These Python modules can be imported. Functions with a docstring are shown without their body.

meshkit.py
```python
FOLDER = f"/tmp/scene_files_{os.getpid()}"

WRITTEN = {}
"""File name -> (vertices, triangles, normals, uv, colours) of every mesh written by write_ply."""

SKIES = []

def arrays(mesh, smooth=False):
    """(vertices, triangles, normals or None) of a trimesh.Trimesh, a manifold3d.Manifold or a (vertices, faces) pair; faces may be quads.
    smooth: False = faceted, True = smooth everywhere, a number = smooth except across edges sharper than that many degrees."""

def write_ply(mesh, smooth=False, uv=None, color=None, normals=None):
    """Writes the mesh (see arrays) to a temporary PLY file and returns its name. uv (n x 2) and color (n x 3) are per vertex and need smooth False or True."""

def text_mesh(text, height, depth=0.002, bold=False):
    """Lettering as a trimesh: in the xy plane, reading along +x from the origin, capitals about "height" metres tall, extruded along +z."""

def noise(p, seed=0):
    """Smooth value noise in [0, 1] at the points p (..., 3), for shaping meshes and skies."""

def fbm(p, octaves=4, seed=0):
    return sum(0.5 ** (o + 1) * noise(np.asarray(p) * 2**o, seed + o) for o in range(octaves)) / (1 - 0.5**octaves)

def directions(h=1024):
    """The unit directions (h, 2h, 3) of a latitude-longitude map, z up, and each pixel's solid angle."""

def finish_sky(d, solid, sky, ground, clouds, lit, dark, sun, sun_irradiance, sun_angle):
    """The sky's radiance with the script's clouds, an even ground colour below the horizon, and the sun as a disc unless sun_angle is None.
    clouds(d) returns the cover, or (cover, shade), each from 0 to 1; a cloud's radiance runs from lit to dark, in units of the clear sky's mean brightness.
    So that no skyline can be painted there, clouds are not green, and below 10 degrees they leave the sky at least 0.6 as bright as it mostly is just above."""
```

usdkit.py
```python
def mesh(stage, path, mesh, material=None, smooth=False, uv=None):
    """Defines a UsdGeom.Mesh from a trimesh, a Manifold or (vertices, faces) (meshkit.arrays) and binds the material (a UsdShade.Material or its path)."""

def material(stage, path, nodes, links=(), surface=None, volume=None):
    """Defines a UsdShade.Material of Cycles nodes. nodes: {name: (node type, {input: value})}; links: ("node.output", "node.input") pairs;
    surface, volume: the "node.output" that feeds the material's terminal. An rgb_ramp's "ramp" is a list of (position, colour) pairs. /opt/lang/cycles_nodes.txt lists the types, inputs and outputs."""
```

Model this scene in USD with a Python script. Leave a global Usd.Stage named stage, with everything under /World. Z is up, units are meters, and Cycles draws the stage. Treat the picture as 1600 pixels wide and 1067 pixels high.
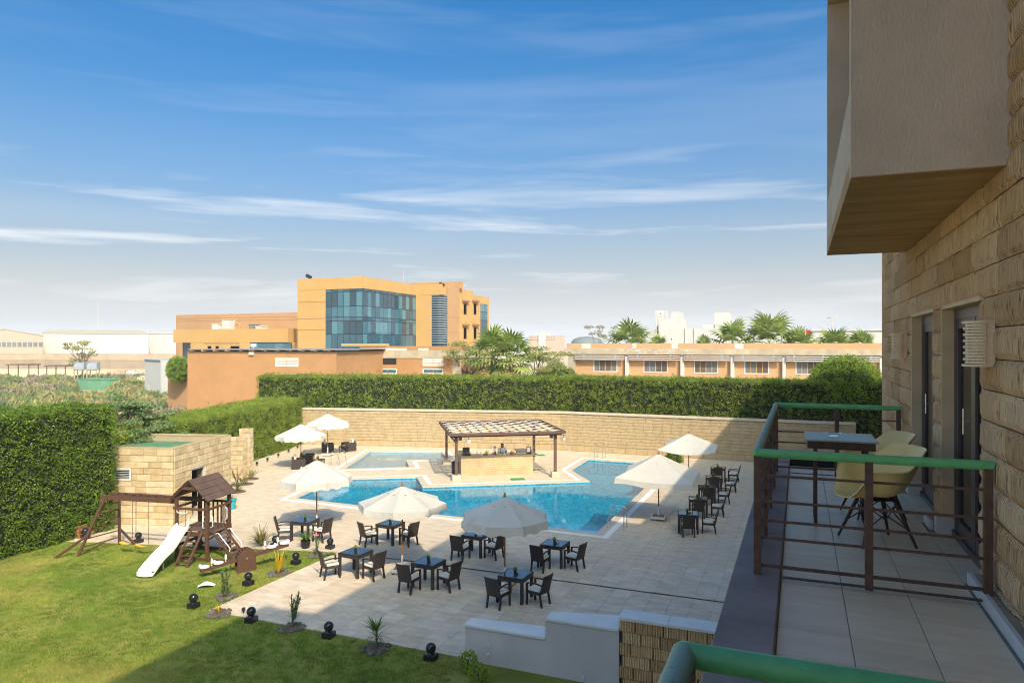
import math, random
import numpy as np, trimesh, usdkit
from pxr import Usd, UsdGeom, UsdLux, UsdShade, Gf, Sdf, Vt
import shapely
from shapely.geometry import Polygon, Point, box as sbox
from shapely.ops import unary_union
from meshkit import noise, fbm

stage = Usd.Stage.CreateInMemory()
UsdGeom.SetStageUpAxis(stage, 'Z'); UsdGeom.SetStageMetersPerUnit(stage, 1.0)
UsdGeom.Xform.Define(stage, '/World'); UsdGeom.Scope.Define(stage, '/World/Looks')
stage.SetDefaultPrim(stage.GetPrimAtPath('/World'))

# ------------------------------------------------------------------ camera, sky, sun, exposure
FP, YH, EYE = 1105.0, 539.0, 7.5            # focal length and eye level in pixels of a 1600 x 1067 picture; eye height in metres
TH = math.radians(22.1)                     # the camera looks this far to the left of +y
EXPOSURE = 1.1
SUN_AZ = np.array([0.69, -0.724]); SUN_EL = math.radians(41)
SKY_STRENGTH, SUN_INTENSITY = 0.125, 0.60
cam = UsdGeom.Camera.Define(stage, '/World/camera')
HA = 36.0
cam.CreateHorizontalApertureAttr(HA); cam.CreateVerticalApertureAttr(HA * 682 / 1024)
cam.CreateFocalLengthAttr(HA * FP / 1600)
cam.CreateHorizontalApertureOffsetAttr(0.0)
cam.CreateVerticalApertureOffsetAttr((YH - 533.5) / 1600 * HA)
cam.CreateClippingRangeAttr((0.05, 20000.0)); cam.CreateFStopAttr(0.0)
cam.CreateExposureAttr(EXPOSURE)
cam.AddTranslateOp().Set((0, 0, EYE)); cam.AddRotateZOp().Set(math.degrees(TH)); cam.AddRotateXOp().Set(90)

SUN = np.array([SUN_AZ[0] * math.cos(SUN_EL), SUN_AZ[1] * math.cos(SUN_EL), math.sin(SUN_EL)]); SUN /= np.linalg.norm(SUN)
sun = UsdLux.DistantLight.Define(stage, '/World/sun')
sun.CreateNormalizeAttr(True); sun.CreateIntensityAttr(SUN_INTENSITY); sun.CreateAngleAttr(0.55); sun.CreateColorAttr((1.0, 0.85, 0.62))
sun.AddRotateZOp().Set(math.degrees(math.atan2(SUN[1], SUN[0])) + 90); sun.AddRotateXOp().Set(90 - math.degrees(SUN_EL))
sky = UsdLux.DomeLight.Define(stage, '/World/sky'); sky.GetPrim().SetCustomDataByKey('kind', 'structure')
ELEV = math.asin(SUN[2])
usdkit.material(stage, '/World/Looks/sky', {
    'tc': ('texture_coordinate', {}),
    'sky': ('sky_texture', {'sky_type': 'single_scattering', 'sun_disc': False, 'sun_elevation': ELEV, 'sun_rotation': math.atan2(SUN[0], SUN[1]), 'altitude': 50.0, 'air_density': 1.0, 'aerosol_density': 6.5, 'ozone_density': 3.0}),
    # long thin streaks of cirrus: noise stretched along the horizon, slightly tilted
    'mp': ('mapping', {'scale': (2.3, 2.3, 26.0), 'rotation': (0.045, 0.02, 0.0), 'location': (0.3, 1.7, 0.35)}),
    'n1': ('noise_texture', {'scale': 1.0, 'detail': 7.0, 'roughness': 0.58, 'distortion': 0.35}),
    'r1': ('rgb_ramp', {'ramp': [(0.0, (0, 0, 0)), (0.52, (0, 0, 0)), (0.74, (1, 1, 1)), (1.0, (1, 1, 1))]}),
    'mp2': ('mapping', {'scale': (1.0, 1.0, 9.0), 'rotation': (0.06, -0.04, 0.0), 'location': (2.0, 0.4, 0.0)}),
    'n2': ('noise_texture', {'scale': 1.2, 'detail': 5.0, 'roughness': 0.5, 'distortion': 0.8}),
    'r2': ('rgb_ramp', {'ramp': [(0.0, (0, 0, 0)), (0.45, (0, 0, 0)), (0.8, (1, 1, 1)), (1.0, (1, 1, 1))]}),
    'xyz': ('separate_xyz', {}), 'sat': ('hsv', {'saturation': 1.35}), 'deep': ('mix', {'mix_type': 'multiply', 'fac': 1.0, 'color2': (0.60, 0.72, 0.78)}),
    'low': ('rgb_ramp', {'ramp': [(0.0, (0.95,) * 3), (0.05, (0.85,) * 3), (0.12, (0.48,) * 3), (0.2, (0.2,) * 3), (0.32, (0.05,) * 3), (0.45, (0.0,) * 3), (1.0, (0.0,) * 3)]}),
    'band': ('rgb_ramp', {'ramp': [(0.0, (0.35,) * 3), (0.06, (0.5,) * 3), (0.115, (1.0,) * 3), (0.17, (0.75,) * 3), (0.23, (0.22,) * 3), (0.3, (0.10,) * 3), (0.5, (0.09,) * 3), (1.0, (0.05,) * 3)]}),
    'm1': ('math', {'math_type': 'multiply'}), 'm2': ('math', {'math_type': 'multiply', 'value2': 0.16}),
    'a1': ('math', {'math_type': 'maximum'}), 'a2': ('math', {'math_type': 'maximum'}),
    'hz': ('mix', {'mix_type': 'mix', 'color2': (2.95, 3.0, 3.06)}),
    'cl': ('mix', {'mix_type': 'mix', 'color2': (4.1, 4.1, 4.15)}),
    'bg': ('background_shader', {'strength': SKY_STRENGTH}),
}, [('tc.generated', 'mp.vector'), ('mp.vector', 'n1.vector'), ('n1.fac', 'r1.fac'), ('tc.generated', 'mp2.vector'), ('mp2.vector', 'n2.vector'), ('n2.fac', 'r2.fac'),
    ('tc.generated', 'xyz.vector'), ('xyz.z', 'low.fac'), ('xyz.z', 'band.fac'),
    ('r1.color', 'm1.value1'), ('band.color', 'm1.value2'), ('r2.color', 'm2.value1'), ('m1.value', 'a1.value1'), ('m2.value', 'a1.value2'),
    ('sky.color', 'deep.color1'), ('deep.color', 'sat.color'), ('sat.color', 'hz.color1'), ('low.color', 'hz.fac'), ('hz.color', 'cl.color1'), ('a1.value', 'cl.fac'), ('cl.color', 'bg.color')], surface='bg.background')
UsdShade.MaterialBindingAPI.Apply(sky.GetPrim()).Bind(UsdShade.Material.Get(stage, '/World/Looks/sky'))

# ------------------------------------------------------------------ where things stand: pixels of the photograph laid on the ground plane
CT, ST = math.cos(TH), math.sin(TH)
def cw(xc, d): return np.array([xc * CT - d * ST, xc * ST + d * CT])
def at(px, py, z=0.0):                       # point at height z
    d = FP * (EYE - z) / (py - YH); return cw((px - 800) / FP * d, d)
def atd(px, d): return cw((px - 800) / FP * d, d)
def ang(px): return math.atan((px - 800) / FP) - TH
def onx(px, X): return X / math.tan(ang(px))  # y on the plane x = X
def ony(px, Y): return Y * math.tan(ang(px))  # x on the plane y = Y
def dep(x, y): return -x * ST + y * CT
def zpy(py, x, y): return EYE - (py - YH) * dep(x, y) / FP
BA = math.radians(14.5)                      # direction of the left half of the site
CA = math.radians(33.0)                      # direction of the pergola and pool edge

# ------------------------------------------------------------------ naming
used = {}
def path_for(name, parent=None):
    base = str(parent.GetPath()) if parent is not None else '/World'
    key = base + '/' + name
    k = used.get(key, 0); used[key] = k + 1
    return key if k == 0 else f'{key}_{k:03d}'
def tag(p, label=None, cat=None, group=None, kind=None):
    p = p.GetPrim() if hasattr(p, 'GetPrim') else p
    for k, v in (('label', label), ('category', cat), ('group', group), ('kind', kind)):
        if v: p.SetCustomDataByKey(k, v)
    return p
def place(x, loc, rz=0, sc=None):
    x.AddTranslateOp().Set(tuple(float(c) for c in (loc if len(loc) == 3 else (*loc, 0.0)))); x.AddRotateZOp().Set(math.degrees(rz))
    if sc is not None: x.AddScaleOp().Set(tuple(float(c) for c in (np.ones(3) * sc)))
def thing(name, label, cat, loc=(0, 0, 0), rz=0, group=None, kind=None, sc=None):
    x = UsdGeom.Xform.Define(stage, path_for(name)); place(x, loc, rz, sc)
    return tag(x.GetPrim(), label, cat, group, kind)
def dup(root, label, loc, rz=0, group=None, sc=None):
    was = root.GetCustomData()
    r = thing(root.GetName(), label, was['category'], loc, rz, group or was.get('group'), sc=sc)
    r.GetReferences().AddInternalReference(root.GetPath()); r.SetInstanceable(True)
    return r
def part(name, mb, mat, parent=None, smooth=False, kind=None, label=None):
    m = usdkit.mesh(stage, path_for(name, parent), mb.arr() if isinstance(mb, MB) else mb, mat, smooth)
    return tag(m.GetPrim(), label=label, kind=kind)
def solo(name, mb, mat, label, cat, group=None, smooth=False, kind=None):
    return tag(part(name, mb, mat, None, smooth), label, cat, group, kind)
def struct(name, mb, mat, smooth=False):
    return tag(part(name, mb, mat, None, smooth), kind='structure')

# ------------------------------------------------------------------ mesh builder
BF = np.array([[0, 2, 1], [1, 2, 3], [4, 5, 6], [5, 7, 6], [0, 1, 4], [1, 5, 4], [2, 6, 3], [3, 6, 7], [0, 4, 2], [2, 4, 6], [1, 3, 5], [3, 7, 5]])
BV = np.array([[x, y, z] for z in (-.5, .5) for y in (-.5, .5) for x in (-.5, .5)])
def unit(v): v = np.asarray(v, float); return v / (np.linalg.norm(v) + 1e-12)
class MB:
    def __init__(s): s.V, s.F, s.n = [], [], 0
    def add(s, v, f):
        v = np.asarray(v, float); s.V.append(v); s.F.append(np.asarray(f, int) + s.n); s.n += len(v); return s
    def arr(s): return np.vstack(s.V), np.vstack(s.F)
    def mesh(s, m): return s.add(m.vertices, m.faces)
    def box(s, c, d, rz=0):
        v = BV * np.asarray(d, float)
        if rz: v = v @ np.array([[math.cos(rz), math.sin(rz), 0], [-math.sin(rz), math.cos(rz), 0], [0, 0, 1]])
        return s.add(v + np.asarray(c, float), BF)
    def bb(s, a, b):
        a, b = np.asarray(a, float), np.asarray(b, float); return s.box((a + b) / 2, np.abs(b - a))
    def bar(s, p, q, w, h=None, up=(0, 0, 1), ext=0):
        p, q = np.asarray(p, float), np.asarray(q, float); t = unit(q - p); p, q = p - t * ext, q + t * ext
        h = w if h is None else h
        a = np.cross(up, t)
        if np.linalg.norm(a) < 1e-6: a = np.array([1.0, 0, 0])
        a = unit(a); b = np.cross(t, a)
        v = np.array([(q if k & 4 else p) + a * w * (.5 if k & 1 else -.5) + b * h * (.5 if k & 2 else -.5) for k in range(8)])
        return s.add(v, BF)
    def frame(s, o, u, v, n, w, h, t, ch=0.0, off=0.0):  # bevelled block: o corner, u/v in-plane axes, n outward
        o, u, v, n = (np.asarray(k, float) for k in (o, u, v, n))
        def ring(k, e): return [o + u * k_[0] + v * k_[1] + n * e for k_ in ((k, k), (w - k, k), (w - k, h - k), (k, h - k))]
        P = ring(0, off) + ring(0, off + t - ch) + ring(ch, off + t)
        f = []
        for r in (0, 4):
            for i in range(4):
                j = (i + 1) % 4; f += [[r + i, r + j, r + 4 + j], [r + i, r + 4 + j, r + 4 + i]]
        f += [[8, 9, 10], [8, 10, 11]]
        return s.add(P, f)
    def tube(s, pts, r, n=8, caps=True):
        p = np.asarray(pts, float); t = np.gradient(p, axis=0); t /= np.linalg.norm(t, axis=1, keepdims=True) + 1e-12
        ref = np.array([0, 0, 1.0]) if abs(t[:, 2]).max() < .95 else np.array([0.31, 0.95, 0.05]) if abs(t @ np.array([0.31, 0.95, 0.05])).max() < .95 else np.array([.9, -.3, .2])
        a = np.cross(t, ref); a /= np.linalg.norm(a, axis=1, keepdims=True) + 1e-12; b = np.cross(t, a)
        g = np.arange(n) * 2 * np.pi / n; rr = np.broadcast_to(r, (len(p),))
        v = p[:, None] + rr[:, None, None] * (np.cos(g)[None, :, None] * a[:, None] + np.sin(g)[None, :, None] * b[:, None])
        i, j = np.meshgrid(np.arange(len(p) - 1), np.arange(n), indexing='ij'); j2 = (j + 1) % n
        q = np.stack([i * n + j, i * n + j2, (i + 1) * n + j2, (i + 1) * n + j], -1).reshape(-1, 4)
        f = np.vstack([q[:, [0, 2, 1]], q[:, [0, 3, 2]]]); v = v.reshape(-1, 3)
        if caps:
            m = len(v); v = np.vstack([v, p[0], p[-1]]); e = (len(p) - 1) * n
            f = np.vstack([f, [[m, k, (k + 1) % n] for k in range(n)], [[m + 1, e + (k + 1) % n, e + k] for k in range(n)]])
        return s.add(v, f)
    def lathe(s, prof, n=16, c=(0, 0, 0)):
        g = np.arange(n) * 2 * np.pi / n; v = np.array([[r * math.cos(a), r * math.sin(a), z] for r, z in prof for a in g]) + np.asarray(c, float)
        f = []
        for i in range(len(prof) - 1):
            for j in range(n):
                k = (j + 1) % n; f += [[i * n + j, i * n + k, (i + 1) * n + k], [i * n + j, (i + 1) * n + k, (i + 1) * n + j]]
        return s.add(v, f)
    def sphere(s, c, r, n=12, sc=(1, 1, 1)):
        m = trimesh.creation.uv_sphere(1.0, count=[n, 2 * n]); return s.add(np.array(m.vertices) * r * np.asarray(sc, float) + np.asarray(c, float), m.faces)
    def prism(s, poly, z0, z1):
        poly = poly if hasattr(poly, 'geom_type') else Polygon(poly)
        for g in getattr(poly, 'geoms', [poly]):
            if g.area > 1e-6:
                m = trimesh.creation.extrude_polygon(g, z1 - z0, engine='earcut'); s.add(np.array(m.vertices) + [0, 0, z0], m.faces)
        return s
    def grid(s, P):  # (a, b, 3) array of points
        a, b = P.shape[:2]; i, j = np.meshgrid(np.arange(a - 1), np.arange(b - 1), indexing='ij')
        q = np.stack([i * b + j, (i + 1) * b + j, (i + 1) * b + j + 1, i * b + j + 1], -1).reshape(-1, 4)
        return s.add(P.reshape(-1, 3), np.vstack([q[:, [0, 1, 2]], q[:, [0, 2, 3]]]))
    def xf(s, loc=(0, 0, 0), rz=0, sc=1.0):
        v, f = s.arr(); c, n = math.cos(rz), math.sin(rz); v = v * sc @ np.array([[c, n, 0], [-n, c, 0], [0, 0, 1]]) + (np.asarray(loc, float) if len(loc) == 3 else np.array([*loc, 0.0]))
        o = MB(); o.add(v, f); return o
    def join(s, o): v, f = o.arr(); return s.add(v, f)

# ------------------------------------------------------------------ materials
def M(name, col, rough=0.6, var=0.0, scale=3.0, bump=0.0, bscale=30.0, spec=0.5, metal=0.0, stretch=(1, 1, 1), bstretch=(1, 1, 1), island=0.0, col2=None, detail=5.0, trans=0.0, coat=0.0, patch=None, sheen=0.0, dist=0.02):
    """procedural principled material: colour with noise mottling (var), per-piece tone (island), optional second colour patches, bump"""
    c = np.asarray(col, float)
    N = {'g': ('geometry', {}), 'p': ('principled_bsdf', {'base_color': tuple(c), 'roughness': rough, 'specular_ior_level': spec, 'metallic': metal, 'coat_weight': coat, 'sheen_weight': sheen})}
    L = []; src = None
    if var or col2 is not None:
        lo, hi = np.clip(c * (1 - var), 0, 1), np.clip(c * (1 + var), 0, 1)
        if col2 is not None: lo, hi = c, np.asarray(col2, float)
        N['m'] = ('mapping', {'scale': stretch}); N['n'] = ('noise_texture', {'scale': scale, 'detail': detail, 'roughness': 0.6})
        N['r'] = ('rgb_ramp', {'ramp': [(0.0, lo), (0.32, lo), (0.68, hi), (1.0, hi)]})
        L += [('g.position', 'm.vector'), ('m.vector', 'n.vector'), ('n.fac', 'r.fac')]; src = 'r.color'
    if island:
        N['ir'] = ('rgb_ramp', {'ramp': [(0.0, (1 - island,) * 3), (0.5, (1.0, 1.0 - island * .1, 1.0 - island * .3)), (1.0, (1 + island,) * 3)]})
        N['im'] = ('mix', {'mix_type': 'multiply', 'fac': 1.0, 'color1': tuple(c)})
        L += [('g.random_per_island', 'ir.fac'), ('ir.color', 'im.color2')] + ([(src, 'im.color1')] if src else []); src = 'im.color'
    if patch:  # (colour, scale, threshold lo, hi)
        N['pn'] = ('noise_texture', {'scale': patch[1], 'detail': 6.0, 'roughness': 0.65}); N['pr'] = ('rgb_ramp', {'ramp': [(0.0, (0,) * 3), (patch[2], (0,) * 3), (patch[3], (1,) * 3), (1.0, (1,) * 3)]})
        N['pm'] = ('mix', {'mix_type': 'mix', 'color1': tuple(c), 'color2': tuple(patch[0])})
        L += [('g.position', 'pn.vector'), ('pn.fac', 'pr.fac'), ('pr.color', 'pm.fac')] + ([(src, 'pm.color1')] if src else []); src = 'pm.color'
    if src: L.append((src, 'p.base_color'))
    if bump:
        N['bm'] = ('mapping', {'scale': bstretch}); N['bn'] = ('noise_texture', {'scale': bscale, 'detail': 4.0, 'roughness': 0.6}); N['b'] = ('bump', {'strength': bump, 'distance': dist})
        L += [('g.position', 'bm.vector'), ('bm.vector', 'bn.vector'), ('bn.fac', 'b.height'), ('b.normal', 'p.normal')]
    out = 'p.BSDF'
    if trans:
        N['t'] = ('translucent_bsdf', {'color': tuple(c)}); N['mx'] = ('mix_closure', {'fac': trans})
        L += [('p.BSDF', 'mx.closure1'), ('t.BSDF', 'mx.closure2')] + ([(src, 't.color')] if src else []); out = 'mx.closure'
    return usdkit.material(stage, '/World/Looks/' + name, N, L, surface=out)
def pane(name, tint=(1, 1, 1), gloss=(1, 1, 1), rough=0.0, ior=1.5, bump=None, facmul=None):
    N = {'g': ('geometry', {}), 'io': ('math', {'math_type': 'multiply_add', 'value2': 1 / ior - ior, 'value3': ior}), 't': ('transparent_bsdf', {'color': tint}), 'gl': ('glossy_bsdf', {'color': gloss, 'roughness': rough}), 'fr': ('fresnel', {}), 'mx': ('mix_closure', {})}
    L = [('g.backfacing', 'io.value1'), ('io.value', 'fr.IOR'), ('fr.fac', 'mx.fac'), ('t.BSDF', 'mx.closure1'), ('gl.BSDF', 'mx.closure2')]
    if bump:
        N['n'] = ('noise_texture', {'scale': bump[0], 'detail': 3.0}); N['b'] = ('bump', {'strength': bump[1], 'distance': 0.03})
        L += [('g.position', 'n.vector'), ('n.fac', 'b.height'), ('b.normal', 'gl.normal'), ('b.normal', 'fr.normal')]
    return usdkit.material(stage, '/World/Looks/' + name, N, L, surface='mx.closure')

m_sand = M('sand', (0.46, 0.37, 0.26), 0.95, 0.18, 0.05, 0.3, 2.0, 0.1, col2=(0.56, 0.46, 0.34))
m_scrubsoil = M('scrub_soil', (0.30, 0.23, 0.14), 0.95, 0.25, 0.3, 0.3, 3.0, 0.1, col2=(0.40, 0.32, 0.2))
m_lawn = M('lawn', (0.13, 0.17, 0.025), 0.9, 0.3, 0.6, 0.5, 60.0, 0.1, col2=(0.28, 0.27, 0.06), patch=((0.26, 0.20, 0.10), .45, .6, .78))
m_tiles = [M(f'paving_{i}', c, 0.55, 0.16, 1.6, 0.12, 40.0, 0.35, island=0.0 if i else 0.07, stretch=(1, 2.5, 1), patch=((0.36, 0.29, 0.21), 2.3, 0.56, 0.8)) for i, c in enumerate([(0.62, 0.50, 0.36), (0.64, 0.52, 0.38), (0.585, 0.475, 0.34), (0.62, 0.49, 0.35), (0.65, 0.54, 0.41)])]
m_grout = M('grout', (0.33, 0.27, 0.2), 0.9, 0.15, 5.0)
m_coping = M('coping_stone', (0.56, 0.46, 0.34), 0.6, 0.1, 2.0, 0.1, 40, island=0.05)
m_whitestone = M('white_coping', (0.76, 0.73, 0.68), 0.55, 0.06, 2.0, 0.06, 40)
m_sandstone = M('sandstone', (0.50, 0.375, 0.215), 0.9, 0.12, 2.5, 0.5, 25, 0.2, island=0.17, patch=((0.33, 0.23, 0.12), 1.1, 0.6, 0.85))
m_stones = [M(f'wall_stone_{i}', c, 0.9, 0.14, 4.0, 0.6, 22, 0.2, patch=((0.30, 0.21, 0.12), 3.0, 0.62, 0.85)) for i, c in enumerate([(0.50, 0.385, 0.225), (0.45, 0.335, 0.19), (0.54, 0.425, 0.265)])]
m_mortar = M('mortar', (0.36, 0.28, 0.19), 0.95, 0.1, 8.0)
m_capstone = M('wall_cap', (0.50, 0.42, 0.31), 0.8, 0.12, 2.0, 0.2, 30)
def split_stone(name, c):
    N = {'g': ('geometry', {}), 'mp': ('mapping', {'scale': (1, 1, .35)}), 'n': ('noise_texture', {'scale': 11.0, 'detail': 7.0, 'roughness': .65}), 'r': ('rgb_ramp', {'ramp': [(0, np.array(c) * .62), (.35, np.array(c) * .86), (.6, c), (1, np.clip(np.array(c) * 1.25, 0, 1))]}),
         'w': ('wave_texture', {'wave_type': 'bands', 'bands_direction': 'y', 'profile': 'sine', 'scale': 7.0, 'distortion': 1.0, 'detail': 3.0, 'detail_scale': 2.0, 'detail_roughness': .6}), 'm2': ('mapping', {'scale': (1.5, 1.5, .30)}), 'n2': ('noise_texture', {'scale': 30.0, 'detail': 6.0, 'roughness': .7}),
         'pit': ('rgb_ramp', {'ramp': [(0, (0,) * 3), (.28, (.25,) * 3), (.42, (1,) * 3), (1, (1,) * 3)]}), 'wr': ('rgb_ramp', {'ramp': [(0, (.62,) * 3), (.5, (.95,) * 3), (1, (1.05,) * 3)]}), 'mix2': ('mix', {'mix_type': 'multiply', 'fac': .3}), 'mul': ('math', {'math_type': 'multiply_add', 'value2': .38}), 'mix': ('mix', {'mix_type': 'multiply', 'fac': .38}), 'b': ('bump', {'strength': 1.0, 'distance': .035}), 'p': ('principled_bsdf', {'roughness': .95, 'specular_ior_level': .1})}
    L = [('g.position', 'mp.vector'), ('mp.vector', 'n.vector'), ('n.fac', 'r.fac'), ('g.position', 'm2.vector'), ('m2.vector', 'w.vector'), ('m2.vector', 'n2.vector'), ('n2.fac', 'pit.fac'), ('w.fac', 'mul.value1'), ('pit.color', 'mul.value3'), ('mul.value', 'b.height'), ('b.normal', 'p.normal'), ('r.color', 'mix.color1'), ('pit.color', 'mix.color2'), ('w.fac', 'wr.fac'), ('mix.color', 'mix2.color1'), ('wr.color', 'mix2.color2'), ('mix2.color', 'p.base_color')]
    return usdkit.material(stage, '/World/Looks/' + name, N, L, surface='p.BSDF')
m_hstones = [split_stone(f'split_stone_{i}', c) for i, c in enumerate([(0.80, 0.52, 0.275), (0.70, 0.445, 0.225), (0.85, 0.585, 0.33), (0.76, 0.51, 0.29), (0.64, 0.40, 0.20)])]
m_hmortar = M('dark_joint', (0.13, 0.10, 0.07), 0.95)
m_reveal = M('plaster_reveal', (0.66, 0.48, 0.29), 0.9, 0.1, 5.0, 0.3, 60)
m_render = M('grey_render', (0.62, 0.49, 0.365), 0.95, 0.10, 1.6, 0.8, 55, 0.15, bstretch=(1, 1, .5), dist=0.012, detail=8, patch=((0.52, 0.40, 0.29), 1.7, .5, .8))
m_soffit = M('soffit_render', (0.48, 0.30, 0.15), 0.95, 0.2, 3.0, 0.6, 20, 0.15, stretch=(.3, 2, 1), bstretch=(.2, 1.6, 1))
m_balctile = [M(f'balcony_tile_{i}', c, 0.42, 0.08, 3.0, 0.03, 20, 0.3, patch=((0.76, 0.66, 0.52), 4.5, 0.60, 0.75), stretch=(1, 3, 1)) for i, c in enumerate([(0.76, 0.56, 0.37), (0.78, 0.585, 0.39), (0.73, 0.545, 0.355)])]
m_capdark = M('dark_cap', (0.30, 0.225, 0.195), 0.65, 0.2, 2.5, 0.08, 30, 0.25)
m_capedge = M('cap_edge', (0.19, 0.145, 0.085), 0.6, 0.15, 10)
m_skirt = M('skirting', (0.60, 0.56, 0.50), 0.5, 0.06, 3)
m_green = M('green_paint', (0.15, 0.48, 0.175), 0.38, 0.12, 14, 0.05, 60, 0.5, patch=((0.02, 0.045, 0.02), 38, 0.69, 0.72))
m_greenold = M('green_paint_faded', (0.33, 0.42, 0.31), 0.75, 0.14, 9, 0.1, 60, 0.4, patch=((0.07, 0.15, 0.07), 22, 0.6, 0.7))
m_rust = M('brown_iron', (0.12, 0.065, 0.042), 0.62, 0.25, 18, 0.25, 90, 0.4, patch=((0.16, 0.10, 0.07), 30, 0.58, 0.75))
m_frame = M('brown_door_frame', (0.075, 0.055, 0.045), 0.45, 0.15, 6)
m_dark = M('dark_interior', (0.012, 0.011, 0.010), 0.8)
m_glassd = pane('door_glass', (0.5, 0.5, 0.5), ior=1.5)
m_tglass = M('table_glass', (0.20, 0.30, 0.25), 0.35, spec=0.25)
m_yellow = M('yellow_shell', (0.86, 0.63, 0.24), 0.38, 0.03, 3, spec=0.45)
m_wood = M('dark_wood', (0.06, 0.03, 0.018), 0.5, 0.3, 10, stretch=(3, 3, .4))
m_wire = M('black_wire', (0.012, 0.012, 0.013), 0.4)
m_lamp = M('ceramic_lamp', (0.80, 0.62, 0.40), 0.8, 0.1, 20, 0.3, 60, patch=((0.42, 0.31, 0.2), 18, 0.6, 0.8))
m_glassclear = pane('clear_glass', (0.93, 0.95, 0.94), ior=1.5)
m_rattan = M('dark_rattan', (0.028, 0.021, 0.018), 0.55, 0.25, 60, 0.8, 160, 0.4, dist=0.004)
m_rattanface = usdkit.material(stage, '/World/Looks/rattan_weave', {
    'tc': ('texture_coordinate', {}), 'w': ('wave_texture', {'wave_type': 'bands', 'bands_direction': 'z', 'scale': 26.0, 'distortion': 0.6}),
    'r': ('rgb_ramp', {'ramp': [(0, (0.016, 0.011, 0.009)), (1, (0.055, 0.040, 0.034))]}), 'b': ('bump', {'strength': 0.7, 'distance': 0.004}), 'p': ('principled_bsdf', {'roughness': 0.5})},
    [('tc.object', 'w.vector'), ('w.fac', 'r.fac'), ('r.color', 'p.base_color'), ('w.fac', 'b.height'), ('b.normal', 'p.normal')], surface='p.BSDF')
m_cushion = M('cream_cushion', (0.66, 0.62, 0.53), 0.9, 0.04, 4, 0.15, 60, 0.1)
m_blackglass = M('black_table_glass', (0.012, 0.015, 0.018), 0.06, spec=0.9, coat=0.3)
m_canvas = M('white_canvas', (0.62, 0.595, 0.54), 0.9, 0.04, 1.5, 0.25, 7, 0.1, trans=0.22, patch=((0.53, 0.49, 0.42), 2.0, 0.6, 0.8))
m_pole = M('umbrella_wood', (0.27, 0.125, 0.035), 0.45, 0.15, 8, stretch=(4, 4, .5))
m_whitemetal = M('white_metal', (0.72, 0.71, 0.68), 0.45, 0.04, 5)
m_basetile = M('base_tile', (0.25, 0.16, 0.1), 0.7, 0.2, 6)
m_brown = M('brown_timber', (0.095, 0.044, 0.026), 0.6, 0.2, 5, 0.15, 40, stretch=(1, 1, 3))
m_brownroof = M('brown_boards', (0.105, 0.062, 0.045), 0.65, 0.2, 3, 0.2, 40)
m_whiteplastic = M('white_plastic', (0.80, 0.79, 0.76), 0.25, 0.02, 2, spec=0.5)
m_yellowplastic = M('yellow_plastic', (0.70, 0.42, 0.015), 0.35)
m_blackstone = M('black_stone', (0.012, 0.012, 0.013), 0.16, 0.3, 20, 0.1, 60, 0.6)
m_pebble = M('pebble', (0.20, 0.18, 0.155), 0.85, 0.35, 3, 0.4, 40, island=0.4)
m_soil = M('soil', (0.13, 0.085, 0.05), 0.95, 0.3, 8, 0.6, 20)
m_steel = M('stainless', (0.56, 0.56, 0.55), 0.22, 0.05, 4, metal=0.85)
m_orange = M('orange_render', (0.39, 0.215, 0.10), 0.92, 0.08, 0.5, 0.3, 12, 0.1, patch=((0.34, 0.18, 0.085), 0.35, 0.5, 0.8))
m_orange2 = M('office_render', (0.47, 0.285, 0.105), 0.9, 0.05, 0.3, 0.1, 10, 0.15)
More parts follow.
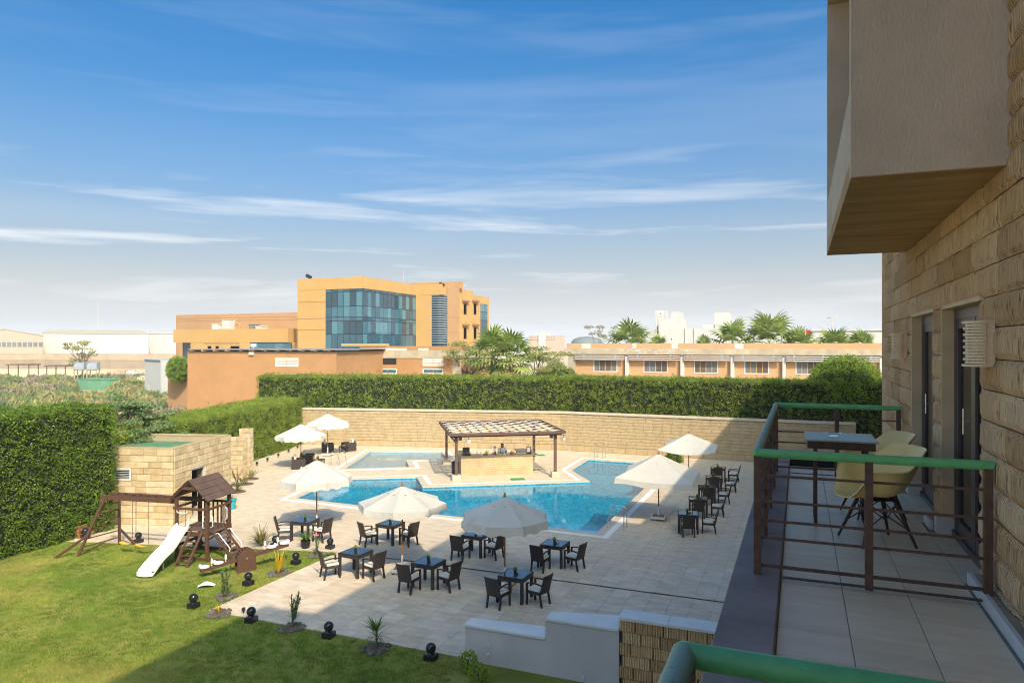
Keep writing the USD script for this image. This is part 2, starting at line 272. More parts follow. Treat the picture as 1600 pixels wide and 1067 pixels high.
m_orange3 = M('office_render_brown', (0.41, 0.24, 0.12), 0.9, 0.05, 0.3, 0.1, 10, 0.15)
m_orangelow = M('long_building_render', (0.49, 0.295, 0.155), 0.9, 0.06, 0.4, 0.1, 12, 0.15)
m_concrete = M('concrete', (0.40, 0.34, 0.245), 0.9, 0.16, 0.9, 0.3, 8, 0.2)
m_palegrey = M('pale_grey_paint', (0.50, 0.48, 0.44), 0.8, 0.05, 1)
m_jointline = M('panel_joint', (0.25, 0.135, 0.06), 0.9)
m_whitewall = M('white_wall', (0.47, 0.455, 0.43), 0.85, 0.05, 0.4, 0.1, 8)
m_offwhite = M('offwhite_metal', (0.58, 0.55, 0.49), 0.6, 0.04, 0.2, stretch=(3, 3, .1))
m_beigemetal = M('beige_cladding', (0.44, 0.38, 0.28), 0.7, 0.06, 0.6, stretch=(4, 4, .1))
m_greymetal = M('grey_cladding', (0.46, 0.45, 0.42), 0.6, 0.06, 0.6, stretch=(4, 4, .1))
m_winds = [M(f'curtain_glass_{i}', c, 0.08, 0.10, 0.6, spec=0.9, coat=0.4, stretch=(1, 1, .3)) for i, c in enumerate([(0.018, 0.06, 0.085), (0.032, 0.10, 0.135), (0.055, 0.155, 0.19), (0.012, 0.034, 0.05)])]
m_mullion = M('mullion', (0.035, 0.06, 0.07), 0.4)
m_windark = M('window_brown_glass', (0.13, 0.10, 0.085), 0.12, 0.25, 0.8, spec=0.7)
m_windgrey = M('window_grey_glass', (0.16, 0.165, 0.17), 0.12, 0.2, 0.9, spec=0.7)
m_wframe = M('white_frame', (0.66, 0.64, 0.6), 0.5)
m_black = M('matt_black', (0.015, 0.015, 0.016), 0.5)
m_louvre = M('white_louvre', (0.64, 0.62, 0.58), 0.55)
m_bluegrey = M('louvre_blue_grey', (0.34, 0.37, 0.40), 0.4, metal=0.3)
m_leafs = [M('hedge_leaf_0', (0.14, 0.21, 0.018), 0.5, 0.35, 1.2, trans=0.3), M('hedge_leaf_1', (0.25, 0.30, 0.034), 0.5, 0.3, 1.2, trans=0.3), M('hedge_leaf_2', (0.085, 0.13, 0.012), 0.45, 0.3, 1.2, trans=0.25), M('hedge_leaf_3', (0.25, 0.19, 0.07), 0.6, 0.3, 1.2, trans=0.25)]
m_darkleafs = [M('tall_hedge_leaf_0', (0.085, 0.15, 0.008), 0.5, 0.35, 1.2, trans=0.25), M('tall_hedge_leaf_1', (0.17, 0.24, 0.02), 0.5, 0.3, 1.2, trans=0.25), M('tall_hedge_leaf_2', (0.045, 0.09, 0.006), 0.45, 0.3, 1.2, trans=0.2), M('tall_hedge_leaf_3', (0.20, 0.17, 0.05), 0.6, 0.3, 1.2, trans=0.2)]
m_brightleafs = [M('bright_leaf_0', (0.15, 0.26, 0.02), 0.5, 0.3, 2, trans=0.3), M('bright_leaf_1', (0.25, 0.34, 0.035), 0.5, 0.3, 2, trans=0.3)]
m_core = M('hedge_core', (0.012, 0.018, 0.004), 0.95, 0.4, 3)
m_bark = M('bark', (0.14, 0.10, 0.065), 0.95, 0.3, 6, 0.6, 20)
m_palmtrunk = M('palm_trunk', (0.17, 0.12, 0.075), 0.95, 0.3, 3, 0.8, 10, stretch=(1, 1, 4))
m_fronds = [M('frond_0', (0.17, 0.23, 0.045), 0.5, 0.3, 1.5, trans=0.25), M('frond_1', (0.30, 0.35, 0.085), 0.5, 0.3, 1.5, trans=0.25), M('frond_dry', (0.23, 0.17, 0.07), 0.7, 0.3, 1.5, trans=0.2)]
m_acacia = [M('acacia_leaf_0', (0.20, 0.235, 0.06), 0.6, 0.35, 1.0, trans=0.25), M('acacia_leaf_1', (0.30, 0.31, 0.09), 0.6, 0.35, 1.0, trans=0.25)]
m_ferny = [M('feathery_leaf_0', (0.10, 0.175, 0.05), 0.6, 0.3, 1.2, trans=0.25), M('feathery_leaf_1', (0.20, 0.27, 0.10), 0.6, 0.3, 1.2, trans=0.25)]
m_oleander = M('oleander_leaf', (0.14, 0.21, 0.075), 0.5, 0.3, 5, trans=0.2)
m_yucca = M('spiky_leaf', (0.11, 0.20, 0.03), 0.45, 0.3, 5, trans=0.2)
m_yellowleaf = M('yellow_leaf', (0.62, 0.42, 0.025), 0.5, 0.2, 5, trans=0.25)
m_dryleaf = M('dry_leaf', (0.28, 0.20, 0.08), 0.7, 0.3, 5, trans=0.2)
m_pink = M('pink_flower', (0.6, 0.2, 0.25), 0.6)
m_scrubs = [M('scrub_0', (0.20, 0.255, 0.07), 0.8, 0.4, .8, trans=0.2), M('scrub_1', (0.32, 0.28, 0.11), 0.8, 0.3, .8, trans=0.2), M('scrub_2', (0.15, 0.20, 0.075), 0.8, 0.3, .8, trans=0.2), M('scrub_3', (0.25, 0.20, 0.14), 0.9, 0.3, .8)]
rng = np.random.default_rng(11)
def d2(a): return np.array([math.cos(a), math.sin(a)])
def v3(p, z=0.0): return np.array([p[0], p[1], z], float)

# ================================================================== ground, lawn, terrace, pools
C0, C1 = np.array([-15.48, 15.32]), np.array([-15.48, 21.4])
LB = C1 - d2(BA) * 11.2
WL, WK, WR = np.array([-34.9, 43.6]), np.array([-15.76, 48.1]), np.array([3.2, 47.85])
terrace_poly = Polygon([C0, C1, LB, (-31.5, 20.0), (-37.5, 43.2), WL + [-.5, .4], WK + [0, .4], (14, 48.2), (14, 15.32)])
main_pool = Polygon([at(462, 778), (-7.5, 27.45), (-7.5, 44.75), at(919.5, 717.6), at(893, 734.6), at(921.4, 751.7), at(660, 760.3), at(650.6, 745.3), at(528, 748.3)])
kids_pool = Polygon([at(580, 705), at(690, 706.5), at(701, 717.5), at(634, 718), at(639.4, 729.4), at(538, 732.2)])
pools = [main_pool, kids_pool]
site_hole = unary_union([p.buffer(.2) for p in pools])
big = sbox(-1200, -250, 900, 1500)
struct('desert_ground', MB().prism(big.difference(sbox(-300, -60, 200, 300)), -0.5, -0.06).prism(sbox(-300, -60, 200, 300).difference(site_hole), -0.5, -0.05), m_sand)
lawn_poly = Polygon([(-40, -20), (3, -20), (3, 15.3), C0 + [0, -.02], C1 + [-.02, 0], LB, (-40, LB[1])])
struct('lawn', MB().prism(lawn_poly, -0.3, -0.02), m_lawn)
RING1, RING2 = .36, .62
ring_out = unary_union([p.buffer(RING2, join_style=2) for p in pools])
terr = struct('terrace', MB().prism(terrace_poly.difference(ring_out), -0.25, -0.012), m_grout)
# paving tiles: the nearest ones each a piece, the rest joined
T = 0.6; tiles = []
tp = terrace_poly.difference(ring_out.buffer(.004)); prep = shapely.prepared.prep(tp)
drain = sbox(-14.0, 21.40, -2.0, 21.52)
tp2 = tp.difference(drain)
minx, miny, maxx, maxy = tp.bounds
for i in range(int(math.floor((minx - C0[0]) / T)), int((maxx - C0[0]) / T) + 1):
    for j in range(0, int((maxy - C0[1]) / T) + 1):
        x, y = C0[0] + i * T, C0[1] + j * T
        if x > 3.5 and y < 40: continue
        b = sbox(x + .003, y + .003, x + T - .003, y + T - .003)
        if not prep.intersects(b): continue
        full = prep.contains(b) and not drain.intersects(b)
        g = b if full else b.intersection(tp2)
        for gg in getattr(g, 'geoms', [g]):
            if gg.area > .004: tiles.append((gg, full, x + T / 2, y + T / 2))
def tile_mb(mb, g, full, zt):
    if full:
        x0, y0, x1, y1 = g.bounds; mb.frame((x0, y0, -.03), (1, 0, 0), (0, 1, 0), (0, 0, 1), x1 - x0, y1 - y0, .03 + zt, .004)
    else: mb.prism(g, -.03, zt)
def in_view(x, y):
    d = dep(x, y)
    if d < 3: return False
    px, py = 800 + (x * CT + y * ST) / d * FP, YH + EYE * FP / d
    return 280 < px < 1185 and py < 1060 and not (py > 1000 and px < 720)
vis = sorted([k for k, t in enumerate(tiles) if in_view(t[2], t[3])], key=lambda k: dep(tiles[k][2], tiles[k][3]))[:298]
near_set = set(vis); rest = MB()
for k, (g, full, x, y) in enumerate(tiles):
    zt = float(rng.uniform(-.0015, .0015))
    if k in near_set:
        mb = MB(); tile_mb(mb, g, full, zt); part('paving_tile', mb, m_tiles[1 + int(rng.integers(4))], terr)
    else: tile_mb(rest, g, full, zt)
part('paving', rest, m_tiles[0], terr, kind='stuff')
tag(struct('drain_channel', MB().bb((-14.0, 21.40, -.06), (-2.0, 21.52, -.035)), m_dark), 'narrow dark drain slot across the terrace behind the front tables', 'drain')
dr = MB()
for x in np.arange(-14, -2, .5): dr.bb((x + .005, 21.415, -.03), (x + .495, 21.505, -.012))
part('grate', dr, m_rust, stage.GetPrimAtPath('/World/drain_channel'))

m_poolblue = usdkit.material(stage, '/World/Looks/pool_mosaic', {'g': ('geometry', {}), 'v': ('voronoi_texture', {'scale': 9.0}), 'r': ('rgb_ramp', {'ramp': [(0, (0.0, 0.14, 0.255)), (.5, (0.0, 0.215, 0.36)), (1, (0.004, 0.345, 0.49))]}), 'bw': ('rgb_to_bw', {}), 'p': ('principled_bsdf', {'roughness': 0.5})},
    [('g.position', 'v.vector'), ('v.color', 'bw.color'), ('bw.val', 'r.fac'), ('r.color', 'p.base_color')], surface='p.BSDF')
m_poolpale = usdkit.material(stage, '/World/Looks/pool_mosaic_pale', {'g': ('geometry', {}), 'v': ('voronoi_texture', {'scale': 9.0}), 'r': ('rgb_ramp', {'ramp': [(0, (0.14, 0.24, 0.32)), (.5, (0.19, 0.30, 0.37)), (1, (0.25, 0.36, 0.43))]}), 'bw': ('rgb_to_bw', {}), 'p': ('principled_bsdf', {'roughness': 0.5})},
    [('g.position', 'v.vector'), ('v.color', 'bw.color'), ('bw.val', 'r.fac'), ('r.color', 'p.base_color')], surface='p.BSDF')
m_water = pane('pool_water', (0.86, 0.97, 0.985), ior=1.33, bump=(5.0, 0.06))
def pool(poly, name, label, depth, mat, floor_poly2=None):
    t = thing(name, label, 'pool', kind='structure')
    mb = MB(); mb.prism(poly, -depth - .1, -depth)
    part('basin_floor', mb, mat, t)
    mb = MB(); ring = Polygon(poly.buffer(.15, join_style=2).exterior, [poly.exterior]); mb.prism(ring, -depth - .1, -.05)
    part('basin_wall', mb, mat, t)
    out1, out2 = poly.buffer(RING1, join_style=2), poly.buffer(RING2, join_style=2)
    inner = Polygon(out1.exterior, [poly.exterior]); white = Polygon(out2.exterior, [out1.exterior])
    other = [p for p in pools if p is not poly][0]
    part('coping', MB().prism(inner, -.05, .012), m_coping, t)
    part('white_band', MB().prism(white, -.2, .006), m_whitestone, t)
    part('water', flat(poly, -.10), m_water, t)
    return t
def flat(poly, z):
    m = trimesh.creation.extrude_polygon(poly, 1.0, engine='earcut'); v = np.array(m.vertices); keep = (v[m.faces][:, :, 2] > .5).all(1)
    v[:, 2] = z; return MB().add(v, m.faces[keep])
pm = pool(main_pool, 'swimming_pool', 'large bright blue swimming pool with white stone edge in front of the bar', .95, m_poolblue)
pk = pool(kids_pool, 'paddling_pool', 'small pale shallow pool with a fish mosaic behind the main pool', .28, m_poolpale)
# pale fish figure laid in the floor of the paddling pool
fc = at(609, 717.5, -.28); fm = MB()
arc = [v3(fc + np.array([math.cos(a) * .85, math.sin(a) * .5]), -.272) for a in np.linspace(.5, 5.6, 26)]
for a, b in zip(arc[:-1], arc[1:]): fm.bar(a, b, .10, .008, ext=.03)
body = [(-.5, 0), (-.2, .16), (.15, .2), (.45, .08), (.75, .22), (.68, 0), (.75, -.2), (.45, -.04), (.1, -.12), (-.25, -.1)]
fm.prism([fc + np.array(p) * .8 for p in body], -.277, -.269)
part('fish_mosaic', fm, m_whitestone, pk)

# ================================================================== walls of split stone
def stone_run(name, parent, A, B, z0, z1, ch, bl, mats, t=.06, single=True, skip=None, joint=.012, seed=0, side=1, flatness=.012):
    """courses of stones on the face from A to B (outward normal to the right of A->B when side=1); returns the joined mesh if not single"""
    r = np.random.default_rng(seed); A, B = np.asarray(A, float), np.asarray(B, float); L = np.linalg.norm(B - A); u = (B - A) / L; n = np.array([u[1], -u[0]]) * side
    out = MB(); nc = max(1, int(round((z1 - z0) / ch))); h = (z1 - z0) / nc
    for k in range(nc):
        s = 0.0 if k % 2 == 0 else -bl * .5
        s += r.uniform(-.1, .1) * bl if k % 2 else 0
        while s < L - .02:
            w = bl * r.uniform(.85, 1.15); a, b = max(s, 0), min(s + w, L); s += w
            if L - b < .12: b = L; s = L
            if b - a < .05: continue
            zz = z0 + k * h
            segs = [(a, b)]
            for (q0, q1, e0, e1) in (skip or []):
                if zz + h > e0 + .01 and zz < e1 - .01:
                    new = []
                    for (x0, x1) in segs:
                        if x1 <= q0 or x0 >= q1: new.append((x0, x1)); continue
                        if q0 - x0 > .04: new.append((x0, q0))
                        if x1 - q1 > .04: new.append((q1, x1))
                    segs = new
            for (a2, b2) in segs:
                mb = MB() if single else out
                o = v3(A + u * (a2 + joint / 2), zz + joint / 2)
                mb.frame(o if side == 1 else v3(A + u * (b2 - joint / 2), zz + joint / 2), v3(u * side), (0, 0, 1), v3(n), b2 - a2 - joint, h - joint, t + r.uniform(-flatness, flatness), .012)
                if single: part(name, mb, mats[int(r.integers(len(mats)))], parent)
    return out
# back wall, two straight runs
bw = thing('garden_wall', 'long pale sandstone wall with flat coping along the back of the pool terrace', 'wall')
def wall_core(mb, A, B, z0, z1, th):
    u = unit(B - A); n = np.array([u[1], -u[0]]); return mb.prism([A, B, B - n * th, A - n * th], z0, z1)
core = MB(); wall_core(core, WL, WK, -.1, 2.62, .38); wall_core(core, WK, WR, -.1, 2.62, .38); part('wall_core', core, m_mortar, bw)
st = stone_run('stone', bw, WL, WK, .42, 2.60, .218, .62, [m_sandstone], .045, False, seed=3); st.join(stone_run('stone', bw, WK, WR, .42, 2.60, .218, .62, [m_sandstone], .045, False, seed=4))
part('stone_courses', st, m_sandstone, bw, kind='stuff')
pl = stone_run('x', bw, WL, WK, 0, .41, .41, .9, None, .085, False, seed=5); pl.join(stone_run('x', bw, WK, WR, 0, .41, .41, .9, None, .085, False, seed=6))
part('plinth', pl, m_sandstone, bw, kind='stuff')
for (A, B) in ((WL, WK), (WK, WR)):
    u = unit(B - A); n = np.array([u[1], -u[0]]); L = np.linalg.norm(B - A); k = int(L / 1.2)
    for i in range(k):
        a, b = A + u * (L * i / k + .003), A + u * (L * (i + 1) / k - .003)
        part('cap_stone', MB().prism([a + n * .11, b + n * .11, b - n * .42, a - n * .42], 2.62, 2.755), m_capstone, bw)

# pump house with green roof
PC = np.array([-24.1, 21.95]); PA = math.radians(15.8); pu, pv = d2(PA), d2(PA + math.pi / 2)   # pu to the right, pv away
PW, PL, PH = 5.2, 4.65, 3.15
ph = thing('pump_house', 'low sandstone service hut with green flat roof beside the tall hedge', 'hut')
A_, B_, C_, D_ = PC - pu * PW, PC, PC + pv * PL, PC + pv * PL - pu * PW
shell = Polygon([A_, B_, C_, D_]); inner = shell.buffer(-.32, join_style=2)
door_a, door_b = 1.32, 2.32
core = MB().prism(Polygon(shell.buffer(-.06, join_style=2).exterior, [inner.exterior]).difference(Polygon([B_ + pv * door_a + pu, B_ + pv * door_b + pu, B_ + pv * door_b - pu * .6, B_ + pv * door_a - pu * .6])), -.1, PH - .02)
core.prism(Polygon([B_ + pv * door_a - pu * .06, B_ + pv * door_b - pu * .06, B_ + pv * door_b - pu * .32, B_ + pv * door_a - pu * .32]), 2.05, PH - .02)
part('wall_core', core, m_mortar, ph)
stone_run('stone', ph, A_ + pu * 1.6, B_, 0, PH, .262, .56, m_stones, .05, True, seed=7, skip=[(PW - 3.1 - 1.6 - .02, PW - 1.86 - 1.6 + .02, 1.83, 2.36)])
stone_run('stone', ph, B_ + pv * .0, C_, 0, PH, .262, .56, m_stones, .05, True, seed=8, skip=[(door_a - .08, door_b + .08, 0, 2.1)])
cap = MB()
for (P, Q) in ((A_, B_), (B_, C_), (C_, D_), (D_, A_)):
    u = unit(Q - P); n = np.array([u[1], -u[0]]); cap = MB().prism([P + n * .02, Q + n * .02, Q - n * .3 - u * .3, P - n * .3 + u * .3], PH, PH + .05); part('parapet_cap', cap, m_sandstone, ph)
part('roof', MB().prism(inner, PH - .32, PH - .27), M('roof_green', (0.085, 0.22, 0.11), 0.9, 0.15, 1.5, patch=((0.17, 0.13, 0.09), 1.2, 0.56, 0.75)), ph)
lt = MB()
for k in range(240):
    s, t_ = rng.uniform(.35, PL - .35), rng.beta(1, 4) * 3.5 + .35
    p = B_ + pv * (PL - .35 - rng.beta(1, 5) * 3) - pu * (.4 + rng.uniform(0, 4.0)) if k % 2 else B_ + pv * s - pu * (PW - 1.2 - t_ * .5 + .3)
    a = rng.uniform(0, 6.3); q = d2(a) * rng.uniform(.04, .1); w = d2(a + 1.5) * .025
    lt.add([v3(p - q, PH - .262), v3(p + w, PH - .25), v3(p + q, PH - .255), v3(p - w, PH - .262)], [[0, 1, 2], [0, 2, 3]])
part('leaf_litter', lt, m_dryleaf, ph, kind='stuff')
fr = MB()
for (a, b, z0, z1) in ((door_a - .08, door_a, 0, 2.13), (door_b, door_b + .08, 0, 2.13), (door_a, door_b, 2.05, 2.13)):
    fr.prism([B_ + pv * a + pu * .02, B_ + pv * b + pu * .02, B_ + pv * b - pu * .3, B_ + pv * a - pu * .3], z0, z1)
part('door_frame', fr, m_palegrey, ph)
part('inside', MB().prism([B_ + pv * (door_a - .3) - pu * 1.6, B_ + pv * (door_b + 1.3) - pu * 1.6, B_ + pv * (door_b + 1.3) - pu * 1.7, B_ + pv * (door_a - .3) - pu * 1.7], 0, 2.4), m_sandstone, ph)
va = A_ + pu * (PW - 3.1); vb = A_ + pu * (PW - 1.86); vent = part('vent', MB().prism([va - pv * .02, vb - pv * .02, vb + pv * .06, va + pv * .06], 1.86, 2.34), m_dark, ph)
nv = -pv; fr = MB()
for z in (1.84, 2.30): fr.prism([va - pv * .07, vb - pv * .07, vb - pv * .02, va - pv * .02], z, z + .06)
fr.prism([vb - pu * .06 - pv * .07, vb - pv * .07, vb - pv * .02, vb - pu * .06 - pv * .02], 1.9, 2.3)
part('frame', fr, m_louvre, vent)
for k in range(5):
    z = 1.93 + k * .076; part('slat', MB().bar(v3(va - pv * .045, z + .02), v3(vb - pu * .06 - pv * .045, z + .02), .012, .05, up=(*(-pv * .7), .7)), m_louvre, vent)
# two stone pillars beyond the hut
for nm, px, pyb, w, h, lab in (('stone_pillar', 369, 748, .75, 2.35, 'short sandstone pillar touching the corner of the service hut'), ('stone_pillar', 381.5, 745, .62, 2.75, 'free standing taller sandstone pillar nearest the diagonal hedge')):
    p = at(px, pyb); t = thing(nm, lab, 'pillar'); o = p - pu * w / 2; dd = .5
    part('pillar_core', MB().prism([o + pu * .03 + pv * .03, o + pu * (w - .03) + pv * .03, o + pu * (w - .03) + pv * (dd - .03), o + pu * .03 + pv * (dd - .03)], -.05, h - .03), m_mortar, t)
    stone_run('stone', t, o + pv * .03, o + pu * w + pv * .03, 0, h, .262, .4, m_stones, .03, True, seed=int(px)); stone_run('stone', t, o + pu * (w - .03), o + pu * (w - .03) + pv * dd, 0, h, .262, .5, m_stones, .03, True, seed=int(px) + 1)

# ================================================================== the hotel on the right
WX = 1.15; HT = 17.0
ho = thing('hotel_building', 'tall brown split stone hotel with projecting grey balcony bay at the right edge', 'building')
yd1a, yd1b = onx(1529, WX), onx(1470, WX); yd2a, yd2b = onx(1457, WX), onx(1424, WX); YE = 11.9; ZF = 5.85; ZD = 7.82
XC = WX + .05; XB = XC + .36
core = MB()
for a, b in ((-40, yd1a), (yd1b, yd2a), (yd2b, YE)): core.bb((XC, a, -.1), (XB, b, HT))
for a, b in ((yd1a, yd1b), (yd2a, yd2b)): core.bb((XC, a, ZD), (XB, b, HT)); core.bb((XC, a, -.1), (XB, b, ZF - .15))
part('wall_core', core, m_hmortar, ho)
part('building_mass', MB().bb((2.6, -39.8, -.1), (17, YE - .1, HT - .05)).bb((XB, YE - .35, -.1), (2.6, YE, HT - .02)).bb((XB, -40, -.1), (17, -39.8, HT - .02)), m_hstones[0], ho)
part('roof', MB().bb((XC - .05, 1.8, HT), (17, YE, HT + .3)).bb((-.55, -40, HT), (17, 1.8, HT + .3)), m_concrete, ho)
for x0, a, b, h in ((2.25, YE, 16.0, 16.0), (4.15, 16.0, 43.0, 12.7)):   # rest of the hotel, stepping back out of sight
    part('wing', MB().bb((x0, a + .002, -.1), (17, b, h)).bb((x0 - .04, a + .004, h), (17, b, h + .25)), m_hstones[0], ho)
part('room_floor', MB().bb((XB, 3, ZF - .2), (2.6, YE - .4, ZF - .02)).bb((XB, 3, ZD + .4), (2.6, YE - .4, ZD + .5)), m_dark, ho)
def rough_block(o, u, v, n, w, h, t, seed, nu=9, nv_=5, amp=.018):
    gu, gv = np.linspace(0, w, nu), np.linspace(0, h, nv_); U, Vv = np.meshgrid(gu, gv, indexing='ij')
    P = o[None, None] + U[..., None] * u + Vv[..., None] * v
    e = np.minimum(np.minimum(U, w - U), np.minimum(Vv, h - Vv)); rim = np.clip(e / .012, 0, 1)
    nz = fbm(np.stack([U * 5.0, Vv * 9.0, np.full_like(U, seed * 3.7)], -1), 3, seed) - .5
    P = P + n * (t - (1 - rim) * .02 + nz * amp * 2.0)[..., None]
    mb = MB(); mb.grid(P)
    loop = [P[i, 0] for i in range(nu)] + [P[-1, j] for j in range(1, nv_)] + [P[i, -1] for i in range(nu - 2, -1, -1)] + [P[0, j] for j in range(nv_ - 2, 0, -1)]
    loop = np.array(loop); back = loop - n * (((loop - o) @ n))[:, None]; m = len(loop)
    mb.add(np.vstack([loop, back]), [f for i in range(m) for f in ([i, m + i, m + (i + 1) % m], [i, m + (i + 1) % m, (i + 1) % m])])
    return mb
CH = .2065; u_, v_, n_ = np.array([0, -1.0, 0]), np.array([0, 0, 1.0]), np.array([-1.0, 0, 0])
sd = 0
for k in range(-10, 13):
    z0 = ZD + k * CH; z1 = z0 + CH
    if z1 < ZF + .05 or z0 > 9.9: continue
    y = YE - (0 if k % 2 else .28)
    y = YE; first = True
    while y > 3.75:
        L = rng.uniform(.55, 1.0) * (.55 if first and k % 2 else 1); first = False; a, b = y, y - L
        segs = [(a, b)]
        if z0 < ZD - .01:
            for q0, q1 in ((yd1a, yd1b), (yd2a, yd2b)):
                new = []
                for (s, e) in segs:
                    if s <= q0 or e >= q1: new.append((s, e)); continue
                    if s - q1 > .05: new.append((s, q1))
                    if q0 - e > .05: new.append((q0, e))
                segs = new
        for (s, e) in segs:
            if z0 > 8.75 and s < 9.0 and e > 5.3: continue
            zz = max(z0, ZF + .076); sd += 1
            corner = abs(e - yd2a) < .01 or abs(s - yd1b) < .01
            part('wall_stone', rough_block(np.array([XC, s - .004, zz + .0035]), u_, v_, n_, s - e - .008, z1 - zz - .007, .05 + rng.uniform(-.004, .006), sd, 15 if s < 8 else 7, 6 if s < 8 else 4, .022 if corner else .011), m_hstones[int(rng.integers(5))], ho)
        y = b
# far end corner face of the stone wall is the core itself; door reveals, plinth blocks, frames and panes
for i, (a, b) in enumerate(((yd1a, yd1b), (yd2a, yd2b))):
    rv = MB().bb((WX + .005, b - .004, ZF), (XB, b + .03, ZD + .002)).bb((WX + .02, a - .03, ZF), (XB, a + .004, ZD + .002)).bb((WX + .005, a + .004, ZD - .012), (XB, b - .004, ZD + .02))
    part('door_reveal', rv, m_reveal, ho)
    part('plinth_block', MB().bb((WX - .035, b - .012, ZF), (XB - .06, b + .2 if i else b + .1, ZF + .14)), m_skirt, ho)
    fx = WX + .10
    dr = part('balcony_door', MB().bb((fx, b - .07, ZF), (fx + .07, b - .004, ZD - .012)).bb((fx, a + .004, ZF), (fx + .07, a + .07, ZD - .012)).bb((fx, a + .07, ZD - .10), (fx + .07, b - .07, ZD - .012)).bb((fx - .02, a + .004, ZF), (fx + .09, b - .004, ZF + .05)), m_frame, ho)
    mid = (a + b) / 2
    for (q0, q1) in ((a + .07, mid), (mid, b - .07)):
        lf = MB()
        for c0, c1 in ((q0, q0 + .07), (q1 - .07, q1)): lf.bb((fx + .005, c0 + .002, ZF + .05), (fx + .055, c1 - .002, ZD - .10))
        for z0, z1 in ((ZF + .05, ZF + .16), (ZD - .18, ZD - .10)): lf.bb((fx + .008, q0 + .07, z0), (fx + .052, q1 - .07, z1))
        part('door_leaf', lf, m_frame, dr); part('pane', MB().bb((fx + .025, q0 + .07, ZF + .16), (fx + .035, q1 - .07, ZD - .18)), m_glassd, dr)
    part('handle', MB().tube([(fx - .05, mid + .05, ZF + .95), (fx - .05, mid + .05, ZF + 1.15)], .008).bar((fx + .01, mid + .05, ZF + 1.05), (fx - .05, mid + .05, ZF + 1.05), .012), m_steel, dr)
    if i == 0: part('curtain', MB().grid(np.array([[(fx + .14 + .03 * math.sin(k * 1.3), y, z) for z in (ZF + .02, ZD - .05)] for k, y in enumerate(np.linspace(mid, b - .05, 26))])), m_palegrey, dr)
m_rubble = M('red_rubble', (0.48, 0.32, 0.20), .95, .2, 12, .5, 40)
# balcony floor, tiles, skirting and dark edge
ys0, ys1 = -4.0, 10.75
part('balcony_slab', MB().bb((-.43, ys0, ZF - .28), (XC, YE + .1, ZF - .06)), m_concrete, ho)
fl = part('balcony_floor', MB().bb((-.118, ys0, ZF - .06), (XB, ys1, ZF - .008)), m_grout, ho)
gx = [-.118, .27, .665, 1.06, 1.36]
for i in range(4):
    for j in range(int((ys0 - 4.44) / .4), int((ys1 - 4.44) / .4) + 1):
        a, b = 4.44 + j * .4, min(4.84 + j * .4, ys1)
        if b - a < .02 or b < 2.0: continue
        cells = [(gx[i] + .003, a + .002, gx[i + 1] - .003, b - .002)]
        if i == 3:
            cells = [(gx[i] + .003, max(a, q0) + .002, gx[i + 1] - .003, min(b, q1) - .002) for q0, q1 in ((yd1a, yd1b), (yd2a, yd2b)) if min(b, q1) - max(a, q0) > .03]
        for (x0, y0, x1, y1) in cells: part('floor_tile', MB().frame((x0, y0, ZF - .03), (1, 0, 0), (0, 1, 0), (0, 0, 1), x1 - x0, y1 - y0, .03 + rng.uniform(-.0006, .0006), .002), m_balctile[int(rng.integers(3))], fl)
for q0, q1 in ((2.0, 3.3), (3.3, 4.1), (4.1, 4.9), (4.9, yd1a - .03), (yd1b + .1, yd2a), (yd2b + .2, 10.7)):
    part('skirting', MB().frame((WX - .045, q1 - .002, ZF), (0, -1, 0), (0, 0, 1), (-1, 0, 0), q1 - q0 - .004, .085, .03, .003), m_skirt, ho)
    part('mortar_bed', MB().bb((WX - .044, q0 + .002, ZF - .01), (XC + .01, q1 - .002, ZF + .074)), m_rubble, ho)
cuts = [-2.0, .2, 2.3, 5.02, 6.45, 7.1, 7.75, 8.4, 9.05, 9.7, 10.4]
for a, b in zip(cuts[:-1], cuts[1:]): part('edge_slab', MB().frame((-.44, a + .003, ZF - .06), (1, 0, 0), (0, 1, 0), (0, 0, 1), .315, b - a - .006, .10, .006), m_capdark, ho)
part('edge_slab', MB().frame((-.44, 10.75, ZF - .06), (1, 0, 0), (0, 1, 0), (0, 0, 1), 1.6, 1.2, .07, .006), m_capdark, ho)
part('edge_strip', MB().bb((-.124, ys0, ZF - .06), (-.119, ys1, ZF + .025)), m_capedge, ho)
part('end_kerb', MB().bb((-.118, 10.40, ZF - .02), (XC - .05, 10.74, ZF + .09)), m_dark, ho)
# upper balcony bay
BX, BY0, BY1, BZ = .307, 5.02, 9.25, 8.575
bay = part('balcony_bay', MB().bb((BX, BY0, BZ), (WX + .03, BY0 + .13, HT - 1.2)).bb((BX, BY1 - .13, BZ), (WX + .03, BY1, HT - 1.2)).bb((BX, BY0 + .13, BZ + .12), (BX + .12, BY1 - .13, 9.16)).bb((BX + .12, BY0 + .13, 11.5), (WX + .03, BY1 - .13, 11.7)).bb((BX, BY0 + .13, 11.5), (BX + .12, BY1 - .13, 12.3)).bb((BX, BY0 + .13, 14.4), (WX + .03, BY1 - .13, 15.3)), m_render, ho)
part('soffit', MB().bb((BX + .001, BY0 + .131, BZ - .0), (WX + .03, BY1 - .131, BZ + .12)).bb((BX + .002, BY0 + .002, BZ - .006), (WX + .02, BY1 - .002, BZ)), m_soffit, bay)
part('rail', MB().tube([(BX + .09, BY0 + .13, 9.42), (BX + .09, BY1 - .13, 9.42)], .032, 10), m_greenold, bay)
part('rail_post', MB().bb((BX + .07, 6.5, 9.16), (BX + .11, 6.54, 9.4)), m_rust, bay)

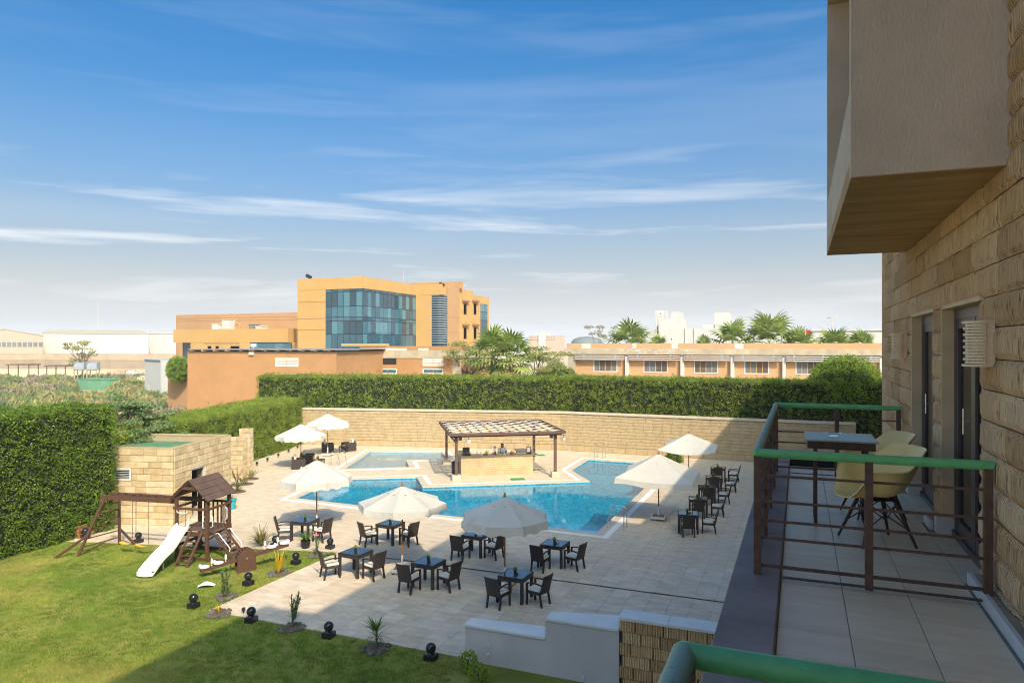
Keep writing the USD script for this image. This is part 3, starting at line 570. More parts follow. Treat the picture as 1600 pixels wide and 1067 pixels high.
# stepped white wall and ribbed stone wall below the balcony
YS = 15.22
xa, xb, xc_, xd = at(727, 1030)[0], ony(852, YS), ony(967, YS), ony(1135, YS)
sw = thing('stepped_wall', 'low lilac grey rendered wall stepping up in two levels under pale coping', 'wall')
m_lilac = M('lilac_render', (0.60, 0.545, 0.53), 0.85, 0.07, 1.2, 0.15, 12, stretch=(1, 1, .3))
part('wall_body', MB().bb((xa, YS, -.3), (xb, YS + .3, .80)).bb((xb, YS, -.3), (xc_, YS + .3, 1.24)), m_lilac, sw)
part('coping', MB().prism([(xa - .03, YS - .03), (xb, YS - .03), (xb, YS + .62), (xa + .9, YS + .50), (xa - .03, YS + .42)], .80, .85), m_whitestone, sw)
part('coping', MB().prism([(xb + .002, YS - .03), (xc_ - .002, YS - .03), (xc_ - .002, YS + .85), (xb + .5, YS + .55), (xb + .002, YS + .42)], 1.24, 1.29), m_whitestone, sw)
part('planter_back', MB().prism([(xa + .3, YS + .3), (xb, YS + .3), (xb, YS + .55), (xa + .9, YS + .44)], -.1, .79).prism([(xb + .003, YS + .3), (xc_ - .003, YS + .3), (xc_ - .003, YS + .8), (xb + .5, YS + .5)], -.1, 1.23), m_lilac, sw)
part('step', MB().prism([(xb - 1.2, YS + .62), (xb + .3, YS + .7), (xc_, YS + 1.0), (xc_, YS + 1.5), (xb, YS + .95)], -.05, .55), m_whitestone, sw)
for (x_, z_) in ((xa + .62, .42), (xa + .6, .22), (xb + .9, .1)): part('spout', MB().tube([(x_, YS - .05, z_), (x_, YS + .02, z_)], .022, 8), m_whitemetal, sw)
rw = thing('ribbed_wall', 'brown ribbed stone wall with white coping below the balcony', 'wall')
part('wall_core', MB().bb((xc_ + .04, YS + .06, -.3), (xd + 2.4, YS + .42, 1.50)), m_hmortar, rw)
ci = 0
for z in np.arange(1.50 - .255 * 7, 1.49, .255):
    x = xc_ + (.0 if ci % 2 == 0 else .07); ci += 1; first = True
    while x < xd + .3:
        w = rng.uniform(.4, .62) * (.6 if first and ci % 2 else 1); first = False
        n_r = int(w / .052); s = MB(); prof = [(x + .006, YS + .08)]
        for k in range(n_r):
            a = x + .006 + (w - .012) * k / n_r; b = x + .006 + (w - .012) * (k + 1) / n_r; dd = rng.uniform(-.008, .012)
            prof += [(a + .004, YS + .028), (a + .014, YS + dd), (b - .014, YS + dd + rng.uniform(-.006, .006)), (b - .004, YS + .028)]
        prof += [(x + w - .006, YS + .08)]
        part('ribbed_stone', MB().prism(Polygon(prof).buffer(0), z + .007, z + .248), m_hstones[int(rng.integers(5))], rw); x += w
for a, b in ((xc_ - .01, xc_ + 1.05), (xc_ + 1.055, xc_ + 2.4), (xc_ + 2.405, xd + 2.4)): part('cap_stone', MB().frame((a, YS - .03, 1.50), (1, 0, 0), (0, 1, 0), (0, 0, 1), b - a, .52, .065, .008), m_whitestone, rw)

# balcony railings, each bay a set of posts, bars and a green top tube
def railing(label, corner, yb, x0, x1, rails=True, far=True, ymid=()):
    y0 = corner; t = thing('balcony_railing', label, 'railing'); ZT = ZF + .89; R_ = .031
    lv = [.105, .30, .42, .555, .735]
    def post(x, y): part('post', MB().bb((x - .024, y - .024, ZF + .02), (x + .024, y + .024, ZT - R_ * .6)), m_rust, t)
    part('top_rail', MB().tube([(x0 - R_ * .2, y0, ZT), (x1, y0, ZT)], R_, 14), m_green, t, smooth=40)
    part('top_rail', MB().tube([(x0, y0 + R_ * .0, ZT + .001), (x0, yb, ZT + .001)], R_, 14), m_greenold, t, smooth=40)
    part('rail_joint', MB().sphere((x0, y0, ZT), R_ * 1.04, 8).sphere((x0, yb, ZT), R_ * 1.04, 8), m_green, t, smooth=40)
    if far: part('top_rail', MB().tube([(x0, yb, ZT), (x1, yb, ZT)], R_, 14), m_green, t, smooth=40)
    xm = x0 + (x1 - x0) * .5
    for x in (x0, xm, x1 - .03): post(x, y0); (post(x, yb) if far and x != x0 else None)
    ylist = np.linspace(y0, yb, 5)
    for y in ylist[1:]: post(x0, y)
    for h in lv:
        big_ = .020 if h in (.105,) else .016
        part('bar', MB().bar((x0, y0, ZF + h), (x1 - .03, y0, ZF + h), big_), m_rust, t)
        part('bar', MB().bar((x0, y0, ZF + h), (x0, yb, ZF + h), big_), m_rust, t)
        if far: part('bar', MB().bar((x0, yb, ZF + h), (x1 - .03, yb, ZF + h), big_), m_rust, t)
    part('base_bar', MB().bar((x0, y0, ZF + .035), (x1 - .03, y0, ZF + .035), .036, .008), m_rust, t)
    if far: part('base_bar', MB().bar((x0, yb, ZF + .035), (x1 - .03, yb, ZF + .035), .036, .008), m_rust, t)
    return t
railing('brown iron railing with green top rail boxing in the balcony with the chairs', 5.27, 9.62, -.272, 1.135)
railing('nearest green topped railing cut off by the bottom edge of the picture', 1.77, -1.8, -.262, 1.1, far=False)
# ================================================================== plants: leaf clusters, hedges, trees, palms
rg = np.random.default_rng(5)
def rand_rot(r, n):
    q = r.normal(size=(n, 4)); return q / np.linalg.norm(q, axis=1, keepdims=True)
def leaf_quads(r, n, spread, ln, wd, centres=None, up=0.0):
    """n pointed leaves (two triangles each, folded) scattered in a ball of radius spread, or at the given centres"""
    c = r.normal(size=(n, 3)) if centres is None else np.asarray(centres, float)
    if centres is None: c = c / np.linalg.norm(c, axis=1, keepdims=True) * (r.uniform(0, 1, (n, 1)) ** .5) * spread
    t = r.normal(size=(n, 3)) + [0, 0, up]; t /= np.linalg.norm(t, axis=1, keepdims=True)
    s = np.cross(t, r.normal(size=(n, 3))); s /= np.linalg.norm(s, axis=1, keepdims=True); nn = np.cross(t, s)
    k = r.uniform(.7, 1.25, (n, 1)); L, W = ln * k, wd * k
    V = np.stack([c - t * L / 2, c + s * W / 2 + nn * W * .15, c + t * L / 2, c - s * W / 2 + nn * W * .15], 1).reshape(-1, 3)
    i = np.arange(n)[:, None] * 4
    return V, np.vstack([i + [0, 1, 2], i + [0, 2, 3]])
def instancer(path, protos, pos, rot, sc, idx, kind='stuff'):
    pi = UsdGeom.PointInstancer.Define(stage, path)
    rel = pi.CreatePrototypesRel()
    for k, (nm, mb, mat) in enumerate(protos):
        m = usdkit.mesh(stage, f'{path}/{nm}', mb if not isinstance(mb, MB) else mb.arr(), mat); rel.AddTarget(m.GetPath())
    pi.CreatePositionsAttr(Vt.Vec3fArray.FromNumpy(np.asarray(pos, np.float32)))
    q = np.asarray(rot, float); pi.CreateOrientationsAttr(Vt.QuathArray([Gf.Quath(float(a[0]), float(a[1]), float(a[2]), float(a[3])) for a in q]))
    pi.CreateScalesAttr(Vt.Vec3fArray.FromNumpy(np.repeat(np.asarray(sc, np.float32)[:, None], 3, 1)))
    pi.CreateProtoIndicesAttr(Vt.IntArray.FromNumpy(np.asarray(idx, np.int32)))
    if kind: pi.GetPrim().SetCustomDataByKey('kind', kind)
    return pi
def hedge(name, label, A, B, th, z0, z1, dens=55, leaf=.075, mats=None, mix=(.5, .28, .17, .05), round_top=.0, faces=('f', 't', 'a', 'b'), seed=0, wav=.10, cl=.17, nl=11, dip=None):
    """clipped hedge with its front face on A->B (outward to the right of A->B), thickness th behind it"""
    r = np.random.default_rng(seed); A, B = np.asarray(A, float), np.asarray(B, float); L = np.linalg.norm(B - A); u = (B - A) / L; n = np.array([u[1], -u[0]])
    t = thing(name, label, 'hedge'); mats = mats or m_leafs; H = z1 - z0
    top = (lambda s: 0.0) if dip is None else dip
    def bulge(s, z): return wav * (fbm(np.stack([np.asarray(s) * .7, np.asarray(z) * .9, np.full(np.shape(s), seed * 1.7)], -1), 3, seed) - .5) * 2
    P, area = [], {'f': L * H, 't': L * th, 'a': th * H, 'b': th * H, 'k': L * H}
    for k in faces:
        m = int(area[k] * dens); s, w = r.uniform(0, 1, m), r.uniform(0, 1, m)
        if k in 'fk':
            ss, zz = s * L, z0 + w * H; zz = zz + np.where(w > .0, 1, 0) * np.vectorize(top)(ss) * w; off = bulge(ss, zz) + r.normal(0, .045, m)
            edge = np.clip((w - (1 - .35 / H)) / (.35 / H), 0, 1); off = off - edge ** 2 * .14
            q = A + u * ss[:, None] + n * ((off if k == 'f' else -th - off)[:, None]); P.append(np.column_stack([q, zz]))
        elif k == 't':
            ss = s * L; zz = z1 + np.vectorize(top)(ss) + bulge(ss, w * th + 9) * .8 + r.normal(0, .05, m) - .12 * (np.abs(w - .5) * 2) ** 6; q = A + u * ss[:, None] - n * (w * th)[:, None]; P.append(np.column_stack([q, zz]))
        else:
            ss = np.full(m, 0.0 if k == 'a' else L); off = bulge(s * th + 30, z0 + w * H) + r.normal(0, .045, m); sg = -1 if k == 'a' else 1
            zz = z0 + w * (H + top(float(ss[0]))); q = A + u * (ss + sg * off)[:, None] - n * (s * th)[:, None]; P.append(np.column_stack([q, zz]))
    m = int(L * th * 7); ss = r.uniform(0, L, m); q = A + u * ss[:, None] - n * r.uniform(0, th, m)[:, None]; P.append(np.column_stack([q, z1 + np.vectorize(top)(ss) + r.exponential(.07, m)]))   # stray shoots
    P = np.vstack(P); m = len(P)
    patchy = fbm(P * .55, 3, seed + 3); idx = np.zeros(m, int); x = r.uniform(0, 1, m) * .75 + (patchy - .3) * .55; cum = np.cumsum(mix)
    idx = np.clip(np.searchsorted(cum, np.clip(x, 0, .999)), 0, len(mats) - 1)
    instancer(path_for('foliage', t), [(f'leaf_cluster_{chr(97 + k)}', leaf_quads(np.random.default_rng(seed * 10 + k), nl, cl, leaf, leaf * .55), mt) for k, mt in enumerate(mats)], P, rand_rot(r, m), r.uniform(.7, 1.25, m), idx)
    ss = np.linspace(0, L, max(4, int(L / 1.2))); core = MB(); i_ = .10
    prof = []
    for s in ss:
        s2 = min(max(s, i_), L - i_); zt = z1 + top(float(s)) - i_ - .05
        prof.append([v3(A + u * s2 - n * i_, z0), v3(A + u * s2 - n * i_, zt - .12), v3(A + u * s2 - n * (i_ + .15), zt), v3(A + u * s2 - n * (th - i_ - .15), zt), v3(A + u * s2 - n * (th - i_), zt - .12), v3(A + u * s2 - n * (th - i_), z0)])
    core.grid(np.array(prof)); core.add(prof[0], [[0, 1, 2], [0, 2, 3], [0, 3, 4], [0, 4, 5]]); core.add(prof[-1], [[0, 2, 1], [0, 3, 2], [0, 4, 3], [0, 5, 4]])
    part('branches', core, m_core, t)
    st = MB()
    for s in np.arange(.3, L, .55): p = A + u * s - n * .25; st.tube([v3(p, z0 - .05), v3(p + u * r.uniform(-.1, .1), z0 + .8)], .02, 5)
    part('stems', st, m_bark, t, kind='stuff')
    return t
uBW = unit(WK - WL); nBW = np.array([uBW[1], -uBW[0]])
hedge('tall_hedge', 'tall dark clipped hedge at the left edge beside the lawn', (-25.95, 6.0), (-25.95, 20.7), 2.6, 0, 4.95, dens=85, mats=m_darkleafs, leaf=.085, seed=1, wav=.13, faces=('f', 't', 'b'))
hA = np.array([-35.2, 44.6]); hB = np.array([-31.2, 31.0])
hB = hA + (hB - hA) * 1.75
hedge('clipped_hedge', 'lower sunlit hedge running diagonally from the service hut to the back wall', hB, hA, 3.4, 0, 3.35, dens=70, leaf=.085, seed=2, wav=.16, faces=('f', 't', 'b'), mix=(.42, .42, .1, .06))
Ah = WL + nBW * -.55 - uBW * .0; Bh = WK + nBW * -.55
hedge('long_hedge', 'long flat topped hedge above the left half of the garden wall', Ah + uBW * (-3.9), Bh + uBW * .6, 2.4, 0, 5.08, dens=42, leaf=.095, seed=3, mix=(.46, .30, .14, .10))
hedge('long_hedge', 'long flat topped hedge above the right half of the garden wall, partly shaded', WK + [-.3, .6], (9.5, 48.4), 2.4, 0, 5.14, dens=42, leaf=.095, seed=4, mix=(.46, .30, .14, .10), faces=('f', 't'))

def ball_bush(name, label, c, rx, rz, z0, mats, n=900, leaf=.08, seed=0, cat='bush', flat_bottom=True):
    r = np.random.default_rng(seed); t = thing(name, label, cat)
    d = r.normal(size=(n, 3)); d /= np.linalg.norm(d, axis=1, keepdims=True); d[:, 2] = np.abs(d[:, 2]) if flat_bottom else d[:, 2]
    k = 1 + .12 * (fbm(d * 2.2 + seed, 3, seed) - .5) * 2; P = d * k[:, None] * [rx, rx, rz] * r.uniform(.9, 1.02, (n, 1)) + [c[0], c[1], z0]
    instancer(path_for('foliage', t), [(f'leaf_cluster_{chr(97 + i)}', leaf_quads(np.random.default_rng(seed * 10 + i), 10, .17, leaf, leaf * .55), m) for i, m in enumerate(mats)], P, rand_rot(r, n), r.uniform(.7, 1.2, n), r.integers(0, len(mats), n))
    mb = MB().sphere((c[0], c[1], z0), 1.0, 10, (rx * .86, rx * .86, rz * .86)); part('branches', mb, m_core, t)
    return t
p = ony(1315, 49.8); ball_bush('round_bush', 'bright green rounded bush rising above the hedge in front of the long building', (p + .2, 50.6), 2.5, 3.0, 3.9, m_brightleafs, 2200, .1, 21)
g = atd(279, 72); ball_bush('round_bush', 'yellow green clipped bush standing on the low tan wall beside the orange building', (g[0], g[1]), 1.15, 1.35, zpy(577, *g), m_brightleafs, 900, .1, 22, flat_bottom=False)

def tube_branch(mb, r, p, q, r0, r1, wob=.1, seg=4):
    ts = np.linspace(0, 1, seg + 1)[:, None]; P = np.asarray(p) * (1 - ts) + np.asarray(q) * ts
    P[1:-1] += r.normal(0, wob, (seg - 1, 3)); mb.tube(P, np.linspace(r0, r1, seg + 1), 6); return P
def tree(name, label, base, h, crown_r, mats, seed, pads, leaf=.14, nleaf=260, trunk_r=.13, cat='tree', multi=1, lean=(0, 0)):
    """trunk with limbs; pads: (dx, dy, z, rx, rz) flattened clumps of leaves carried by a limb each"""
    r = np.random.default_rng(seed); t = thing(name, label, cat); b = v3(base, 0)
    tr = MB(); fork = b + [lean[0], lean[1], h * .45]; tube_branch(tr, r, b - [0, 0, .1], fork, trunk_r, trunk_r * .7, .05)
    part('trunk', tr, m_bark, t, smooth=True); lb = MB(); cs = [[] for _ in mats]
    for (dx, dy, z, rx, rz) in pads:
        c = b + [dx, dy, z]; tube_branch(lb, r, fork, c - [0, 0, rz * .3], trunk_r * .55, trunk_r * .15, .12)
        for k in range(3): a = r.uniform(0, 6.28); tube_branch(lb, r, c - [0, 0, rz * .3], c + [math.cos(a) * rx * .7, math.sin(a) * rx * .7, rz * r.uniform(-.2, .5)], trunk_r * .2, .01, .05, 3)
        n = int(nleaf * rx * rx / (crown_r * crown_r) * 6) + 30; d = r.normal(size=(n, 3)); d /= np.linalg.norm(d, axis=1, keepdims=True)
        q = c + d * [rx, rx, rz] * (r.uniform(.25, 1, (n, 1)) ** .6); keep = fbm(q * (1.6 / leaf * .12), 2, seed) > .40; q = q[keep]
        w = r.integers(0, len(mats), len(q))
        for k in range(len(mats)): cs[k].append(q[w == k])
    part('limbs', lb, m_bark, t, smooth=True)
    for k, m in enumerate(mats):
        c = np.vstack(cs[k]); part('crown', leaf_quads(r, len(c), 0, leaf, leaf * .5, c), m, t, kind='stuff')
    return t
# feathery tree behind the left hedge
rr = np.random.default_rng(31)
fb = np.array([-31.2, 25.6]); spr = []
for k in range(62):
    a = rr.uniform(0, 6.28); rad = 2.7 * rr.uniform(.1, 1) ** .6; spr.append((rad * math.cos(a), rad * math.sin(a) * .9, 2.8 + 2.5 * (1 - (rad / 2.7) ** 2) * rr.uniform(.5, 1) + rr.uniform(-.4, .2), rr.uniform(.7, 1.15)))
pads = [(x, y, z, L_ * .62, .13) for x, y, z, L_ in spr]
tree('feathery_tree', 'feathery dark green tree between the tall left hedge and the service hut', fb, 5.0, 2.2, m_ferny, 32, pads, leaf=.15, nleaf=420, trunk_r=.13)

# fan palms: one built, the others refer to its fronds
def fan(r, L, dry=False, n=15):
    mb = MB(); st = [np.array([0, 0, 0.0]), np.array([L * .5, 0, .10 * L]), np.array([L * 1.0, 0, .02 * L])]
    mb.tube(st, [.03, .022, .015], 4, caps=False); hub = st[-1]
    for k in range(n):
        a = (k / (n - 1) - .5) * 3.9; d = np.array([math.cos(a), math.sin(a), 0.0]); ln = L * (.95 - .25 * abs(a) / 1.95) * r.uniform(.92, 1.06); s = np.array([-d[1], d[0], 0])
        m1, m2, tip = hub + d * ln * .35 + [0, 0, .05 * L], hub + d * ln * .7 + [0, 0, .0], hub + d * ln + [0, 0, -.22 * L * r.uniform(.6, 1.2)]
        w1, w2 = .075 * L, .055 * L
        mb.add([hub, m1 + s * w1, m1 - s * w1, m2 + s * w2, m2 - s * w2, tip], [[0, 2, 1], [1, 2, 4], [1, 4, 3], [3, 4, 5]])
    return mb
def orient(mb, az, el, loc):
    v, f = mb.arr(); ce, se = math.cos(el), math.sin(el); v = v @ np.array([[ce, 0, se], [0, 1, 0], [-se, 0, ce]]); o = MB(); o.add(v, f); return o.xf(loc, az)
def palm(name, label, base, h, seed, L=1.25, nfr=34, group=None):
    r = np.random.default_rng(seed); t = thing(name, label, 'palm tree', (base[0], base[1], 0), r.uniform(0, 6), group)
    zz = np.linspace(0, h, 14); part('trunk', MB().tube([(.04 * math.sin(z), .03 * math.cos(z * .7), z) for z in zz], [.26 - .08 * z / h + (.03 if k % 2 else 0) for k, z in enumerate(zz)], 9), m_palmtrunk, t, smooth=True)
    for k in range(nfr):
        f = (k + .5) / nfr; el = 1.35 - 2.15 * f + r.normal(0, .08); az = k * 2.39996 + r.normal(0, .1)
        dry = f > .93; part('frond', orient(fan(r, L * (r.uniform(.9, 1.1)), dry, 13), az, el, (0.04 * math.sin(h), .03 * math.cos(h * .7), h + .12 - .5 * f)), m_fronds[2 if dry else int(r.uniform() < .42)], t)
    return t
def palm_px(px, py_top, d, L, label, seed, nfr=30):
    b = atd(px, d); zt = zpy(py_top, *b); h = zt - L * 1.75; return palm('fan_palm', label, b, max(2.5, h), seed, L, nfr)
palm_px(770, 513, 67, 1.5, 'fan palm left of the pair behind the hedge right of the office block', 41)
palm_px(799, 515, 64, 1.45, 'fan palm right of the pair behind the hedge, leaning over acacia foliage', 42)
palm_px(985, 501, 104, 2.3, 'fan palm behind the long roof left of the white rooftop boxes', 43)
palm_px(1145, 500, 100, 2.1, 'fan palm just right of the tall white rooftop box', 44)
palm_px(1203, 487, 99, 2.6, 'largest fan palm rising highest over the long low building', 45)
palm_px(1248, 512, 98, 1.75, 'fan palm beside the red flag', 46)
palm_px(1304, 511, 98, 1.9, 'fan palm in front of the white hall, below the thin antenna', 47)
palm_px(1347, 515, 99, 1.7, 'small fan palm nearest the hotel wall, last of the row', 48)
for px, pt, d, sd_, lab in ((1028, 522, 108, 49, 'low palm tuft peeking over the roof left of the white house'), (1100, 524, 106, 50, 'lowest palm tuft peeking over the roof before the white house')):
    palm_px(px, pt, d, 1.2, lab, sd_, 18)
# acacias in front of the office, dark shrubs, a bare looking tree behind the roof
def acacia(px, py, d, w, hgt, seed, label):
    b = atd(px, d); zt = zpy(py, *b); r = np.random.default_rng(seed); pads = []
    for k in range(15): a = r.uniform(0, 6.28); q = r.uniform(.1, 1) ** .6 * w; pads.append((q * math.cos(a), q * math.sin(a), zt - r.uniform(.2, 1) * hgt * (.3 + .7 * q / w) - .2, r.uniform(.9, 1.6), r.uniform(.22, .4)))
    tree('acacia_tree', label, b, zt, w, m_acacia, seed, pads, leaf=.26, nleaf=150, trunk_r=.16)
acacia(733, 526, 76, 2.6, 3.6, 61, 'flat topped acacia against the right corner of the orange annex')
acacia(842, 532, 72, 3.2, 3.4, 62, 'broad spreading acacia right of the two fan palms')
b = atd(868, 82); ball_bush('dark_shrub', 'dark round shrub at the left end of the long low building', (b[0], b[1]), 2.9, 2.6, 2.6, m_leafs[:3], 900, .16, 63)
b = atd(940, 120); zt = zpy(508, *b); r_ = np.random.default_rng(64)
tree('thin_tree', 'thin brownish tree with airy crown behind the roof left of the first palm', b, zt, 2.6, [m_acacia[0], m_scrubs[3]], 64, [(r_.uniform(-2.4, 2.4), r_.uniform(-1, 1), zt - r_.uniform(.2, 2.2), r_.uniform(.6, 1.0), r_.uniform(.3, .5)) for _ in range(9)], leaf=.3, nleaf=80, trunk_r=.1)

# ================================================================== far field on the left
def bush_field():
    r = np.random.default_rng(71); P, idx, sc = [], [], []
    protos = []
    for k, m in enumerate(m_scrubs):
        q = np.random.default_rng(72 + k); n = 220; c = q.normal(size=(n, 3)); c /= np.linalg.norm(c, axis=1, keepdims=True); c[:, 2] = np.abs(c[:, 2]); c *= [.8, .8, .75] * (q.uniform(.3, 1, (n, 1)) ** .5)
        protos.append((f'scrub_bush_{chr(97 + k)}', leaf_quads(q, n, 0, .34, .10, c, up=1.2), m))
    for k in range(1500):
        d = r.uniform(70, 150); px = r.uniform(-40, 285 if d > 95 else 300); p = atd(px, d)
        if fbm(np.array([[p[0] * .08, p[1] * .08, 0.0]]), 3, 9)[0] < .43 and r.uniform() < .8: continue
        if 114 < px < 182 and 98 < d < 122: continue
        P.append((p[0], p[1], -.05)); sc.append(r.uniform(.6, 2.3)); idx.append(min(3, int(fbm(np.array([[p[0] * .05 + 7, p[1] * .05, 0.0]]), 2, 5)[0] * 5.5 + r.normal(0, .8)) % 4))
    t = thing('scrub', 'dry green and straw coloured scrub covering the waste ground', 'scrub', kind='stuff')
    instancer(path_for('foliage', t), protos, P, [(math.cos(a), 0, 0, math.sin(a)) for a in r.uniform(0, 3.14, len(P))], sc, idx)
    struct('scrub_ground', MB().prism(Polygon([atd(-120, 62), atd(300, 62), atd(290, 120), atd(255, 165), atd(-120, 165)]), -.3, -.045), m_scrubsoil)
bush_field()
def shed(name, label, px0, px1, d0, d1, ytop0, ytop1, mat, roofmat, depth=40, ridge=None, cat='warehouse', strip=False):
    a, b = atd(px0, d0), atd(px1, d1); u = unit(b - a); n = unit(a + b); za, zb = zpy(ytop0, *a), zpy(ytop1, *b); t = thing(name, label, cat)
    m = (a + b) / 2
    if ridge is None:
        w = MB().add([v3(a, -.1), v3(b, -.1), v3(b, zb), v3(a, za), v3(a + n * depth, -.1), v3(b + n * depth, -.1), v3(b + n * depth, zb), v3(a + n * depth, za)], [[0, 1, 2], [0, 2, 3], [1, 5, 6], [1, 6, 2], [0, 3, 7], [0, 7, 4], [4, 7, 6], [4, 6, 5]]); part('wall', w, mat, t)
        part('roof', MB().add([v3(a - u * .4 - n * .4, za), v3(b + u * .4 - n * .4, zb), v3(b + u * .4 + n * depth, zb + 2.2), v3(a - u * .4 + n * depth, za + 2.2), v3(a - u * .4 - n * .4, za + .5), v3(b + u * .4 - n * .4, zb + .5), v3(b + u * .4 + n * depth, zb + 2.7), v3(a - u * .4 + n * depth, za + 2.7)], [[0, 1, 5], [0, 5, 4], [4, 5, 6], [4, 6, 7], [1, 2, 6], [1, 6, 5], [0, 4, 7], [0, 7, 3], [2, 3, 7], [2, 7, 6], [0, 3, 2], [0, 2, 1]]), roofmat, t)
    else:
        rp = atd(ridge[0], (d0 + d1) / 2); zr = zpy(ridge[1], *rp); rp = a + u * ((rp - a) @ u)
        w = MB().add([v3(a, -.1), v3(b, -.1), v3(b, zb), v3(rp, zr), v3(a, za)] + [v3(p + n * depth, z) for p, z in ((a, -.1), (b, -.1), (b, zb), (rp, zr), (a, za))], [[0, 1, 2], [0, 2, 3], [0, 3, 4], [5, 7, 6], [5, 8, 7], [5, 9, 8], [1, 6, 7], [1, 7, 2], [0, 4, 9], [0, 9, 5]]); part('wall', w, mat, t)
        e = .3; part('roof', MB().add([v3(a - u * e - n * e, za), v3(rp - n * e, zr), v3(b + u * e - n * e, zb), v3(a - u * e + n * depth, za), v3(rp + n * depth, zr), v3(b + u * e + n * depth, zb)] + [v3(a - u * e - n * e, za + e), v3(rp - n * e, zr + e), v3(b + u * e - n * e, zb + e), v3(a - u * e + n * depth, za + e), v3(rp + n * depth, zr + e), v3(b + u * e + n * depth, zb + e)], [[6, 7, 10], [6, 10, 9], [7, 8, 11], [7, 11, 10], [0, 7, 6], [0, 1, 7], [1, 8, 7], [1, 2, 8], [2, 11, 8], [2, 5, 11]]), roofmat, t)
    if strip:
        L = np.linalg.norm(b - a)
        for k in range(14):
            s0, s1 = L * (k + .12) / 14, L * (k + .88) / 14; z = zpy(537.5, *m); q = MB().prism([a + u * s0 - n * .06, a + u * s1 - n * .06, a + u * s1, a + u * s0], z - 1.2, z + .7); part('window', q, m_windgrey, t)
    return t
shed('warehouse', 'beige gabled warehouse with a strip of windows at the far left', -45, 68, 300, 286, 526, 525, m_beigemetal, m_beigemetal, 50, (4, 514.5), strip=True)
shed('warehouse', 'long white warehouse with pale roof in the left distance', 66, 231, 330, 318, 520.5, 522, m_offwhite, m_beigemetal, 60)
shed('warehouse', 'grey metal shed right of the long white warehouse', 233, 288, 335, 335, 521.5, 521.5, m_greymetal, m_greymetal, 50)
mp_ = atd(153, 420); mz = zpy(473, *mp_); ms = thing('radio_mast', 'thin lattice radio mast above the white warehouse', 'mast')
lm = MB()
for k in range(3): a = k * 2.094; lm.tube([v3(mp_ + d2(a) * .45, 0), v3(mp_ + d2(a) * .3, mz)], .06, 4)
part('leg', lm, m_greymetal, ms); br = MB(); zz = np.arange(0, mz, 1.2)
for i, z in enumerate(zz[:-1]): br.tube([v3(mp_ + d2(i * 2.094) * .43, z), v3(mp_ + d2((i + 1) * 2.094) * .43, z + 1.2)], .04, 3)
part('lattice', br, m_greymetal, ms, kind='stuff')
# low yard walls and huts in the distance
def yard_wall(label, px0, px1, d0, d1, yb0, mat, h, th=.3):
    a, b = atd(px0, d0), atd(px1, d1); u = unit(b - a); n = np.array([-u[1], u[0]]); t = thing('yard_wall', label, 'wall'); L = np.linalg.norm(b - a); k = max(2, int(L / 6))
    for i in range(k): part('panel', MB().prism([a + u * (L * i / k + .02), a + u * (L * (i + 1) / k - .02), a + u * (L * (i + 1) / k - .02) + n * th, a + u * (L * i / k + .02) + n * th], -.1, h), mat, t)
    part('cap', MB().prism([a - n * .05, b - n * .05, b + n * (th + .05), a + n * (th + .05)], h, h + .15), mat, t)
m_mud = M('mud_brick', (0.40, 0.30, 0.20), 0.95, 0.12, .3); m_mud2 = M('mud_brick_dark', (0.30, 0.235, 0.165), 0.95, 0.12, .3)
yard_wall('tan yard wall in front of the warehouses on the left', -60, 275, 255, 245, 0, m_mud, 4.3)
yard_wall('darker low yard wall crossing behind the small tree', -60, 272, 205, 200, 0, m_mud2, 3.1)
yard_wall('pale low wall behind the shade shelters', -60, 262, 172, 168, 0, m_sand, 1.6)
for px0, px1, d, zt, lab in ((13, 45, 150, 3.2, 'open flat roofed shade shelter at the far left edge'), (73, 102, 148, 3.0, 'open flat roofed shade shelter left of the small tree')):
    a, b = atd(px0, d), atd(px1, d); u = unit(b - a); n = np.array([-u[1], u[0]]); t = thing('shade_shelter', lab, 'shelter')
    part('roof', MB().prism([a - u * .3 - n * .4, b + u * .3 - n * .4, b + u * .3 + n * 3.4, a - u * .3 + n * 3.4], zt, zt + .25), m_bark, t)
    for q in (a, b, a + n * 3, b + n * 3): part('post', MB().tube([v3(q, -.1), v3(q, zt)], .1, 6), m_rust, t)
b = atd(128, 138); r_ = np.random.default_rng(81); zt = zpy(533, *b)
tree('small_tree', 'small sunlit tree in front of the white warehouse', b, zt, 4.4, [m_acacia[1], m_acacia[0], m_scrubs[1]], 81, [(dx * 4.6, r_.uniform(-1.5, 1.5), zt - dz * 5.2, rx, rz) for dx, dz, rx, rz in ((-.9, .25, .8, .35), (-.6, .12, 1.0, .4), (-.35, .06, 1.1, .45), (0, .05, 1.2, .5), (.25, .1, 1.0, .4), (.5, .3, 1.0, .4), (.75, .38, .8, .3), (.95, .42, .7, .25), (-.2, .22, 1.1, .4), (.1, .28, 1.2, .4), (-.4, .5, 1.0, .4), (0, .55, 1.1, .45), (-.5, .7, .9, .5), (.3, .52, .9, .35), (-.3, .85, 1.1, .7))], leaf=.42, nleaf=110, trunk_r=.16)
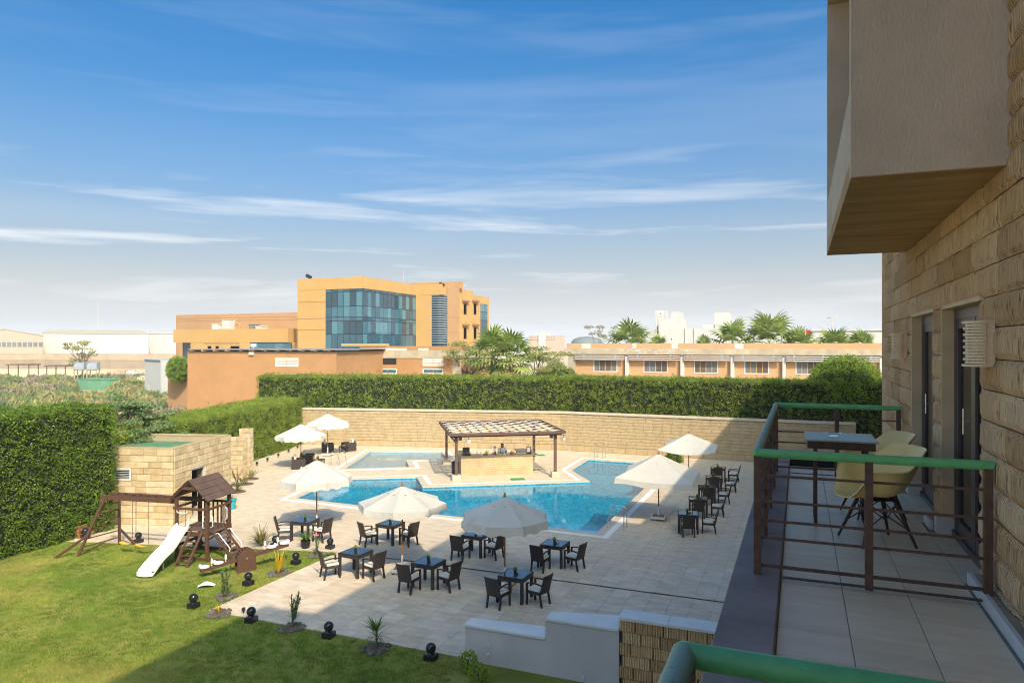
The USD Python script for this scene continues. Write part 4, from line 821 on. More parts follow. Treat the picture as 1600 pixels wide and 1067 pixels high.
# two tilted steel troughs on stands, green container, white cabin
for px, lab in ((124, 'left of the two tilted grey green steel bins on the waste ground'), (144, 'right of the two tilted grey green steel bins on the waste ground')):
    c = atd(px, 132); t = thing('steel_bin', lab, 'bin', (c[0], c[1], zpy(577, *c) - .1), TH)
    a = np.linspace(-.2, 1.75, 10); P = np.array([[(x, .8 - .95 * math.cos(q) * .9, .15 + 1.45 * math.sin(q) * .85) for q in a] for x in (-.92, .92)]); part('shell', MB().grid(P), m_bluegrey, t)
    part('side', MB().prism([(-.97, -.2), (-.92, -.2), (-.92, .9), (-.97, .9)], .1, 1.5).prism([(.92, -.2), (.97, -.2), (.97, .9), (.92, .9)], .1, 1.5), m_bluegrey, t)
    part('stand', MB().bb((-1, -.3, 0), (1, 1, .1)).bb((-.9, .8, -2), (-.8, .9, .1)).bb((.8, .8, -2), (.9, .9, .1)).bb((-.9, -.2, -2), (-.8, -.1, .1)).bb((.8, -.2, -2), (.9, -.1, .1)), m_concrete, t)
a, b = atd(121, 120), atd(172, 118); u = unit(b - a); n = np.array([-u[1], u[0]]); t = thing('green_skip', 'green open topped skip on the waste ground below the steel bins', 'container')
m_skip = M('green_skip_paint', (0.12, 0.27, 0.16), 0.7, 0.15, .8)
part('body', MB().prism(Polygon([a, b, b + n * 2.2, a + n * 2.2]), -.1, 1.7), m_skip, t); part('rim', MB().prism(Polygon([a - n * .08 - u * .08, b - n * .08 + u * .08, b + n * 2.28 + u * .08, a + n * 2.28 - u * .08], [[a + u * .1 + n * .1, b - u * .1 + n * .1, b - u * .1 + n * 2.1, a + u * .1 + n * 2.1]]), 1.7, 1.82), m_skip, t)
for k in range(6): q = a + u * (np.linalg.norm(b - a) * (k + .5) / 6); part('rib', MB().prism([q - n * .07 - u * .05, q - n * .07 + u * .05, q + u * .05, q - u * .05], 0, 1.7), m_skip, t)
a = atd(101, 124); solo('brick_heap', MB().box(v3(a, .35), (2.0, 1.2, .8), .5).box(v3(a + [1.3, .1], .25), (1.2, .9, .6), .8), M('heap_brick', (0.32, 0.17, 0.11), 0.95, 0.3, 2), 'small reddish rubble heap beside the green skip', 'rubble')
c0, c1, c2 = atd(226, 96), atd(251.5, 92), atd(263.5, 93.5); n = unit(np.array([-(c2 - c0)[1], (c2 - c0)[0]])); zt = zpy(563, *c1); t = thing('site_cabin', 'white site cabin on the waste ground left of the clipped bush', 'cabin')
part('wall', MB().prism([c0, c1, c1 + n * 3, c0 + n * 3], -.1, zt), m_whitewall, t); part('wall', MB().prism([c1 + (c2 - c1) * .04, c2 + (c2 - c1) * 1.2, c2 + (c2 - c1) * 1.2 + n * 3, c1 + n * 3 + (c2 - c1) * .04], .2, zt), m_whitewall, t)
part('roof', MB().prism([c0 - n * .15, c1 - n * .15, c2 + (c2 - c1) * 1.2 - n * .15, c2 + (c2 - c1) * 1.2 + n * 3.1, c0 + n * 3.1], zt, zt + .18), m_greymetal, t)
u = unit(c1 - c0); q = c0 + u * .9; part('door', MB().prism([q - n * .05, q + u * .75 - n * .05, q + u * .75 + n * .02, q + n * .02], .1, 2.15), m_palegrey, t)
part('corner_post', MB().prism([c1 - n * .08 - u * .08, c1 - n * .08 + u * .08, c1 + u * .08 + n * .05, c1 - u * .08 + n * .05], -.1, zt), m_greymetal, t)
a, b = atd(262, 74), atd(294, 72.5); n = unit(np.array([-(b - a)[1], (b - a)[0]])); t = thing('planter_wall', 'low tan rendered wall carrying the clipped bush beside the orange building', 'wall'); zt = zpy(590, *a)
part('body', MB().prism([a, b, b + n * 2.6, a + n * 2.6], -.1, zt), m_orange3, t); part('cap', MB().prism([a - n * .05, b - n * .05, b + n * 2.65, a + n * 2.65], zt, zt + .06), m_orange3, t)
# loose things in the yard
r_ = np.random.default_rng(91)
for k, (px, d, lab) in enumerate(((176, 150, 'pale block of stacked rubble right of the steel bins'), (193, 160, 'beige hut sized crate in the waste yard'), (205, 152, 'dark and white scrap pile in the waste yard'), (214, 128, 'straw coloured mound behind the green skip'))):
    c = atd(px, d); t = thing('rubble_pile', lab, 'rubble'); mt = [m_sand, m_mud, m_greymetal, m_sand][k]
    for j in range(5): part('piece', MB().box(v3(c + r_.normal(0, .9, 2), .5 + .25 * j), r_.uniform(.8, 2.2, 3) * [1, 1, .5], r_.uniform(0, 3)), mt, t)

# ================================================================== orange annex buildings, office, long building
def wall_face(mb, a, b, z0, z1, th=.3):
    u = unit(b - a); n = np.array([-u[1], u[0]]); return mb.prism([a, b, b + n * th, a + n * th], z0, z1)
def panel(parent, name, P, u, s0, s1, z0, z1, mat, out=.03, th=.08):
    n = np.array([u[1], -u[0]]); a, b = P + u * s0, P + u * s1; return part(name, MB().prism([a + n * out, b + n * out, b + n * (out - th), a + n * (out - th)], z0, z1), mat, parent)
def window(parent, P, u, s0, s1, z0, z1, mat, fmat, fw=.10, cols=1, rows=1, rec=.0, mats=None, r=None):
    n = np.array([u[1], -u[0]]); w = part('window', (lambda m: [m.prism([P + u * x0 + n * (.05 - rec), P + u * x1 + n * (.05 - rec), P + u * x1 - n * .08, P + u * x0 - n * .08], y0, y1) for x0, x1, y0, y1 in ((s0, s0 + fw, z0, z1), (s1 - fw, s1, z0, z1), (s0 + fw, s1 - fw, z0, z0 + fw), (s0 + fw, s1 - fw, z1 - fw, z1))] and m)(MB()), fmat, parent)
    W, Hh = (s1 - s0 - 2 * fw) / cols, (z1 - z0 - 2 * fw) / rows; g = .03 if cols * rows > 1 else 0
    for i in range(cols):
        for j in range(rows):
            mt = mat if mats is None else mats[int(r.integers(len(mats)))]; panel(w, 'pane', P, u, s0 + fw + i * W + g, s0 + fw + (i + 1) * W - g, z0 + fw + j * Hh + g, z0 + fw + (j + 1) * Hh - g, mt, .02 - rec, .05)
    return w
# annex 1
P0, P1 = atd(293, 70), atd(525.5, 66.5); u = unit(P1 - P0); n = np.array([-u[1], u[0]]); L = np.linalg.norm(P1 - P0); zt = zpy(549, *P0)
ax = thing('orange_annex', 'plain orange rendered annex with thin grey flat roof behind the left hedge', 'building')
Q = atd(563, 78); wside = (Q - P1) @ n
part('wall', MB().prism([P0, P1, P1 + n * wside, P0 + n * wside], -.1, zt), m_orange, ax)
part('roof', MB().prism([P0 - n * .35 + u * .3, P1 - n * .35 + u * .35, P1 + n * (wside + .1) + u * .35, P0 + n * (wside + .1) + u * .3], zt + .16, zt + .25), M('dull_roof_sheet', (0.22, 0.21, 0.20), .8), ax)
for k in range(12): q = P0 + u * (L * (k + .5) / 12); part('rafter', MB().prism([q - n * .2 - u * .12, q - n * .2 + u * .12, q + n * 1 + u * .12, q + n * 1 - u * .12], zt, zt + .16), m_orange3, ax)
s0, s1 = [((atd(px, 67.5) - P0) @ u) for px in (427, 467.5)]
for z0_, z1_ in ((zpy(573.5, *P1), zpy(559.5, *P1)), (zpy(600, *P1), zpy(584.5, *P1))): w_ = window(ax, P0, u, s0, s1, z0_, z1_, m_louvre, m_wframe, .12, 2, 4)
part('lamp', MB().prism([P0 + u * 6.9 - n * .2, P0 + u * 7.4 - n * .2, P0 + u * 7.4, P0 + u * 6.9], zt - .32, zt - .05), m_palegrey, ax)
solo('roof_floodlight', MB().box(v3(P0 + u * 7.3, zt + .62), (.5, .2, .32), TH).bar(v3(P0 + u * 7.3, zt + .3), v3(P0 + u * 7.3, zt + .5), .06), m_offwhite, 'small pale floodlight on the roof edge of the plain orange annex', 'floodlight')
# annex 2
P0, P1 = atd(562, 78), atd(720, 75); u = unit(P1 - P0); n = np.array([-u[1], u[0]]); L = np.linalg.norm(P1 - P0); zt = zpy(541, *P1); zc = zpy(546, *P1)
a2 = thing('orange_annex', 'orange annex with pale concrete band and small windows under the office block', 'building')
part('wall', MB().prism([P0 - u * .0, P1, P1 + n * 9, P0 + n * 9], -.1, zt), m_orange, a2)
part('band', MB().prism([P0 - n * .06, P1 - n * .06 + u * .06, P1 + n * 8.9 + u * .06, P1 + n * 8.9, P1 + n * .0, P0], zc - .95, zc - .1), m_concrete, a2)
panel(a2, 'corner_strip', P0, u, L - .9, L + .07, 0, zc - .96, m_concrete, .05, .06)
panel(a2, 'parapet_cap', P0 - u * 2.2, u, 0, 5.5, zt + .01, zt + .3, m_orange2, .1, .6)
panel(a2, 'block_patch', P0, u, 2.2, 5.6, zt - .65, zt - .22, m_palegrey, .015, .03); panel(a2, 'block_patch', P0, u, 6.9, 8.1, zt - .6, zt - .2, m_palegrey, .015, .03)
for px0, px1, y0, y1, mt, fm in ((585, 617, 559, 569, m_black, m_black), (663, 698, 558, 572, m_louvre, m_wframe)):
    s0, s1 = [((atd(px, 76.5) - P0) @ u) for px in (px0, px1)]; q = P0 + u * (s0 + s1) / 2; window(a2, P0, u, s0, s1, zpy(y1, *q), zpy(y0, *q), mt, fm, .1, 1 if mt is m_black else 2, 1 if mt is m_black else 3)
for px0, px1 in ((584, 618), (663, 698)):
    s0, s1 = [((atd(px, 76.5) - P0) @ u) for px in (px0, px1)]; q = P0 + u * (s0 + s1) / 2; window(a2, P0, u, s0, s1, zpy(584, *q), zpy(576, *q), m_winds[1], m_wframe, .1, 2, 1)

# office block
of = thing('office_building', 'large ochre office block with blue glass corner bay and grey louvred strip', 'building')
ux, uy = np.array([1.0, 0]), np.array([0, 1.0])
YF = 94.0; cx_ = ony(567, YF); xl = ony(465, YF); xg = ony(508.5, YF); zT = zpy(432, cx_, YF)
y1 = onx(650.5, cx_); x2 = ony(672, y1); x3 = ony(694, y1 + .8); y4 = onx(718, x3); zR = zT
zg1, zg0 = zpy(450.5, cx_, YF), 5.2
# main mass set back behind the glass
part('wall', MB().prism([(xl, YF), (xg, YF), (xg, YF + .5), (cx_ - .5, YF + .5), (cx_ - .5, y1 - .02), (cx_, y1 - .02), (cx_, y1), (x2 + .0, y1), (x3 - .6, y1 + .6), (x3 - .6, y1 + 14), (xl, y1 + 14)], -.1, zT - .25), m_orange2, of)
part('parapet', MB().prism([(xl - .02, YF - .03), (cx_ + .03, YF - .03), (cx_ + .03, y1 - .03), (x3 + .1, y1 - .03), (x3 + .1, y1 + 1.2), (cx_ - .6, y1 + 1.2), (cx_ - .6, YF + .5), (xl + .4, YF + .5), (xl + .4, y1 + 14), (xl - .02, y1 + 14)], zg1, zT), m_orange2, of)
r_ = np.random.default_rng(101)
rows = [(zg0, zg0 + 1.2), (zg0 + 1.2, zpy(522, cx_, YF) ), (zpy(522, cx_, YF), zpy(501, cx_, YF)), (zpy(501, cx_, YF), zpy(495, cx_, YF)), (zpy(495, cx_, YF), zpy(478, cx_, YF)), (zpy(478, cx_, YF), zpy(455, cx_, YF)), (zpy(455, cx_, YF), zg1)]
gb = part('glass_bay', MB().bb((xg, YF + .12, zg0), (cx_ - .12, YF + .2, zg1)).bb((cx_ - .2, YF + .2, zg0), (cx_ - .12, y1 - .03, zg1)), m_mullion, of)
def glass_grid(P, u, L, cols):
    n = np.array([u[1], -u[0]])
    for i in range(cols):
        for j, (z0, z1) in enumerate(rows):
            s0, s1 = L * i / cols + .05, L * (i + 1) / cols - .05; w = [2, 3, 3, 1] if j in (2, 5) else [0, 1, 0, 2] if j in (1, 4) else [0, 0, 3, 1]
            a, b = P + u * s0, P + u * s1; o = r_.uniform(-.004, .004); part('glass_pane', MB().prism([a + n * (.10 + o), b + n * (.10 - o), b, a], z0 + .05, z1 - .05), m_winds[{2: 2, 3: 3, 1: 1, 0: 0}[w[int(r_.integers(4))]]], gb)
glass_grid(np.array([xg, YF + .12]), ux, cx_ - .12 - xg, 6); glass_grid(np.array([cx_ - .12, YF + .12]), uy, y1 - YF - .15, 14)
# louvred rounded corner
lv = part('louvre_bay', MB().prism([(x2, y1 + .1), (x3 - .9, y1 + .1), (x3 - .12, y1 + .9), (x3 - .12, y1 + 2.2), (x2, y1 + 2.2)], 3, zpy(461, x3, y1)), m_winds[3], of)
arc_ = [(x2 + .02, y1 - .0)] + [(x3 - 1.0 + math.sin(a) * .95, y1 + .95 - math.cos(a) * .95) for a in np.linspace(0, 1.57, 7)] + [(x3 - .05, y1 + 2.1)]
z_ = zpy(536, x3, y1)
while z_ < zpy(461, x3, y1):
    poly = Polygon(arc_ + [(x, y + .0) for x, y in [(x3 - .2, y1 + 2.1)]] + [(x3 - 1.0 + math.sin(a) * .8, y1 + .95 - math.cos(a) * .8) for a in np.linspace(1.57, 0, 7)] + [(x2 + .02, y1 + .15)]).buffer(0)
    part('louvre_blade', MB().prism(poly, z_, z_ + .10), m_bluegrey, lv); z_ += .42
part('wall', MB().prism([(x3 - .58, y1 + 2.25), (x3, y1 + 2.25), (x3, y4), (x3 - .58, y4)], -.1, zT - .3).prism([(x3 - 12, y1 + 8.5), (x3 - .03, y1 + 8.5), (x3 - .03, y4 - .03), (x3 - 12, y4 - .03)], zT - .3, zpy(439.5, x3, y4)).prism([(x2, y1 + .1), (x3 - .6, y1 + .7), (x3 - .6, y1 + 2.2), (x2, y1 + 2.2)], -.1, 3), m_orange3, of)
y5 = onx(764, x3); zW = zpy(458, x3, y4)
part('side_wing', MB().prism([(x3 - 12, y4 + .01), (x3 + .02, y4 + .01), (x3 + .02, y5), (x3 - 12, y5)], -.1, zW), m_orange2, of)
# joints on the render
for z in (zpy(497, cx_, YF), zpy(515, cx_, YF), zpy(470, cx_, YF), zpy(449, cx_, YF)): panel(of, 'joint', np.array([xl, YF]), ux, .02, xg - xl - .05, z, z + .09, m_jointline, .012, .02)
for z in (zpy(497, x3, y4), zpy(520, x3, y4)): panel(of, 'joint', np.array([x3, y1 + 2.3]), uy, .02, y4 - y1 - 2.35, z, z + .07, m_jointline, .012, .02)
for px in (726.5, 742):
    yw = onx(px, x3)
    for t0, t1 in ((474, 492), (511, 530)):
        z0_, z1_ = zpy(t1, x3, yw), zpy(t0, x3, yw); window(of, np.array([x3 + .02, 0]), uy, yw - .7, yw + .7, z0_, z1_, m_palegrey, m_orange3, .10, 1, 1, .02); panel(of, 'sunshade', np.array([x3 + .02, 0]), uy, yw - 1.3, yw + 1.2, z1_ + .25, z1_ + .55, m_jointline, .5, .52)
ya, yb_ = onx(750.5, x3), onx(761.5, x3); sg = part('side_glass', MB().bb((x3 - .1, ya, 6), (x3 + .04, yb_, zpy(476, x3, yb_))), m_mullion, of)
for i in range(4):
    for j in range(6):
        z0_ = 6 + (zpy(476, x3, yb_) - 6) * j / 6; panel(sg, 'glass_pane', np.array([x3 + .02, ya]), uy, (yb_ - ya) * i / 4 + .1, (yb_ - ya) * (i + 1) / 4 - .1, z0_ + .1, z0_ + (zpy(476, x3, yb_) - 6) / 6 - .1, m_winds[[2, 1, 0, 3, 1, 2][j]], .06, .05)
# left wings
YL = 98.0; xw0 = ony(271, YL); xw1 = ony(465.5, YL); zl = zpy(514, ony(370, YL), YL); xr_ = ony(450, YL)
part('left_wing', MB().prism([(xw0 + 4.2, YL), (ony(390.5, YL), YL), (ony(390.5, YL), YL + .6), (xw1 + 4, YL + .6), (xw1 + 4, YL + 14), (xw0 + 4.2, YL + 14)], -.1, zl - 2.4).prism([(xw0, YL - .02), (xr_, YL - .02), (xr_, YL + 2), (xw1 + 4, YL + 2), (xw1 + 4, YL + 14), (xw0, YL + 14)], zl - 2.38, zl), m_orange2, of)
part('upper_wing', MB().prism([(ony(275, 107), 107), (ony(470, 107) + 3, 107), (ony(470, 107) + 3, 118), (ony(275, 107), 118)], 0, zpy(491, ony(330, 107), 107)), m_orange3, of)
for f in (.90, .94): panel(of, 'joint', np.array([ony(275, 107), 107]), ux, 0, ony(468, 107) - ony(275, 107), zpy(491, ony(330, 107), 107) * f, zpy(491, ony(330, 107), 107) * f + .07, m_jointline, .012, .02)
PL_ = np.array([xw0, YL])
window(of, PL_, ux, ony(391, YL) - xw0, xr_ - xw0 + .8, zl - 4.4, zl - 2.45, m_winds[1], m_mullion, .12, 5, 1, .0, [m_winds[1], m_winds[2], m_winds[1]], r_)
for a, b in ((324, 331), (336, 343)): window(of, PL_, ux, ony(a, YL) - xw0, ony(b, YL) - xw0, zl - 3.95, zl - 2.9, m_windgrey, m_orange3, .15, 1, 1, .02)
window(of, PL_, ux, ony(359.5, YL) - xw0, ony(375, YL) - xw0, zl - 4.3, zl - 2.9, m_windgrey, m_orange3, .15, 1, 1, .02)
panel(of, 'joint', PL_, ux, ony(319, YL) - xw0, ony(375, YL) - xw0, zl - 2.62, zl - 2.5, m_jointline, .02, .03)
window(of, PL_ + [0, 1.5], ux, ony(275.5, YL) - xw0, ony(288.5, YL) - xw0 + .3, 0, zl - 2.4, m_winds[3], m_mullion, .12, 2, 2)
# things on the roofs
def roof_box(name, label, px0, px1, Yp, z0, h, mat, cat, dpt=1.5):
    a, b = ony(px0, Yp), ony(px1, Yp); t = thing(name, label, cat); part('body', MB().frame((a, Yp, z0), (1, 0, 0), (0, 1, 0), (0, 0, 1), b - a, dpt, h, .05), mat, t); part('lid', MB().bb((a - .08, Yp - .08, z0 + h), (b + .08, Yp + dpt + .08, z0 + h + .1)), mat, t)
    part('foot', MB().bb((a + .1, Yp + .1, z0 - .15), (b - .1, Yp + dpt - .1, z0)), m_greymetal, t)
roof_box('roof_tank', 'white water tank box on the left wing roof of the office', 346.5, 358, YL + 3, zl + .1, 1.7, m_whitewall, 'tank')
roof_box('roof_cooler', 'small white cooling unit left of the roof tank', 331, 340, YL + 3, zl + .1, .9, m_offwhite, 'cooling unit')
roof_box('roof_cooler', 'dark cooling unit on the right of the left wing roof', 389, 397, YL + 3, zl + .1, .7, m_windgrey, 'cooling unit')
roof_box('roof_cooler', 'flat pale cooling unit nearest the main office block', 399, 409, YL + 3, zl + .1, .4, m_offwhite, 'cooling unit')
q = v3((ony(371, YL + 3), YL + 3), zl + .55); t = thing('roof_ring', 'pale round dish standing on the left wing roof', 'dish'); a = np.linspace(0, 6.283, 22); part('dish', MB().tube([q + [math.cos(k) * .6, 0, math.sin(k) * .6] for k in a], .12, 6), m_orange2, t); part('stand', MB().bar(q - [0, 0, .9], q - [0, 0, .5], .2), m_orange2, t)
for px, py, Yp, lab in ((483, 433, YF + .3, 'dark floodlight on the left end of the office roof'), (691, 445, y1 + .3, 'dark floodlight over the louvred corner of the office')):
    q = v3((ony(px, Yp), Yp), zpy(py + 2.5, ony(px, Yp), Yp)); t = thing('roof_floodlight', lab, 'floodlight'); part('head', MB().bar(q + [-.5, 0, .55], q + [.35, 0, .15], .45, .5), m_black, t); part('stand', MB().bar(q - [0, 0, .3], q + [0, 0, .2], .08), m_black, t)
q = v3((ony(631, y1 + 5), y1 + 5), zT - .2); solo('roof_antenna', MB().tube([q, q + [0, 0, 3.6]], [.05, .02], 5).tube([q + [0, 0, 0], q + [.5, 0, .0]], .03, 4), m_greymetal, 'thin whip antenna on the office roof', 'antenna')
q = v3((x3 - .5, onx(728, x3)), zW); t = thing('roof_lamp', 'small lamp post on the roof of the right wing', 'lamp'); part('post', MB().tube([q, q + [0, 0, 1.6]], .04, 5), m_greymetal, t); part('head', MB().box(q + [.25, 0, 1.6], (.6, .2, .15)), m_offwhite, t)

# long low building
YB = 80.0; lo = thing('long_building', 'long low orange building with concrete roof band and six wide windows', 'building')
xa_, xb_ = ony(885.5, YB), ony(1420, YB); zp, zb2, zb0 = 7.68, 7.08, 6.44
part('wall', MB().bb((xa_ + .35, YB, -.1), (xb_, YB + 14, zb0)), m_orangelow, lo)
part('roof_band', MB().bb((xa_ - .15, YB - .65, zb0), (xb_, YB + 14, zb2)), m_concrete, lo)
part('parapet', MB().bb((xa_ + .1, YB - .3, zb2), (xb_, YB + 14, zp)), m_orangelow, lo)
for px0, px1 in ((910, 924), (989, 995), (1050, 1060), (1148, 1162)): a, b = ony(px0, YB), ony(px1, YB); part('parapet_patch', MB().bb((a, YB - .315, zb2 + .01), (b, YB - .29, zp - .02)), m_palegrey, lo)
fx_ = M('flaking_white', (0.6, 0.56, 0.48), 0.9, 0.2, 3); r_ = np.random.default_rng(111); fk = MB()
for k in range(70): x = r_.normal(ony(1020, YB), 2.0); z = zb2 - abs(r_.normal(0, .2)) - .02; fk.bb((x, YB - .662, z - r_.uniform(.02, .07)), (x + r_.uniform(.05, .4), YB - .64, z))
part('flaking_paint', fk, fx_, lo, kind='stuff')
cols = [885.5 + 2] + [980.0, 1066.5, 1143.8, 1225.5, 1302.0, 1376.0]
px_cols = [(889, 900), (978, 983.5), (1064, 1069.5), (1142, 1147.5), (1222.7, 1228), (1299, 1304), (1374, 1379)]
for a, b in px_cols: part('column', MB().bb((ony(a, YB), YB - .42, -.1), (ony(b, YB), YB + .1, zb0)), m_concrete if a < 960 else m_palegrey, lo)
wins = [(927.5, 964.5), (1005.5, 1043.5), (1084.5, 1122), (1163, 1201.5), (1243, 1281), (1322, 1362)]
for (a, b), (c0_, c1_) in zip(wins, zip([c[1] for c in px_cols[:-1]], [c[0] for c in px_cols[1:]])):
    X0, X1 = ony(a, YB), ony(b, YB); w = window(lo, np.array([0, YB]), ux, X0, X1, zb0 - 2.05, zb0 - .62, m_windark, m_wframe, .09, 4, 1, 0, [m_windark, m_windgrey, m_windark, m_windgrey], r_)
    part('mullion', MB().bb((X0 + (X1 - X0) * .48, YB - .06, zb0 - 1.95), (X0 + (X1 - X0) * .52, YB - .03, zb0 - .85)).bb((X0 + (X1 - X0) * .24, YB - .06, zb0 - 1.95), (X0 + (X1 - X0) * .27, YB - .03, zb0 - .85)).bb((X0 + (X1 - X0) * .73, YB - .06, zb0 - 1.95), (X0 + (X1 - X0) * .76, YB - .03, zb0 - .85)), m_orange2, w)
    U0, U1 = ony(c0_, YB) + .03, ony(c1_, YB) - .03
    for k in range(3): part('sunshade_slat', MB().bb((U0, YB - .66, zb0 - .22 - k * .21), (U1, YB - .54, zb0 - .12 - k * .21)), m_whitewall, lo)
    for f in (.18, .82): part('slat_bracket', MB().bb((U0 + (U1 - U0) * f - .1, YB - .53, zb0 - .66), (U0 + (U1 - U0) * f + .1, YB - .0, zb0 - .005)), m_whitewall, lo)
# white house with rooftop boxes, white hall, distant block, tanks, flag, antenna
YW = 140.0; wh = thing('white_house', 'white flat roofed house with tall rooftop boxes behind the palms', 'building')
def wb(px0, px1, y0_, Yp, dpt, nm='wall', z0=0, mat=m_whitewall): a, b = ony(px0, Yp), ony(px1, Yp); return part(nm, MB().bb((a, Yp, z0), (b, Yp + dpt, zpy(y0_, (a + b) / 2, Yp))), mat, wh)
wb(1030, 1150, 513, YW, 22); wb(1006, 1029.8, 514.5, YW + 3, 18); wb(1029, 1063.5, 499, YW + 2, 10, 'roof_block', 5); wb(1023.5, 1038, 485, YW + 6, 5, 'roof_block', 5); wb(1049, 1063, 487.5, YW + 3, 5, 'roof_block', 5); wb(1116.5, 1138, 488.5, YW + 4, 7, 'roof_block', 5); wb(1097, 1115, 507, YW + 4, 3, 'roof_block', 5); wb(1064.5, 1071, 500.5, YW + 4, 3, 'roof_tank', 5, m_greymetal)
Pw = np.array([0, YW])
for a, b, t0, t1 in ((1047, 1051.5, 527, 533), (1096, 1101, 521, 527), (1078, 1081, 528, 533)): window(wh, Pw, ux, ony(a, YW), ony(b, YW), zpy(t1, ony(a, YW), YW), zpy(t0, ony(a, YW), YW), m_windgrey, m_wframe, .12)
window(wh, np.array([0, YW + 6]), ux, ony(1029, YW + 6), ony(1035, YW + 6), zpy(493, ony(1030, YW + 6), YW + 6), zpy(487.5, ony(1030, YW + 6), YW + 6), m_windgrey, m_wframe, .2)
for px in (1025, 1071, 1085): part('pipe', MB().tube([(ony(px, YW), YW - .1, 4), (ony(px, YW), YW - .1, zpy(499 if px == 1025 else 513, ony(px, YW), YW))], .12, 6), m_palegrey, wh)
YH_ = 165.0; hl = thing('white_hall', 'long plain white hall behind the right hand palms', 'building')
part('wall', MB().bb((ony(1160, YH_), YH_, 0), (ony(1450, YH_), YH_ + 25, zpy(517, ony(1300, YH_), YH_))), m_whitewall, hl); part('roof_edge', MB().bb((ony(1160, YH_) - .3, YH_ - .3, zpy(517, ony(1300, YH_), YH_)), (ony(1450, YH_), YH_ + 25, zpy(515, ony(1300, YH_), YH_))), m_greymetal, hl)
db = thing('distant_block', 'small pinkish block of flats far away left of the long building', 'building'); YD = 420.0; m_pk = M('pinkish_render', (0.48, 0.34, 0.25), 0.9, 0.05, .2)
zd = zpy(524, ony(850, YD), YD); part('wall', MB().bb((ony(826, YD), YD, 0), (ony(871, YD), YD + 15, zd)), m_pk, db); part('stair_tower', MB().bb((ony(842, YD), YD - .8, 0), (ony(852, YD), YD + 8, zpy(520, ony(850, YD), YD))), m_palegrey, db)
for px in (829, 832, 836, 840, 855, 858, 862, 866):
    for yy in (526.5, 530.5): window(db, np.array([0, YD]), ux, ony(px, YD) - .4, ony(px, YD) + .4, zpy(yy + 1.4, ony(px, YD), YD), zpy(yy, ony(px, YD), YD), m_windark, m_windark, .1)
dk = thing('distant_dome', 'grey rounded canopy roof behind the thin brownish tree', 'canopy'); c = atd(917, 150); part('roof', MB().lathe([(3.4, 0), (3.2, .7), (2.6, 1.2), (1.6, 1.55), (0.05, 1.7)], 20, v3(c, zpy(538, *c))), M('dull_canopy', (0.17, 0.20, 0.20), .9), dk, smooth=True)
part('wall', MB().lathe([(3.2, 0), (3.2, zpy(538, *c))], 20, v3(c)), m_palegrey, dk)
fl_ = thing('red_flag', 'small red triangular flag on a pole between palms', 'flag'); q = v3((ony(1258.5, 105), 105), 0); zf = zpy(514, q[0], 105)
part('pole', MB().tube([q + [0, 0, 4], q + [0, 0, zf]], .04, 5), m_palegrey, fl_); P = np.array([[q + [.1 + s * .75, .08 * math.sin(s * 5), zf - .05 - h * (1 - s * .55) * .8 - s * .32] for h in (0, .5, 1)] for s in np.linspace(0, 1, 8)]); part('cloth', MB().grid(P), M('red_cloth', (0.6, 0.03, 0.04), 0.8, trans=.3), fl_)
an = thing('yard_lamp', 'thin pole with two small floodlight arms above the palms', 'lamp'); q = v3((ony(1300.5, 120), 120), 0); za = zpy(498, q[0], 120); part('pole', MB().tube([q, q + [0, 0, za]], .06, 5), m_greymetal, an); part('arm', MB().bar(q + [-.5, 0, za + .1], q + [.8, 0, za + .0], .08).bar(q + [.3, 0, za], q + [.9, 0, za + .4], .1, .3), m_greymetal, an); part('lamp_head', MB().box(q + [-.5, 0, za + .15], (.6, .3, .12)), m_bluegrey, an)

# ================================================================== lawn grass
gp = Polygon([(-25.7, 8.5), (-6.6, 8.5), (-7.4, YS - .02), (C0[0], C0[1] - .05), (C1[0] - .06, C1[1]), LB + [.2, -.05], (-25.7, LB[1] - .2)])
r = np.random.default_rng(121); n = 26000; bx = gp.bounds; xy = np.column_stack([r.uniform(bx[0], bx[2], n), r.uniform(bx[1], bx[3], n)]); xy = xy[shapely.contains_xy(gp, xy[:, 0], xy[:, 1])]; xy = xy[(fbm(np.column_stack([xy * .8, np.full(len(xy), 3.3)]), 3, 8) < .60) | (r.uniform(0, 1, len(xy)) < .35)]; m = len(xy)
def tuft(seed, nb=16):
    q = np.random.default_rng(seed); mb = MB()
    for k in range(nb):
        o = np.array([*q.normal(0, .05, 2), 0.0]); a = q.uniform(0, 6.28); d = np.array([math.cos(a), math.sin(a), 0]); s = np.array([-d[1], d[0], 0]) * .006; h = q.uniform(.025, .055)
        mb.add([o - s, o + s, o + d * .02 + [0, 0, h]], [[0, 1, 2]])
    return mb
m_gr = [M('grass_0', (0.125, 0.21, 0.018), 0.7, 0.35, .8, trans=.3), M('grass_1', (0.24, 0.29, 0.035), 0.7, 0.3, .8, trans=.3), M('grass_2', (0.36, 0.32, 0.08), 0.8, 0.3, .8, trans=.3)]
pt = fbm(np.column_stack([xy * .45, np.zeros(m)]), 3, 4) + r.normal(0, .12, m)
gt = thing('grass', 'short green lawn grass around the playground', 'grass', kind='stuff')
instancer(path_for('blades', gt), [(f'grass_tuft_{chr(97 + k)}', tuft(130 + k), m_gr[k]) for k in range(3)], np.column_stack([xy, np.full(m, -.02)]), [(math.cos(a), 0, 0, math.sin(a)) for a in r.uniform(0, 3.14, m)], r.uniform(.7, 1.3, m), np.where(pt < .50, 0, np.where(pt < .68, 1, 2)))
# thin haze of the warm day
m_haze = usdkit.material(stage, '/World/Looks/haze', {'v': ('principled_volume', {'color': (0.93, 0.95, 1.0), 'density': 0.00032})}, [], volume='v.volume')
tag(part('haze', MB().bb((-1260, -310, -2.3), (960, 1560, 40)), m_haze), kind='stuff')
